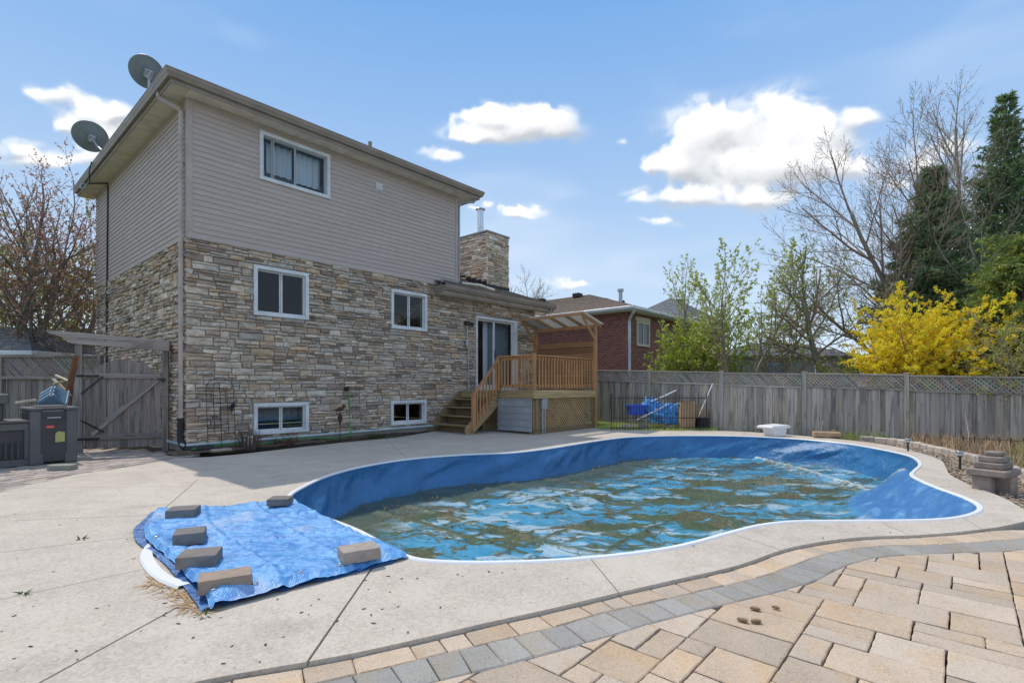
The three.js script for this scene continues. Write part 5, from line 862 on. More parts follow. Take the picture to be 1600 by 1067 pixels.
const winOn = (h, x0, x1, y0, y1, z, frame, side) => { const t = (g) => side ? g.rotateY(-Math.PI / 2) : g, w = part('window', [t(bx(x0, x1, y1 - 0.08, y1, z, z + 0.05)), t(bx(x0, x1, y0, y0 + 0.09, z, z + 0.06)), t(bx(x0, x0 + 0.08, y0 + 0.09, y1 - 0.08, z, z + 0.05)), t(bx(x1 - 0.08, x1, y0 + 0.09, y1 - 0.08, z, z + 0.05)), t(bx((x0 + x1) / 2 - 0.025, (x0 + x1) / 2 + 0.025, y0 + 0.09, y1 - 0.08, z, z + 0.04))], frame, h); part('pane', t(bx(x0 + 0.08, x1 - 0.08, y0 + 0.09, y1 - 0.08, z + 0.002, z + 0.015)), M.farGlass || (M.farGlass = mat([0.035, 0.045, 0.055], { roughness: 0.06 })), w); return w; };
{
  const cream = mat([0.66, 0.6, 0.47], { roughness: 0.6 }), vent = (roof, x, y, z) => part('roof_vent', [bx(x - 0.2, x + 0.2, y - 0.05, y + 0.16, z - 0.2, z + 0.2, 0.03)], M.blackSoft, roof);
  hipHouse('brick_house', 'red brick house with tan hip roof and white gutters beyond the deck', V3(4.42, 0, -19), TH, 10.64, 18, 4.0, 1.72, M.brick, M.shingle, M.white, (h, roof, y, m) => {
    winOn(h, 1.08, 2.14, 2.75, 3.72, -0.4, cream); part('lintel', bx(1.0, 2.22, 3.73, 3.9, -0.4, -0.36), cream, h); winOn(h, 5.2, 6.6, 2.6, 3.7, -0.4, cream);
    part('downspout', [...[V3(0.1, 4.05, 0.02), V3(0.12, 3.95, 0.0), V3(0.45, 3.7, -0.36), V3(0.48, -0.2, -0.36)].reduce((a, p, i, s) => i ? [...a, bar(s[i - 1], p, 0.08, 0.1, 0.015)] : a, [])], M.white, h);
    vent(roof, 4.6, y + 1.55, -m - 0.2); vent(roof, 4.7, y + 1.55, -m - 2.6); vent(roof, 6.2, y + 1.42, -m + 0.4);
    part('chimney_pipe', [std(new THREE.CylinderGeometry(0.09, 0.09, 0.9, 12)).translate(5.0, y + 1.2, -3.3), std(new THREE.CylinderGeometry(0.15, 0.15, 0.12, 12)).translate(5.0, y + 1.65, -3.3)], M.galv, roof);
  });
  hipHouse('grey_roofed_house', 'brick house with a grey hip roof behind the leafing shrub', V3(17.1, 0, -40).addScaledVector(U, -7.3), TH, 7.3, 6.3, 5.62, 2.05, M.brick, M.shingleGrey, M.white, (h, roof, y, m) => { winOn(h, 1.8, 3.2, 3.6, 4.8, -0.4, M.white); winOn(h, 4.4, 5.8, 3.6, 4.8, -0.4, M.white); vent(roof, 4.2, y + 1.85, -m + 0.3); });
  hipHouse('low_house', 'distant low brown brick house with grey roof seen between the trees', V3(18.6, 0, -45), 0, 11.8, 8, 3.7, 1.35, M.brickPale, M.shingleGrey, M.shingleGrey, (h, roof, y) => { winOn(h, 3.6, 5.2, 1.9, 3.1, -0.4, mat([0.16, 0.3, 0.5], { roughness: 0.5 })); winOn(h, 8.0, 9.4, 1.9, 3.1, -0.4, M.white); vent(roof, 5.2, y + 1.25, -3.8); vent(roof, 7.2, y + 1.25, -3.8); });
  hipHouse('garden_shed', 'small shed with a dark grey roof behind the left fence', V3(-17.4, 0, -13.6), 0, 4.75, 4.2, 1.98, 0.85, M.siding, M.shingleGrey, M.white);
}

// ---------------------------------------------------------------- trees and shrubs
const perp = (d) => { const a = Math.abs(d.y) < 0.9 ? V3(0, 1, 0) : V3(1, 0, 0); return a.cross(d).normalize(); };
function grow({ start = V3(0, 0, 0), dir = V3(0, 1, 0), len, r, kids, ratio = [0.6, 0.6, 0.55, 0.5], angle = [0.7, 0.7, 0.7, 0.8], from = [0.3, 0.2, 0.15, 0.1], up = 0.05, wander = 0.12, bark = [1, 1, 1], droop = 0, taper = 0.45, thin = 0.003 }) {
  const wood = [], ends = [], levels = kids.length;
  (function branch(p, d, L, rr, lev) {
    const n = lev === 0 ? 9 : lev === 1 ? 7 : lev === levels ? 3 : 5, pts = [p.clone()], dirs = [d.clone()]; let q = p.clone(), dd = d.clone();
    for (let i = 0; i < n; i++) { dd.add(V3(R(-1, 1), R(-1, 1), R(-1, 1)).multiplyScalar(wander * (lev ? 1.25 : 0.7))); dd.y += (lev ? up : up * 0.6) - droop * (lev > 1 ? 1 : 0); dd.normalize(); q = q.clone().addScaledVector(dd, L / n); pts.push(q); dirs.push(dd.clone()); }
    const rads = pts.map((_, i) => Math.max(thin, rr * lerp(1, lev === levels ? 0.4 : taper, i / n)));
    wood.push(tint(tube(pts, rads, lev === 0 ? 9 : lev === 1 ? 6 : lev === 2 ? 4 : 3, lev === 0), bark.map((b) => b * R(0.85, 1.1))));
    if (lev >= levels) { ends.push({ pts, dirs }); return; }
    const k = Math.max(1, Math.round(kids[lev] * R(0.8, 1.2)));
    for (let i = 0; i < k; i++) {
      const t = i === k - 1 ? 1 : lerp(from[lev], 1, (i + R(0.1, 0.9)) / k), f = t * n, i0 = Math.min(n - 1, Math.floor(f)), b = pts[i0].clone().lerp(pts[i0 + 1], f - i0), D0 = dirs[i0 + 1] || dirs[n], ax = perp(D0).applyAxisAngle(D0, i * 2.4 + R(-0.6, 0.6)), a = t === 1 ? R(0.05, 0.25) : angle[lev] * R(0.75, 1.25);
      branch(b, D0.clone().applyAxisAngle(ax, a), L * ratio[lev] * R(0.75, 1.15) * (1.15 - 0.45 * t), rads[i0] * lerp(0.42, 0.62, rnd()), lev + 1);
    }
  })(start, dir.clone().normalize(), len, r, 0);
  return { wood: merge(wood), ends };
}
function leafMB(list) {                                      // list: [position, direction, length, width, colour]
  const m = new MB();
  for (const [p, d, l, w, c] of list) { const s = perp(d).applyAxisAngle(d, R(0, 6.28)), n = s.clone().cross(d).multiplyScalar(w * 0.25), a = p, b = p.clone().addScaledVector(d, l * 0.5).addScaledVector(s, w / 2).add(n), e = p.clone().addScaledVector(d, l), f = p.clone().addScaledVector(d, l * 0.5).addScaledVector(s, -w / 2).add(n); const A = [a.x, a.y, a.z], B = [b.x, b.y, b.z], E = [e.x, e.y, e.z], Fq = [f.x, f.y, f.z]; m.tri(A, B, E, c); m.tri(A, E, Fq, c); }
  return m.geo();
}
const rdir = (up = 0) => V3(R(-1, 1), R(-1, 1) + up, R(-1, 1)).normalize();
const shade = (c, a = 0.7, b = 1.25) => { const k = R(a, b), h = R(-0.1, 0.1); return [c[0] * k * (1 + h), c[1] * k, c[2] * k * (1 - h)]; };
function foliage(ends, per, l, w, colours, up = 0.2, drop = 0) { const out = []; for (const { pts, dirs } of ends) { if (rnd() < drop) continue; for (let i = 0; i < per; i++) { const f = R(0.1, 1) * (pts.length - 1), i0 = Math.min(pts.length - 2, Math.floor(f)); out.push([pts[i0].clone().lerp(pts[i0 + 1], f - i0), dirs[i0 + 1].clone().multiplyScalar(0.6).add(rdir(up)).normalize(), l * R(0.6, 1.3), w * R(0.6, 1.3), shade(pick(colours))]); } } return leafMB(out); }
function tree(name, label, category, pos, specs, leaves, mt = M.leaf, group) {
  const t = thing(name, label, category, pos, 0, group), g = specs.map(grow);
  part(category === 'shrub' ? 'stems' : 'trunk', g.map((x) => x.wood), M.bark, t);
  if (leaves) part('crown', foliage(g.flatMap((x) => x.ends), ...leaves), mt, t);
  return t;
}
function conifer(label, pos, H, rad, colour, lowest = 0.06, gaps = 0.12) {
  const t = thing('spruce_tree', label, 'tree', pos), wood = [tube([V3(0, 0, 0), V3(0.05, H * 0.5, 0), V3(0, H, 0)], [H * 0.017, H * 0.011, 0.015], 8)], m = new MB();
  const spray = (p, d, l) => { for (let k = 0; k < 5; k++) { const a = d.clone().multiplyScalar(0.8).add(rdir(-0.05).multiplyScalar(0.8)).normalize(), s = perp(a).applyAxisAngle(a, R(0, 6.28)).multiplyScalar(l * R(0.11, 0.2)), L = l * R(0.6, 1.2), c = shade(colour, 0.5, 1.35), e = p.clone().addScaledVector(a, L), b = p.clone().add(s), f = p.clone().sub(s); m.tri([b.x, b.y, b.z], [e.x, e.y, e.z], [f.x, f.y, f.z], c); } };
  for (let y = H * lowest; y < H * 0.985; y += H * 0.016 * R(0.7, 1.3)) {
    const q = 1 - y / H, Lm = rad * Math.pow(q, 0.98) + 0.1, k = Math.round(4 + 5 * Math.sqrt(q)), ph = R(0, 6.28);
    for (let i = 0; i < k; i++) {
      if (rnd() < gaps) continue;
      const a = ph + i / k * 6.283 + R(-0.35, 0.35), L = Lm * R(0.5, 1.2), n = 6, pts = []; let el = R(0.0, 0.35) + (1 - q) * 0.5;
      for (let j = 0; j <= n; j++) { const f = j / n; pts.push(V3(Math.cos(a) * L * f, y + L * (Math.sin(el) * f - 0.42 * q * f * f + 0.18 * f * f * f), Math.sin(a) * L * f)); }
      wood.push(tube(pts, pts.map((_, j) => Math.max(0.004, 0.022 * q * (1 - j / n * 0.8))), 3, false));
      const st = Math.max(4, Math.round(L / 0.13)); for (let j = 1; j <= st; j++) { const f = j / st * n, i0 = Math.min(n - 1, Math.floor(f)), p = pts[i0].clone().lerp(pts[i0 + 1], f - i0), d = pts[i0 + 1].clone().sub(pts[i0]).normalize(); spray(p, d, 0.2); if (j > st * 0.25) for (const sd of [-1, 1]) { const side = V3(-Math.sin(a) * sd, -0.12, Math.cos(a) * sd), l2 = L * 0.34 * (1.15 - j / st) + 0.12; for (let u = 0.5; u <= 1; u += 0.5) spray(p.clone().addScaledVector(side, l2 * u), side.clone().add(d).normalize(), 0.19); } }
    }
  }
  part('trunk', wood, M.bark, t); part('crown', m.geo(), M.needle, t); return t;
}
{
  const base = (px, d, y = -0.1) => { const p = D(px, HY, d); p.y = y; return p; };
  // left: a maple in red bud, and yellow-green bushes below it
  seed = 501;
  tree('maple_tree', 'budding maple with red-brown leaf tips left of the house', 'tree', base(14, 15.5), [
    { dir: V3(0.05, 1, 0.05), len: 5.4, r: 0.16, kids: [9, 8, 8], angle: [0.75, 0.75, 0.8], from: [0.35, 0.15, 0.1], up: 0.06, bark: [1.0, 0.95, 0.9] },
    { dir: V3(-0.25, 1, 0.1), start: V3(-0.2, 0, 0), len: 4.8, r: 0.14, kids: [7, 7, 5], from: [0.4, 0.15, 0.1], up: 0.05, bark: [1.0, 0.95, 0.9] },
    { dir: V3(0.6, 1, 0.1), start: V3(0.25, 0.1, 0.1), len: 5.2, r: 0.1, kids: [10, 8, 7], angle: [0.7, 0.8, 0.8], from: [0.35, 0.15, 0.1], up: 0.04, bark: [1.0, 0.95, 0.9] },
    { dir: V3(0.95, 0.8, 0.1), start: V3(0.5, 0.4, 0.1), len: 4.4, r: 0.1, kids: [8, 7, 6], from: [0.3, 0.15, 0.1], up: 0.07, bark: [1.0, 0.95, 0.9] }],
    [7, 0.065, 0.045, [[0.5, 0.24, 0.18], [0.55, 0.3, 0.22], [0.42, 0.2, 0.15], [0.5, 0.36, 0.2]], 0.3]);
  tree('yellow_green_bush', 'yellow-green leafing bush under the red-budded maple behind the left fence', 'shrub', base(85, 17.5), [0, 1, 2, 3, 4, 5].map((i) => ({ start: V3(-2 + i * 0.8, 0, R(-0.4, 0.4)), dir: V3(R(-0.3, 0.3), 1, 0), len: R(3.2, 4.6), r: 0.05, kids: [12, 6], up: 0.04, angle: [0.7, 0.8], bark: [1, 0.95, 0.85] })), [16, 0.13, 0.09, [[0.36, 0.38, 0.05], [0.45, 0.42, 0.06], [0.24, 0.28, 0.05]], 0.3]);
  // right: from the shrub by the brick house to the edge of the picture
  seed = 777;
  tree('green_shrub', 'dense fresh green shrub above the fence in front of the brick house', 'shrub', base(1080, 17), Array.from({ length: 13 }, (_, i) => ({ start: V3(R(-0.95, 0.95), 0, R(-0.5, 0.5)), dir: V3(R(-0.28, 0.28), 1, R(-0.2, 0.2)), len: R(1.9, 3.1), r: 0.032, kids: [9, 6], ratio: [0.4, 0.55], from: [0.25, 0.1], up: 0.04, angle: [0.65, 0.8], bark: [1.5, 1.4, 1.1] })), [14, 0.11, 0.08, [[0.48, 0.54, 0.06], [0.4, 0.5, 0.06], [0.58, 0.56, 0.06], [0.25, 0.35, 0.06]], 0.35, 0.05]);
  const youngLeaf = [[0.5, 0.55, 0.14], [0.42, 0.5, 0.13], [0.56, 0.58, 0.18]];
  tree('young_tree', 'slender young tree in sparse leaf rising over the green shrub', 'tree', base(1072, 17.8), [{ dir: V3(0.02, 1, 0), len: 4.3, r: 0.05, kids: [10, 6, 4], ratio: [0.36, 0.5, 0.5], angle: [0.5, 0.6, 0.7], from: [0.45, 0.2, 0.1], up: 0.08, bark: [1.4, 1.35, 1.25] }, { dir: V3(0.14, 1, 0), start: V3(0.3, 0, 0), len: 4.1, r: 0.045, kids: [9, 6, 4], ratio: [0.36, 0.5, 0.5], angle: [0.5, 0.6, 0.7], from: [0.45, 0.2, 0.1], up: 0.08, bark: [1.4, 1.35, 1.25] }], [7, 0.085, 0.055, youngLeaf, 0.2, 0.3]);
  tree('young_tree', 'many-stemmed young tree in sparse leaf right of the green shrub', 'tree', base(1146, 15.8), [{ dir: V3(-0.12, 1, 0), len: 4.2, r: 0.055, kids: [9, 7, 5], ratio: [0.42, 0.5, 0.5], angle: [0.55, 0.65, 0.7], from: [0.35, 0.2, 0.1], up: 0.07, bark: [1.3, 1.25, 1.1] }, { dir: V3(0.38, 1, 0.05), start: V3(0.1, 0, 0), len: 4.4, r: 0.06, kids: [10, 7, 5], ratio: [0.42, 0.5, 0.5], angle: [0.55, 0.65, 0.7], from: [0.3, 0.2, 0.1], up: 0.06, bark: [1.3, 1.25, 1.1] }], [7, 0.09, 0.06, youngLeaf, 0.2, 0.3]);
  tree('young_tree', 'leaning young tree with two crossing stems before the low house', 'tree', base(1200, 16.2), [{ dir: V3(0.42, 1, 0), len: 3.9, r: 0.06, kids: [10, 7, 5], ratio: [0.45, 0.5, 0.5], angle: [0.6, 0.65, 0.7], from: [0.25, 0.2, 0.1], up: 0.05, bark: [1.3, 1.25, 1.1] }, { dir: V3(0.1, 1, 0), len: 2.8, r: 0.04, kids: [8, 6, 4], ratio: [0.45, 0.5, 0.5], from: [0.3, 0.2, 0.1], up: 0.06, bark: [1.3, 1.25, 1.1] }], [4, 0.08, 0.05, youngLeaf, 0.2, 0.4]);
  tree('leaning_tree', 'tree with one stout trunk leaning left in fine pale leaf, beside the round bush', 'tree', base(1312, 15.2), [{ dir: V3(-0.36, 1, 0), len: 4.1, r: 0.115, kids: [11, 8, 6], ratio: [0.48, 0.5, 0.5], angle: [0.9, 0.7, 0.7], from: [0.5, 0.2, 0.1], up: 0.03, bark: [1.1, 1.05, 0.85] }], [5, 0.075, 0.05, [[0.4, 0.43, 0.14], [0.32, 0.37, 0.12]], 0.2, 0.3]);
  tree('round_bush', 'small round light green bush just above the fence', 'shrub', base(1302, 13.4), Array.from({ length: 8 }, () => ({ start: V3(R(-0.25, 0.25), 0.3, R(-0.2, 0.2)), dir: V3(R(-0.5, 0.5), 1, R(-0.4, 0.4)), len: R(1.0, 1.45), r: 0.02, kids: [8, 6], ratio: [0.35, 0.5], up: 0.04, bark: [1, 1, 0.9] })), [12, 0.07, 0.045, [[0.3, 0.34, 0.08], [0.38, 0.38, 0.1]], 0.4]);
  // forsythia
  {
    const t = thing('forsythia_bush', 'big forsythia bush in bright yellow flower spilling over the fence', 'shrub', base(1448, 13.2), 0), g = Array.from({ length: 36 }, () => { const a = R(0, 6.28), q = R(0.08, 0.52); return grow({ start: V3(R(-0.55, 0.55), 0, R(-0.3, 0.3)), dir: V3(Math.cos(a) * q * 1.15, 1, Math.sin(a) * q * 0.8), len: R(2.0, 3.15), r: 0.02, kids: [11, 4], ratio: [0.34, 0.5], angle: [0.6, 0.7], from: [0.35, 0.2], up: -0.035, wander: 0.1, bark: [1.2, 1.05, 0.8] }); });
    part('stems', g.map((x) => x.wood), M.bark, t);
    const out = []; for (const { pts } of g.flatMap((x) => x.ends)) for (let i = 0; i < 20; i++) { const f = R(0, 1) * (pts.length - 1), i0 = Math.min(pts.length - 2, Math.floor(f)), p = pts[i0].clone().lerp(pts[i0 + 1], f - i0).add(rdir().multiplyScalar(0.03)), c = shade(pick([[1, 0.85, 0.015], [1, 0.92, 0.03], [0.95, 0.74, 0.01]]), 0.9, 1.0); for (let k = 0; k < 3; k++) out.push([p, rdir(0.2), R(0.035, 0.065), 0.032, c]); if (rnd() < 0.05) out.push([p, rdir(0.3), 0.06, 0.03, shade([0.16, 0.2, 0.03])]); }
    part('flowers', leafMB(out), M.petal, t);
  }
  // the bare trees
  seed = 909;
  const bareBark = [1.35, 1.25, 1.15], bud = [[0.3, 0.2, 0.12], [0.26, 0.18, 0.11]];
  tree('bare_tree', 'large bare tree with fine upswept twigs spreading left of the shorter spruce', 'tree', base(1462, 16.2), [
    { dir: V3(-0.45, 1, 0.05), len: 7.2, r: 0.11, kids: [10, 7, 6, 5], ratio: [0.48, 0.5, 0.5, 0.55], angle: [0.6, 0.6, 0.65, 0.7], from: [0.3, 0.2, 0.15, 0.1], up: 0.05, wander: 0.08, bark: bareBark, thin: 0.004 },
    { dir: V3(-0.12, 1, 0), start: V3(0.1, 0, 0.1), len: 7.4, r: 0.1, kids: [10, 7, 6, 5], ratio: [0.46, 0.5, 0.5, 0.55], angle: [0.55, 0.6, 0.65, 0.7], from: [0.3, 0.2, 0.15, 0.1], up: 0.07, wander: 0.08, bark: bareBark, thin: 0.004 },
    { dir: V3(-0.95, 0.9, 0.15), start: V3(-0.1, 0.3, 0), len: 5.2, r: 0.075, kids: [9, 8, 6, 4], ratio: [0.5, 0.5, 0.5, 0.55], from: [0.25, 0.2, 0.15, 0.1], up: 0.05, wander: 0.1, bark: bareBark, thin: 0.004 }], [1, 0.05, 0.028, bud, 0.3, 0.5]);
  tree('bare_tree', 'tall thin bare tree between the two spruces at the right', 'tree', base(1512, 21), [{ dir: V3(0.02, 1, 0), len: 12.2, r: 0.11, kids: [18, 8, 6], ratio: [0.24, 0.5, 0.5], angle: [0.5, 0.6, 0.65], from: [0.3, 0.2, 0.1], up: 0.05, wander: 0.05, bark: bareBark, thin: 0.005 }, { dir: V3(0.12, 1, 0), start: V3(0.3, 0, 0), len: 9.5, r: 0.08, kids: [14, 7, 6], ratio: [0.26, 0.5, 0.5], from: [0.3, 0.2, 0.1], up: 0.05, wander: 0.06, bark: bareBark, thin: 0.005 }], [1, 0.07, 0.04, bud, 0.3, 0.4]);
  tree('bare_tree', 'tangled bare tree with pale crooked limbs in front of the spruces', 'tree', base(1530, 14.8), [{ dir: V3(-0.1, 1, 0), len: 5.0, r: 0.06, kids: [6, 4, 4], ratio: [0.5, 0.5, 0.5], from: [0.3, 0.2, 0.1], up: 0.03, wander: 0.18, bark: [1.7, 1.55, 1.4] }, { dir: V3(0.3, 1, 0.1), start: V3(0.3, 0, 0), len: 4.6, r: 0.05, kids: [5, 4, 4], ratio: [0.5, 0.5, 0.5], from: [0.3, 0.2, 0.1], up: 0.03, wander: 0.18, bark: [1.7, 1.55, 1.4] }], null);
  tree('distant_tree', 'far bare tree tip showing over the lower roof of the house', 'tree', base(822, 46), [{ dir: V3(0, 1, 0), len: 8.6, r: 0.16, kids: [9, 8, 7], ratio: [0.42, 0.5, 0.5], from: [0.4, 0.2, 0.1], up: 0.06, bark: bareBark, thin: 0.012 }], null);
  // conifers and the cedar
  seed = 333;
  conifer('tallest spruce with drooping dark green branches at the right edge', base(1572, 21), 13.2, 3.3, [0.18, 0.28, 0.1], 0.05, 0.22);
  conifer('shorter dense spruce behind the yellow forsythia and the bare tree', base(1458, 15.7), 7.9, 2.5, [0.19, 0.28, 0.12], 0.04, 0.24);
  conifer('distant spruce tip just over the tan roof of the brick house', base(972, 52), 9.9, 2.0, [0.08, 0.12, 0.07], 0.3, 0.1);
  {
    const t = thing('cedar_tree', 'bright green cedar with dense fan-like sprays at the right edge above the fence', 'tree', base(1604, 12.6), 0), wood = [tube([V3(0, 0, 0), V3(-0.1, 2.5, 0), V3(0.1, 5, 0)], [0.13, 0.1, 0.04], 8)], m = new MB();
    const fan = (p, out, c) => { const side = perp(out).applyAxisAngle(out, R(0, 6.28)); for (let k = 0; k < 6; k++) { const a = out.clone().addScaledVector(side, R(-0.9, 0.9)).add(rdir(-0.1).multiplyScalar(0.35)).normalize(), L = R(0.05, 0.14), s = perp(a).applyAxisAngle(a, R(0, 6.28)).multiplyScalar(R(0.008, 0.018)), e = p.clone().addScaledVector(a, L), b = p.clone().addScaledVector(a, L * 0.45), q = shade(c, 0.85, 1.15); m.tri([p.x, p.y, p.z], [b.x + s.x, b.y + s.y, b.z + s.z], [e.x, e.y, e.z], q); m.tri([p.x, p.y, p.z], [e.x, e.y, e.z], [b.x - s.x, b.y - s.y, b.z - s.z], q); } };
    for (let i = 0; i < 420; i++) { const y = R(0.6, 4.9), q = clamp(1 - (y - 0.9) / 4.3), L = (0.45 + 1.8 * Math.pow(q, 0.85)) * R(0.45, 1.15), a = R(0, 6.28), n = 5, pts = [], el = R(-0.3, 0.55); for (let j = 0; j <= n; j++) { const f = j / n; pts.push(V3(Math.cos(a) * L * f, y + L * (el * f - 0.35 * f * f), Math.sin(a) * L * f)); } wood.push(tube(pts, pts.map((_, j) => 0.014 * (1 - j / n * 0.8)), 3, false)); const st = Math.round(L / 0.075); for (let j = 1; j <= st; j++) { const f = lerp(0.3, 1, j / st) * n, i0 = Math.min(n - 1, Math.floor(f)), p = pts[i0].clone().lerp(pts[i0 + 1], f - i0), d = pts[i0 + 1].clone().sub(pts[i0]).normalize(), c = shade(pick([[0.32, 0.39, 0.06], [0.24, 0.33, 0.06], [0.42, 0.46, 0.07], [0.17, 0.25, 0.06]]), 0.7, 1.2); for (let u = 0; u < 4; u++) fan(p.clone().add(rdir().multiplyScalar(R(0.02, 0.16))), d.clone().add(rdir().multiplyScalar(0.9)).normalize(), c); } }
    part('trunk', wood, M.bark, t); part('crown', m.geo(), M.needle, t);
  }
  tree('overhanging_shrub', 'twiggy shrub in yellow-green leaf hanging over the fence at the right edge', 'shrub', base(1625, 10.9), Array.from({ length: 7 }, (_, i) => ({ start: V3(R(-0.2, 0.5), 0, R(-0.2, 0.2)), dir: V3(R(-0.5, 0.2), 1, R(-0.1, 0.4)), len: R(1.9, 2.7), r: 0.022, kids: [9, 6], ratio: [0.42, 0.5], from: [0.45, 0.1], up: -0.02, wander: 0.14, bark: [1.4, 1.3, 1.1] })), [8, 0.06, 0.04, [[0.44, 0.45, 0.07], [0.32, 0.36, 0.07]], 0.1, 0.2]);
}

// ---------------------------------------------------------------- things against the house wall
seed = 1201;
const wallAt = (px, py, n) => { const [s] = onFront(px, py, n); return s; };
{
  const s0 = wallAt(323, 650, 0.16), s1 = wallAt(366, 650, 0.16), w = s1 - s0, t = thing('garden_trellis', 'thin black wire trellis with arched top leaning on the stone wall', 'trellis', HW(s0, 0, 0.2), TH), top = 1.16;
  const wire = (a, b) => tube([V3(...a), V3(...b)], 0.0055, 6), arcp = Array.from({ length: 15 }, (_, i) => { const a = Math.PI * (1 - i / 14); return V3(w / 2 + Math.cos(a) * w / 2, top + Math.sin(a) * 0.2, -0.1); });
  part('frame', [wire([0, 0, 0.02], [0, top, -0.1]), wire([w, 0, 0.02], [w, top, -0.1]), tube(arcp, 0.0065, 6)], M.black, t);
  for (let i = 1; i < 4; i++) part('wire', wire([w * i / 4, 0.02 + (i % 2) * 0.28, 0.0], [w * i / 4, top + 0.02, -0.1]), M.black, t);
  for (const y of [0.3, 0.58, 0.88, top]) part('cross_wire', wire([0, y, 0.02 - 0.12 * y / top], [w, y, 0.02 - 0.12 * y / top]), M.black, t);
  part('ornament', [std(new THREE.SphereGeometry(0.045, 8, 6).scale(1.4, 0.6, 0.5)).translate(w * 0.95, 0.82, -0.06), std(new THREE.ConeGeometry(0.05, 0.12, 6).rotateZ(1.1)).translate(w * 0.84, 0.78, -0.06), std(new THREE.ConeGeometry(0.04, 0.1, 6).rotateZ(-0.6)).translate(w * 1.0, 0.88, -0.06)], M.black, t);
  const st = thing('flat_stone', 'flat pale stone by the downspout elbow at the house corner', 'stone', HW(0.42, 0.0, 0.42), TH); part('slab', tint(cbox(0.34, 0.055, 0.16, 0.02).translate(0, 0.025, 0), [1.4, 1.25, 1.15]), M.block, st);
}
{
  const s = wallAt(391, 695, 0.3), o = thing('owl_figurine', 'small white owl figurine standing at the foot of the wall', 'figurine', HW(s, 0.01, 0.3), TH + 0.3);
  part('body', lathe([[0, 0], [0.052, 0], [0.062, 0.05], [0.06, 0.11], [0.045, 0.15], [0, 0.16]], 18), M.owl = mat([0.62, 0.57, 0.45], { map: smudge, roughness: 0.8 }), o);
  part('head', [lathe([[0, 0.135], [0.045, 0.145], [0.056, 0.18], [0.047, 0.215], [0, 0.226]], 18), std(new THREE.ConeGeometry(0.014, 0.03, 6)).translate(-0.03, 0.23, 0), std(new THREE.ConeGeometry(0.014, 0.03, 6)).translate(0.03, 0.23, 0)], M.owl, o);
  for (const x of [-0.021, 0.021]) part('eye', std(new THREE.SphereGeometry(0.012, 10, 8)).translate(x, 0.19, 0.047), M.black, o);
}
{
  const s = wallAt(531, 680, 0.22), t = thing('garden_stake', 'rusty metal garden stake with a bird on a twisted spindle', 'garden stake', HW(s, 0, 0.22), TH);
  part('rod', tube([V3(0, -0.05, 0), V3(0, 0.5, 0)], 0.009, 6), M.rust, t);
  part('spindle', lathe([[0, 0.3], [0.02, 0.38], [0.055, 0.5], [0.03, 0.58], [0, 0.62]], 6), M.rust, t);
  part('bird', [std(new THREE.SphereGeometry(1, 14, 10).scale(0.1, 0.045, 0.05).rotateZ(0.25)).translate(0.0, 0.69, 0), std(new THREE.SphereGeometry(0.038, 10, 8)).translate(0.09, 0.75, 0), std(new THREE.ConeGeometry(0.012, 0.05, 6).rotateZ(-1.3)).translate(0.135, 0.755, 0), std(new THREE.ConeGeometry(0.035, 0.13, 5).rotateZ(1.7)).translate(-0.13, 0.665, 0), tube([V3(0, 0.6, 0), V3(0, 0.68, 0)], 0.008, 5)], M.rust, t);
}
{
  const [s, y] = onFront(542, 607, 0.08), h = thing('garden_hose', 'bright green garden hose hanging from a wall tap and along the wall', 'hose', HW(s, 0, 0.1), TH), pts = [V3(0, y - 0.06, 0), V3(0.02, y - 0.3, 0.0), V3(0.05, 0.4, 0.02), V3(0.04, 0.12, 0.05), V3(-0.15, 0.05, 0.07), V3(-0.7, 0.07, 0.04), V3(-1.4, 0.11, 0.05), V3(-2.0, 0.05, 0.08), V3(-2.6, 0.1, 0.05), V3(-3.2, 0.06, 0.09)];
  part('hose', tube(curve(pts, 80), 0.011, 8), M.hose, h); part('tap', [bx(-0.03, 0.03, y - 0.06, y + 0.02, -0.1, 0.02, 0.01), bx(-0.05, 0.05, y + 0.02, y + 0.04, -0.03, 0.0)], M.blackSoft, h);
}
const tuft = (name, label, pos, n, h, spread, cols, mt = M.leaf, cat = 'plant', lean = 0.5) => { const m = new MB(); for (let i = 0; i < n; i++) { const a = R(0, 6.28), q = Math.sqrt(rnd()) * spread, x = Math.cos(a) * q, z = Math.sin(a) * q, L = h * R(0.5, 1.15), d = V3(Math.cos(a) * R(0, lean), 1, Math.sin(a) * R(0, lean)).normalize(), s = perp(d).applyAxisAngle(d, R(0, 6.28)).multiplyScalar(0.006 + h * 0.012), c = shade(pick(cols)), b = V3(x, -0.01, z), k = b.clone().addScaledVector(d, L * 0.55), e = b.clone().addScaledVector(d, L).add(V3(Math.cos(a), -0.4, Math.sin(a)).multiplyScalar(L * lean * 0.35)); const A = (v, sg) => [v.x + s.x * sg, v.y + s.y * sg, v.z + s.z * sg]; m.quad(A(b, -1), A(b, 1), A(k, 0.8), A(k, -0.8), c); m.tri(A(k, -0.8), A(k, 0.8), [e.x, e.y, e.z], c); } const o = part(name, m.geo(), mt, scene); o.position.copy(pos); return tag(o, label, cat); };
const GREENS = [[0.1, 0.17, 0.03], [0.14, 0.21, 0.04], [0.07, 0.12, 0.03]], STRAW = [[0.52, 0.37, 0.22], [0.42, 0.28, 0.17], [0.34, 0.22, 0.14], [0.58, 0.44, 0.27]], TWIG = [[0.1, 0.07, 0.06], [0.14, 0.1, 0.08]];
tuft('dry_perennial', 'dead brown stems of a plant in front of the wire trellis', HW(0.95, 0, 0.33), 60, 0.42, 0.2, TWIG, M.litter, 'plant', 0.35);
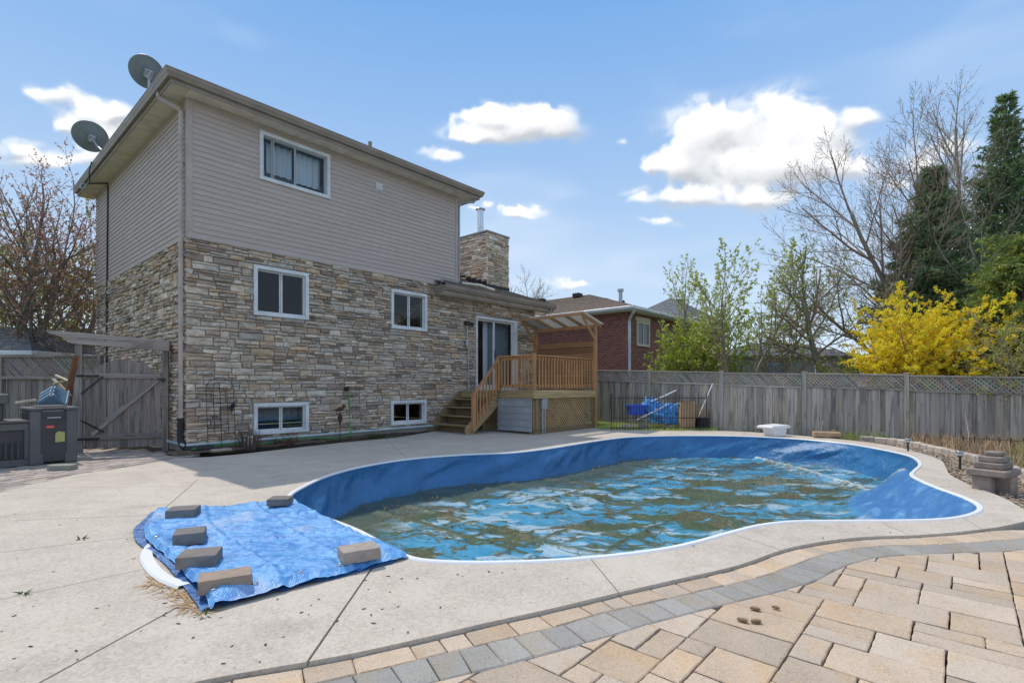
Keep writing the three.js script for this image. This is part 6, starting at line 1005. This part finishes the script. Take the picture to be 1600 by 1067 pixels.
tuft('dry_perennial', 'low reddish bare stems under the left basement window', HW(wallAt(447, 694, 0.3), 0, 0.3), 50, 0.28, 0.2, [[0.14, 0.06, 0.05], [0.1, 0.06, 0.05]], M.litter, 'plant', 0.7);
tuft('green_weed', 'dark green weed clump in the wall bed between the basement windows', HW(wallAt(592, 686, 0.3), 0, 0.26), 130, 0.13, 0.16, [[0.05, 0.1, 0.02], [0.08, 0.13, 0.03]], M.leaf, 'plant', 1.1);

// ---------------------------------------------------------------- storage boxes on the left
{
  const fl = G(45, 727.5), turn = 0.93, cb = thing('storage_cabinet', 'dark grey plastic storage cabinet with red badge and yellow sticker by the gate', 'cabinet', fl, turn), w = 0.57, d = 0.55, H = 0.88;
  part('body', [bx(0.0, w, 0.02, H - 0.05, -d, -0.02, 0.015), bx(0.13, w - 0.13, 0.03, H - 0.17, -0.021, 0.006, 0.006)], M.resin, cb);
  for (const [a, b] of [[0, 0.135], [w - 0.135, w]]) part('corner_column', [bx(a, b, 0.14, H - 0.05, -0.03, 0.02, 0.012), bx(a - (a ? 0.02 : 0), b + (a ? 0 : 0.025), 0.0, 0.16, -0.03, 0.024, 0.012)], M.resinLight, cb);
  for (let i = 0; i < 7; i++) part('side_rib', bx(-0.012, 0.004, 0.05, H - 0.08, -0.07 - i * 0.066, -0.035 - i * 0.066, 0.004), M.resin, cb);
  part('lid', [bx(-0.02, w + 0.02, H - 0.05, H, -d - 0.02, -0.06, 0.014), bx(-0.02, 0.16, H - 0.051, H - 0.001, -0.059, 0.03, 0.012), bx(w - 0.16, w + 0.02, H - 0.051, H - 0.001, -0.059, 0.03, 0.012), bx(0.1, w - 0.1, H, H + 0.02, -d + 0.06, -0.1, 0.01)], M.resinLight, cb);
  part('handle', [bx(0.2, w - 0.2, H - 0.175, H - 0.155, -0.02, 0.025, 0.006)], mat([0.4, 0.4, 0.4], { roughness: 0.4 }), cb);
  part('badge', std(extrude(Array.from({ length: 24 }, (_, i) => { const a = i / 24 * 6.283; return [0.24 + Math.sign(Math.cos(a)) * 0.03 + Math.cos(a) * 0.022, 0.575 + Math.sin(a) * 0.022]; }), 0.004).translate(0, 0, 0.006)), mat([0.62, 0.045, 0.03], { roughness: 0.4 }), cb);
  { const cv = document.createElement('canvas'); cv.width = 256; cv.height = 64; const c = cv.getContext('2d'); c.fillStyle = '#cf3a2c'; c.fillRect(0, 0, 256, 64); c.fillStyle = '#f3dcd6'; c.font = 'bold 40px sans-serif'; c.textAlign = 'center'; c.textBaseline = 'middle'; c.fillText('Rubbermaid', 128, 33, 240); const tx = new THREE.CanvasTexture(cv); tx.colorSpace = THREE.SRGBColorSpace; part('lettering', new THREE.PlaneGeometry(0.084, 0.022).translate(0.24, 0.575, 0.0115), mat([1, 1, 1], { map: tx, roughness: 0.4 }), cb); }
  part('sticker', std(extrude([[0.3, 0.33], [0.415, 0.335], [0.415, 0.48], [0.335, 0.5], [0.3, 0.46]], 0.002).translate(0, 0, 0.007)), mat([0.52, 0.53, 0.2], { map: smudge, roughness: 0.7 }), cb);
  const bench = thing('deck_box', 'low dark grey plastic deck box with slatted front at the left edge', 'deck box', G(-40, 735), turn), bw = 0.62, bh = 0.7;
  part('body', [bx(-0.4, bw - 0.06, 0.02, bh - 0.06, -0.5, -0.03, 0.012)], M.resin, bench); part('frame', [bx(-0.45, bw, 0, 0.1, -0.05, 0.01, 0.01), bx(bw - 0.1, bw, 0.1, bh - 0.12, -0.05, 0.012, 0.01), bx(-0.45, bw, bh - 0.16, bh - 0.05, -0.05, 0.008, 0.01)], M.resinLight, bench);
  for (let i = 0; i < 13; i++) part('slat', bx(-0.38 + i * 0.068, -0.345 + i * 0.068, 0.11, 0.36, -0.04, 0.0, 0.004), M.resin, bench);
  part('lid', bx(-0.47, bw + 0.03, bh - 0.05, bh - 0.005, -0.55, 0.04, 0.012), M.resinLight, bench);
  const up = thing('plastic_crate', 'smaller dark grey lidded box standing on the deck box', 'storage box', bench.localToWorld(V3(0, 0, 0)).clone().add(V3(0, bh - 0.005, 0)), turn); part('body', [bx(-0.35, 0.3, 0, 0.24, -0.42, -0.04, 0.015)], M.resin, up); part('lid', [bx(-0.38, 0.36, 0.24, 0.4, -0.45, 0.0, 0.02)], M.resinLight, up);
  // blue tub on its side, stick, lumber
  const tub = thing('blue_bin', 'dusty blue plastic bin tipped over behind the storage cabinet', 'bin', D(66, 632, 8.75), 0); { const n0 = V3(-0.32, 0.62, 0.72).normalize(), qn = new THREE.Quaternion().setFromUnitVectors(V3(0, -1, 0), n0), tilt = (x) => x.rotateY(0.35).applyQuaternion(qn).scale(0.85, 0.85, 0.85).translate(0.0, 0.17, -0.05), m = new MB(), r4 = (h, w2, d2) => [[-w2, h, -d2], [w2, h, -d2], [w2, h, d2], [-w2, h, d2]], A = r4(0, 0.2, 0.14), B = r4(0.3, 0.235, 0.175), Bi = r4(0.3, 0.22, 0.16), Ci = r4(0.015, 0.185, 0.125); for (let k = 0; k < 4; k++) { const j = (k + 1) % 4; m.quad(A[k], A[j], B[j], B[k]); m.quad(B[k], B[j], Bi[j], Bi[k]); m.quad(Bi[k], Bi[j], Ci[j], Ci[k]); } m.quad(A[3], A[2], A[1], A[0]); m.quad(...Ci);
    part('tub', tilt(m.geo()), M.dustyBlue, tub); part('rim', tilt(merge([bx(-0.26, 0.26, 0.27, 0.31, 0.17, 0.2, 0.006), bx(-0.26, 0.26, 0.27, 0.31, -0.2, -0.17, 0.006), bx(-0.26, -0.23, 0.271, 0.311, -0.17, 0.17, 0.006), bx(0.23, 0.26, 0.271, 0.311, -0.17, 0.17, 0.006)])), M.dustyBlue, tub);
    for (const x of [-0.125, 0.0, 0.125]) part('rib', tilt(merge([bx(x - 0.045, x + 0.045, -0.014, 0.0, -0.125, 0.125, 0.006), bx(x - 0.04, x + 0.04, 0.02, 0.26, 0.14, 0.165, 0.006), bx(x - 0.04, x + 0.04, 0.02, 0.26, -0.165, -0.14, 0.006)])), M.dustyBlue, tub); }
  const stick = part('broken_stick', tint(bar(D(25, 629, 8.6), D(54, 625, 8.3), 0.035, 0.035), [1.9, 1.8, 1.7]), M.greyWood, scene); tag(stick, 'short pale stick lying in front of the tipped blue bin', 'stick');
  [['long reddish board leaning against the gate post', [98, 650], [118, 556], 9.5, 9.2, 0.09, [0.62, 0.32, 0.2]], ['grey board leaning low behind the storage cabinet', [108, 618], [82, 592], 9.3, 9.5, 0.06, [0.9, 0.85, 0.8]], ['pale split stick on top of the lumber pile', [106, 595], [86, 586], 9.3, 9.35, 0.03, [1.9, 1.75, 1.3]], ['dark board standing beside the gate post', [106, 640], [110, 585], 9.6, 9.6, 0.1, [0.35, 0.3, 0.28]], ['green-grey board lying across the lumber pile', [82, 600], [112, 592], 9.4, 9.4, 0.05, [1.0, 1.1, 0.85]]].forEach(([label, a, b, da, db, w, c]) => { const o = part('loose_board', tint(bar(D(a[0], a[1], da), D(b[0], b[1], db), w, 0.025), c), M.greyWood, scene); tag(o, label, 'board'); });
  const pv = part('loose_paver', tint(paverGeo([[0, 0], [0.16, -0.09], [0.36, -0.05], [0.36, 0.1], [0.14, 0.12], [0, 0.06]].map(([x, z]) => V3(x, 0, z)), 0.07, 0.008, 0.07), [0.62, 0.72, 0.72]), M.paverOld, scene); pv.position.copy(G(78, 733)); tag(pv, 'loose grey paving stone lying in front of the storage cabinet', 'paving stone');
}

// ---------------------------------------------------------------- the heap behind the low metal fence
{
  const FZ = -14.12, x0 = (955 - 800) / F * 14.12, x1 = (1104 - 800) / F * 14.12, mf = thing('metal_fence', 'low black metal picket fence around the heap of garden odds and ends', 'fence', V3(x0, 0, FZ)), w = x1 - x0, h = 0.9;
  for (let i = 0; i <= 34; i++) { const x = w * i / 34, big = i % 17 === 0; part('picket', tube([V3(x, -0.05, 0), V3(x + 0.01, h + (big ? 0.1 : R(0.02, 0.07)), R(-0.03, 0.03))], big ? 0.013 : 0.0065, 5), M.black, mf); }
  for (const y of [0.06, 0.33, h - 0.03]) part('rail', [tube([V3(0, y, 0), V3(w, y, 0)], 0.009, 5), tube([V3(w, y, 0), V3(w + 0.1, y, -0.6)], 0.009, 5)], M.black, mf);
  const box = thing('recycling_box', 'bright blue recycling box on the heap behind the metal fence', 'recycling box', D(994, 648, 14.7), 0.15); { const m = new MB(), r = (y, a, b) => [[-a, y, -b], [a, y, -b], [a, y, b], [-a, y, b]], A = r(0, 0.19, 0.13), B = r(0.27, 0.24, 0.18), Bi = r(0.27, 0.22, 0.16), Ci = r(0.03, 0.17, 0.11); for (let k = 0; k < 4; k++) { const j = (k + 1) % 4; m.quad(A[k], A[j], B[j], B[k]); m.quad(B[k], B[j], Bi[j], Bi[k]); m.quad(Bi[k], Bi[j], Ci[j], Ci[k]); } m.quad(...A); m.quad(...Ci); part('tub', m.geo(), M.bluePlastic, box); part('rim', [bx(-0.26, 0.26, 0.25, 0.285, 0.18, 0.2), bx(-0.26, 0.26, 0.25, 0.285, -0.2, -0.18), bx(-0.26, -0.24, 0.251, 0.286, -0.18, 0.18), bx(0.24, 0.26, 0.251, 0.286, -0.18, 0.18)], M.bluePlastic, box); }
  const lump = (pos, sx, sy, sz, s, amp) => { const g = new THREE.SphereGeometry(1, 64, 44), p = g.attributes.position; for (let i = 0; i < p.count; i++) { let x = p.getX(i), y = p.getY(i), z = p.getZ(i); const f = 1 + amp * (Math.abs(fbm3(x * 2.2 + s, y * 1.4, z * 2.2, 4, s) - 0.5) * 3 - 0.35) + 0.1 * (fbm3(x * 7, y * 3, z * 7, 3, s + 2) - 0.5); p.setXYZ(i, x * f * sx, Math.max(-0.28 * sy, y * f * sy), z * f * sz); } g.computeVertexNormals(); const o = std(g, 1); o.translate(pos.x, pos.y, pos.z); return o; };
  const heap = thing('crumpled_tarpaulin', 'crumpled bright blue tarpaulin heaped between recycling box and paper bag', 'tarpaulin', D(1036, 672, 14.7)); heap.position.y = 0;
  part('folds', [lump(V3(-0.3, 0.52, -0.1), 0.27, 0.32, 0.26, 11, 0.75), lump(V3(0.02, 0.26, 0.1), 0.38, 0.36, 0.28, 12, 0.9), lump(V3(0.3, 0.22, 0.2), 0.17, 0.3, 0.16, 13, 0.8), lump(V3(0.06, 0.55, -0.05), 0.18, 0.16, 0.18, 14, 0.8)], (() => { const m = M.tarp.clone(); m.color.setRGB(0.8, 1, 1.05); return m; })(), heap);
  const bag = (label, pos, w2, h2, turn) => { const o = thing('paper_bag', label, 'paper bag', pos, turn); const g = sheet(48, 16, (u, v) => { const a = u * 6.2832, q = 1 / Math.pow(Math.pow(Math.abs(Math.cos(a)), 6) + Math.pow(Math.abs(Math.sin(a)), 6), 1 / 6), cr = 0.06 * (fbm2(u * 14 + 3, v * 5, 3, 77) - 0.5) * (0.3 + v); return V3(Math.cos(a) * q * (w2 / 2) * (1 + cr * 1.6) + v * 0.04, h2 * v * (1 + (v > 0.93 ? 0.12 * (fbm2(u * 9, 1, 2, 78) - 0.5) : 0)), Math.sin(a) * q * (w2 * 0.34) * (1 + cr * 2)); }); part('bag', g, M.kraft, o); part('contents', lump(V3(0, h2 * 0.86, 0), w2 * 0.42, 0.07, w2 * 0.27, 21, 0.5), M.soil, o); return o; };
  bag('tall brown paper yard bag behind the low metal fence', V3((1072 - 800) / F * 14.3, 0, -14.3), 0.44, 0.76, 0.2); bag('second brown paper bag, half hidden behind the taller one', V3((1089 - 800) / F * 14.5, 0, -14.5), 0.34, 0.62, -0.3);
  const crate = thing('black_crate', 'black open crate at the right end of the metal fence', 'crate', V3((1097 - 800) / F * 14.35, 0, -14.35), 0.3); part('side', [bx(-0.15, 0.15, 0.0, 0.32, 0.12, 0.14), bx(-0.15, 0.15, 0.0, 0.32, -0.14, -0.12), bx(-0.15, -0.13, 0.0, 0.32, -0.12, 0.12), bx(0.13, 0.15, 0, 0.32, -0.12, 0.12)], M.blackSoft, crate); part('bottom', bx(-0.13, 0.13, 0.01, 0.03, -0.12, 0.12), M.blackSoft, crate);
  const rod = (name, label, a, b, r, mt, cat) => { const o = part(name, tube([a, a.clone().lerp(b, 0.5).add(V3(0, -0.012, 0)), b], r, 8), mt, scene); return tag(o, label, cat); };
  rod('white_pole', 'white plastic pole sticking up right from the heap', D(1018, 627, 14.6), D(1057, 610, 15.2), 0.022, M.whitePlastic, 'pole'); rod('pool_pole', 'long silver pool pole lying across the blue heap', D(994, 657, 14.3), D(1046, 631, 14.45), 0.02, M.galv, 'pole'); rod('thin_pole', 'thin white pole leaning against the fence at the right of the heap', D(1092, 650, 14.3), D(1114, 599, 14.35), 0.016, M.whitePlastic, 'pole'); rod('wooden_stick', 'brown stick poking out of the top of the heap', D(1040, 640, 14.7), D(1030, 622, 14.9), 0.016, mat([0.35, 0.2, 0.1]), 'stick');
  const red = thing('red_container', 'small dark red container wedged beside the paper bag', 'container', D(1063, 650, 14.55), 0.4); part('body', lathe([[0, 0], [0.07, 0], [0.09, 0.26], [0.06, 0.29], [0, 0.29]], 16).rotateZ(-0.5), mat([0.28, 0.03, 0.03], { roughness: 0.5 }), red);
  const grn = thing('pale_green_bag', 'crumpled pale green plastic bag on top of the heap', 'plastic bag', D(1056, 641, 14.75)); part('bag', lump(V3(0, 0, 0), 0.17, 0.12, 0.13, 31, 0.7), mat([0.4, 0.55, 0.45], { roughness: 0.5 }), grn);
  [[976, 669, 0.12, 'flat pale stone at the left of the heap, nearest the metal fence'], [983, 665, 0.15, 'larger pinkish stone left of the heap below the recycling box'], [1004, 668, 0.17, 'brown lump of stone under the pool pole'], [1043, 668, 0.12, 'grey stone in front of the crumpled blue tarpaulin']].forEach(([px, py, r, label], i) => { const o = thing('rubble_stone', label, 'stone', V3((px - CX) / F * 14.4, 0.02, -14.4)); part('stone', tint(lump(V3(0, r * 0.25, 0), r, r * 0.55, r * 0.7, 50 + i, 0.35), pick([[1.8, 1.6, 1.5], [1.4, 1.3, 1.3], [1.1, 1, 0.95]])), M.block, o); });
  const mk = (n, lo, hi, geo, m, name, label, fn, cat, kind = 'stuff') => { const o = new THREE.InstancedMesh(geo, m, n), mm = new THREE.Matrix4(), cc = new THREE.Color(); for (let i = 0; i < n; i++) { const [p, q, s, c] = fn(i); mm.compose(p, q, s); o.setMatrixAt(i, mm); o.setColorAt(i, cc.setRGB(...c)); } o.name = numbered(name); o.castShadow = o.receiveShadow = true; scene.add(tag(o, label, cat, null, kind)); return o; };
  const blade = (() => { const m = new MB(); m.quad([-0.004, 0, 0], [0.004, 0, 0], [0.003, 0.5, 0.06], [-0.003, 0.5, 0.06]); m.tri([-0.003, 0.5, 0.06], [0.003, 0.5, 0.06], [0, 1, 0.24]); return m.geo(); })();
  const inTri = (pts) => { const xs = pts.map((p) => p.x), zs = pts.map((p) => p.z), a = [Math.min(...xs), Math.max(...xs), Math.min(...zs), Math.max(...zs)]; const ins = (x, z) => { let c = false; for (let i = 0, j = pts.length - 1; i < pts.length; j = i++) { const p = pts[i], q = pts[j]; if ((p.z > z) !== (q.z > z) && x < (q.x - p.x) * (z - p.z) / (q.z - p.z) + p.x) c = !c; } return c; }; return () => { for (;;) { const x = R(a[0], a[1]), z = R(a[2], a[3]); if (ins(x, z)) return [x, z]; } }; };
  const upq = (lean) => new THREE.Quaternion().setFromEuler(new THREE.Euler(R(-lean, lean), R(0, 6.28), R(-lean, lean)));
  // lawn by the heap
  const lawnPts = [HW(10.3, 0, -0.2), HW(9.8, 0, 2.5), ...ground([[935, 671], [1031, 673], [1118, 673]]), V3(5.7, 0, -14.3), V3(1.6, 0, -18.1)], lawnAt = inTri(lawnPts);
  const ls = new THREE.ShapeGeometry(new THREE.Shape(lawnPts.map((p) => new THREE.Vector2(p.x, -p.z)))).rotateX(-Math.PI / 2).translate(0, -0.015, 0), lu = ls.attributes.uv, lp = ls.attributes.position; for (let i = 0; i < lp.count; i++) lu.setXY(i, lp.getX(i), lp.getZ(i)); structure('lawn', ls, M.lawn);
  mk(9000, 0, 0, blade, M.leaf, 'lawn_grass', 'bright green grass between the deck and the garden heap', () => { const [x, z] = lawnAt(), h = R(0.05, 0.12); return [V3(x, -0.02, z), upq(0.4), V3(1.6, h, h * 2.2), shade(pick([[0.4, 0.55, 0.09], [0.48, 0.6, 0.12], [0.55, 0.55, 0.2]]))]; }, 'grass');
  // beds at the right
  const edgeLine = ground([[1300, 684.5], [1384, 689], [1430, 696], [1466, 704], [1500, 712], [1535, 720.5], [1570, 732], [1610, 746], [1680, 775]]), deckLine = ground([[1300, 686], [1384, 696], [1440, 709], [1470, 720], [1481, 731], [1484, 742], [1522, 762], [1560, 776], [1600, 798], [1680, 830]]);
  const bedPts = [...edgeLine, ...[...deckLine].reverse()], bedAt = inTri(bedPts), bs = (pts, y, m, name) => { const g = new THREE.ShapeGeometry(new THREE.Shape(pts.map((p) => new THREE.Vector2(p.x, -p.z)))).rotateX(-Math.PI / 2).translate(0, y, 0), u = g.attributes.uv, p = g.attributes.position; for (let i = 0; i < p.count; i++) u.setXY(i, p.getX(i), p.getZ(i)); return structure(name, g, m); };
  bs([...bedPts], -0.05, (() => { const m = M.soil.clone(); m.color.setRGB(0.42, 0.34, 0.27); return m; })(), 'mulch_bed');
  const chip = cbox(1, 0.14, 0.42, 0.05);
  mk(5200, 0, 0, chip, M.litter, 'wood_chips', 'brown and grey wood chip mulch in the bed beside the pool deck', () => { const [x, z] = bedAt(), s = R(0.018, 0.055); return [V3(x, -0.045 + R(0, 0.018), z), new THREE.Quaternion().setFromEuler(new THREE.Euler(R(-0.5, 0.5), R(0, 6.3), R(-0.4, 0.4))), V3(s, s, s), shade(pick([[0.36, 0.27, 0.19], [0.44, 0.36, 0.28], [0.26, 0.18, 0.12], [0.5, 0.44, 0.36]]), 0.7, 1.2)]; }, 'mulch');
  const backLine = [-8.7, -4, 0, 2, 3.2].map((f) => V3(5.83, 0, -14.37).addScaledVector(N, 1.6 + (f + 8.7) * 0.75).addScaledVector(U, -0.12)), dryPts = [...edgeLine, ...[...backLine].reverse()], dryAt = inTri(dryPts); bs(dryPts, -0.055, M.soil, 'dry_bed');
  const right = (p) => { const d = -p.z; return CX + F * p.x / d; };
  mk(8500, 0, 0, blade, M.litter, 'dry_grass', 'dry straw-coloured grass and stalks along the foot of the fence', () => { let x, z; for (let t = 0; t < 40; t++) { [x, z] = dryAt(); const e = right(V3(x, 0, z)); if (e > 1425 || rnd() < 0.05) break; } const h = R(0.14, 0.36); return [V3(x, -0.06, z), upq(0.3), V3(R(1.4, 2.4), h, h * 0.7), shade(pick(STRAW), 0.75, 1.2)]; }, 'grass');
  mk(2600, 0, 0, blade, M.leaf, 'fresh_grass', 'fresh green shoots at the foot of the fence and the bed edges', () => { let x, z; for (let t = 0; t < 60; t++) { [x, z] = dryAt(); const e = right(V3(x, 0, z)); if ((e > 1300 && e < 1395) || (e > 1585) || rnd() < 0.01) break; } const h = R(0.18, 0.34); return [V3(x, -0.06, z), upq(0.5), V3(2.4, h, h), shade(pick([[0.38, 0.5, 0.09], [0.3, 0.44, 0.08], [0.5, 0.52, 0.15]]))]; }, 'grass');
  // edging stones
  { const pts = curve(edgeLine, 26); for (let i = 2; i < pts.length - 1; i++) { const a = pts[i], b = pts[i + 1], d = b.clone().sub(a), L = d.length(), o = part('edging_stone', tint(cbox(L - 0.012, 0.15, 0.13, 0.02), ((q) => [1.75 * q, 1.7 * q, 1.62 * q])(R(0.88, 1.08))), M.block, scene); o.position.copy(a.clone().lerp(b, 0.5)).setY(R(-0.005, 0.012)); o.rotation.y = Math.atan2(-d.z, d.x) + R(-0.03, 0.03); tag(o, 'pale grey edging stone in the curved row between the mulch and the dry grass', 'edging stone', 'edging stones along the mulch bed'); } }
  // solar lights
  const lamp = thing('solar_light', 'black solar path light nearer the diving stand, at the start of the mulch bed', 'garden light', G(1419, 705), 0.3, 'solar path lights in the mulch bed');
  part('stake', tube([V3(0.02, -0.06, 0), V3(0, 0.16, 0)], 0.014, 8), M.black, lamp); part('shade', lathe([[0, 0.24], [0.05, 0.235], [0.056, 0.22], [0.03, 0.215]], 16), M.steel, lamp); part('lens', lathe([[0.022, 0.155], [0.04, 0.165], [0.042, 0.215], [0, 0.215]], 14), mat([0.5, 0.5, 0.48], { roughness: 0.3 }), lamp); part('collar', lathe([[0, 0.145], [0.03, 0.145], [0.036, 0.165], [0, 0.165]], 14), M.black, lamp);
  copyOf(lamp, G(1501, 729), 0.9, 'black solar path light leaning beside the stacked stone lantern');
  // stone lantern of stacked blocks
  const sl = thing('stone_lantern', 'stacked grey stone slabs forming a stepped pedestal in the mulch bed', 'stone pedestal', G(1556, 764), 0.55), blk = (name, x0, x1, y0, y1, z0, z1, c) => part(name, tint(bx(x0, x1, y0, y1, z0, z1, 0.012), c), M.block, sl);
  blk('leg', -0.2, -0.06, -0.06, 0.165, -0.16, 0.02, [1.0, 0.95, 0.92]); blk('leg', -0.02, 0.2, -0.06, 0.166, -0.06, 0.15, [1.25, 1.12, 1.02]); blk('slab', -0.26, 0.24, 0.168, 0.245, -0.2, 0.17, [1.0, 0.9, 0.85]); blk('tier', -0.18, 0.17, 0.247, 0.32, -0.15, 0.12, [0.95, 0.86, 0.82]); blk('tier', -0.14, 0.12, 0.322, 0.39, -0.12, 0.1, [1.05, 0.98, 0.94]); blk('tier', -0.09, 0.08, 0.392, 0.445, -0.08, 0.07, [0.9, 0.84, 0.8]);
  const sb = thing('stone_block', 'tan flat stone block lying between the diving stand and the fence', 'stone block', G(1292, 684), -0.35); part('block', tint(bx(-0.28, 0.28, 0.02, 0.14, -0.12, 0.12, 0.02), [1.5, 1.15, 0.8]), M.block, sb); part('foot', [tint(bx(-0.2, -0.08, -0.06, 0.02, -0.08, 0.08, 0.01), [0.6, 0.5, 0.4]), tint(bx(0.1, 0.22, -0.06, 0.02, -0.08, 0.08, 0.01), [0.6, 0.5, 0.4])], M.block, sb);
  const ef = thing('edging_fence', 'low black edging fence in the dry grass at the right edge', 'fence', V3(9.0, 0, -10.3), -0.75); for (let i = 0; i < 14; i++) part('picket', bx(i * 0.17 - 0.012, i * 0.17 + 0.012, -0.1, 0.22, -0.008, 0.008), M.black, ef); for (const y of [0.17, 0.04]) part('rail', bx(-0.05, 2.3, y - 0.008, y + 0.008, 0.009, 0.02), M.black, ef);
  for (const [px, py, len, d, label] of [[1282, 672, 0.42, 12.6, 'single dry stalk standing by the tan stone block'], [1512, 690, 0.75, 9.4, 'tall dry stalk standing above the dry grass before the fence']]) { const p = G(px, py); p.copy(D(px, 680, d)).setY(-0.05); tag(part('dry_stalk', tint(tube([p, p.clone().add(V3(0.03, len * 0.5, 0)), p.clone().add(V3(R(-0.05, 0.1), len, 0))], [0.008, 0.006, 0.004], 5), [3.2, 2.7, 2.0]), M.bark, scene), label, 'stalk'); }
  // small growth and litter on the concrete and in its joints
  [[36, 928, 'small weed growing from the concrete joint at the left'], [126, 843, 'tiny weed in the concrete joint left of the tarpaulin'], [582, 886, 'tiny green weed where the joint meets the tarpaulin edge'], [318, 962, 'small green weed at the near corner of the tarpaulin']].forEach(([px, py, label]) => tuft('joint_weed', label, G(px, py), 11, 0.045, 0.03, GREENS, M.leaf, 'weed', 1.2));
  mk(190, 0, 0, blade, M.litter, 'dry_needles', 'dry brown needles and straw gathered at the left edge of the tarpaulin', () => { const t = Math.pow(rnd(), 0.8), p = G(lerp(236, 318, t) + R(-14, 10), lerp(905, 953, t) + R(-10, 10)); return [p.setY(0.006), new THREE.Quaternion().setFromEuler(new THREE.Euler(1.5, R(0, 6.3), R(-0.2, 0.2), 'YXZ')), V3(0.8, R(0.05, 0.14), 0.05), shade(pick([[0.42, 0.25, 0.1], [0.33, 0.22, 0.12], [0.5, 0.33, 0.16]]))]; }, 'litter');
  mk(130, 0, 0, chip, M.litter, 'leaf_litter', 'scattered dark leaf scraps on the pale concrete', () => { const p = G(R(-50, 1500), R(690, 1040)); while (poolIn(p.x, p.z) || p.z - zAt(frontEdge, p.x) > -0.05) p.copy(G(R(-50, 1500), R(690, 1040))); const s = R(0.008, 0.024); return [p.setY(0.003), new THREE.Quaternion().setFromEuler(new THREE.Euler(0, R(0, 6.3), 0)), V3(s, s * 0.4, s), shade([0.07, 0.055, 0.045])]; }, 'litter');
  mk(900, 0, 0, chip, M.litter, 'edge_debris', 'brown debris caught in the gap along the concrete edge', () => { const q = frontEdge[Math.floor(R(6, frontEdge.length - 2))], r = frontEdge[Math.min(frontEdge.length - 1, 2 + frontEdge.indexOf(q))], p = q.clone().lerp(r, rnd()), s = R(0.006, 0.02); return [V3(p.x, YP + R(-0.03, -0.006), p.z + R(0.004, 0.026)), new THREE.Quaternion().setFromEuler(new THREE.Euler(R(-0.5, 0.5), R(0, 6.3), 0)), V3(s, s, s * 0.6), shade(pick([[0.2, 0.13, 0.08], [0.13, 0.09, 0.06], [0.34, 0.24, 0.14]]))]; }, 'litter');
  // cones on the paving
  const cone = (() => { const g = []; for (let i = 0; i < 70; i++) { const t = i / 70, a = i * 2.4, r = 0.011 * Math.sin(Math.PI * (0.12 + 0.84 * t)) + 0.002, m = new MB(), c = V3(Math.cos(a) * r, t * 0.055 - 0.0275, Math.sin(a) * r), o = V3(Math.cos(a), 0.5, Math.sin(a)).normalize(), s = V3(-Math.sin(a), 0, Math.cos(a)).multiplyScalar(0.005), e = c.clone().addScaledVector(o, 0.007), k = shade([0.42, 0.3, 0.19]); m.tri([c.x + s.x, c.y, c.z + s.z], [e.x, e.y, e.z], [c.x - s.x, c.y, c.z - s.z], k); m.tri([c.x + s.x, c.y, c.z + s.z], [c.x - s.x, c.y, c.z - s.z], [e.x, e.y - 0.003, e.z], k); g.push(m.geo()); } const core = lathe([[0, -0.028], [0.009, -0.015], [0.011, 0.0], [0.006, 0.022], [0, 0.028]], 8); return merge([...g, tint(core, [0.3, 0.21, 0.13])]).scale(0.85, 1.0, 0.85).rotateZ(Math.PI / 2); })();
  [[1181, 955, 0.5, 'spruce cone farthest up-left in the cluster on the tan paving'], [1161, 973, 0.6, 'palest spruce cone, nearest the grey border course'], [1182, 975, 0.1, 'spruce cone at the bottom of the cluster on the tan paving'], [1213, 953, 0.7, 'small spruce cone lying apart at the right of the others']].forEach(([px, py, a, label], i) => { const o = part('spruce_cone', i ? cone : cone, M.litter, scene); o.position.copy(G(px, py, YP)).setY(YP + 0.014); o.rotation.y = -a; if (i === 3) o.scale.setScalar(0.75); tag(o, label, 'cone', 'spruce cones on the paving'); });
}
renderer.render(scene, camera);
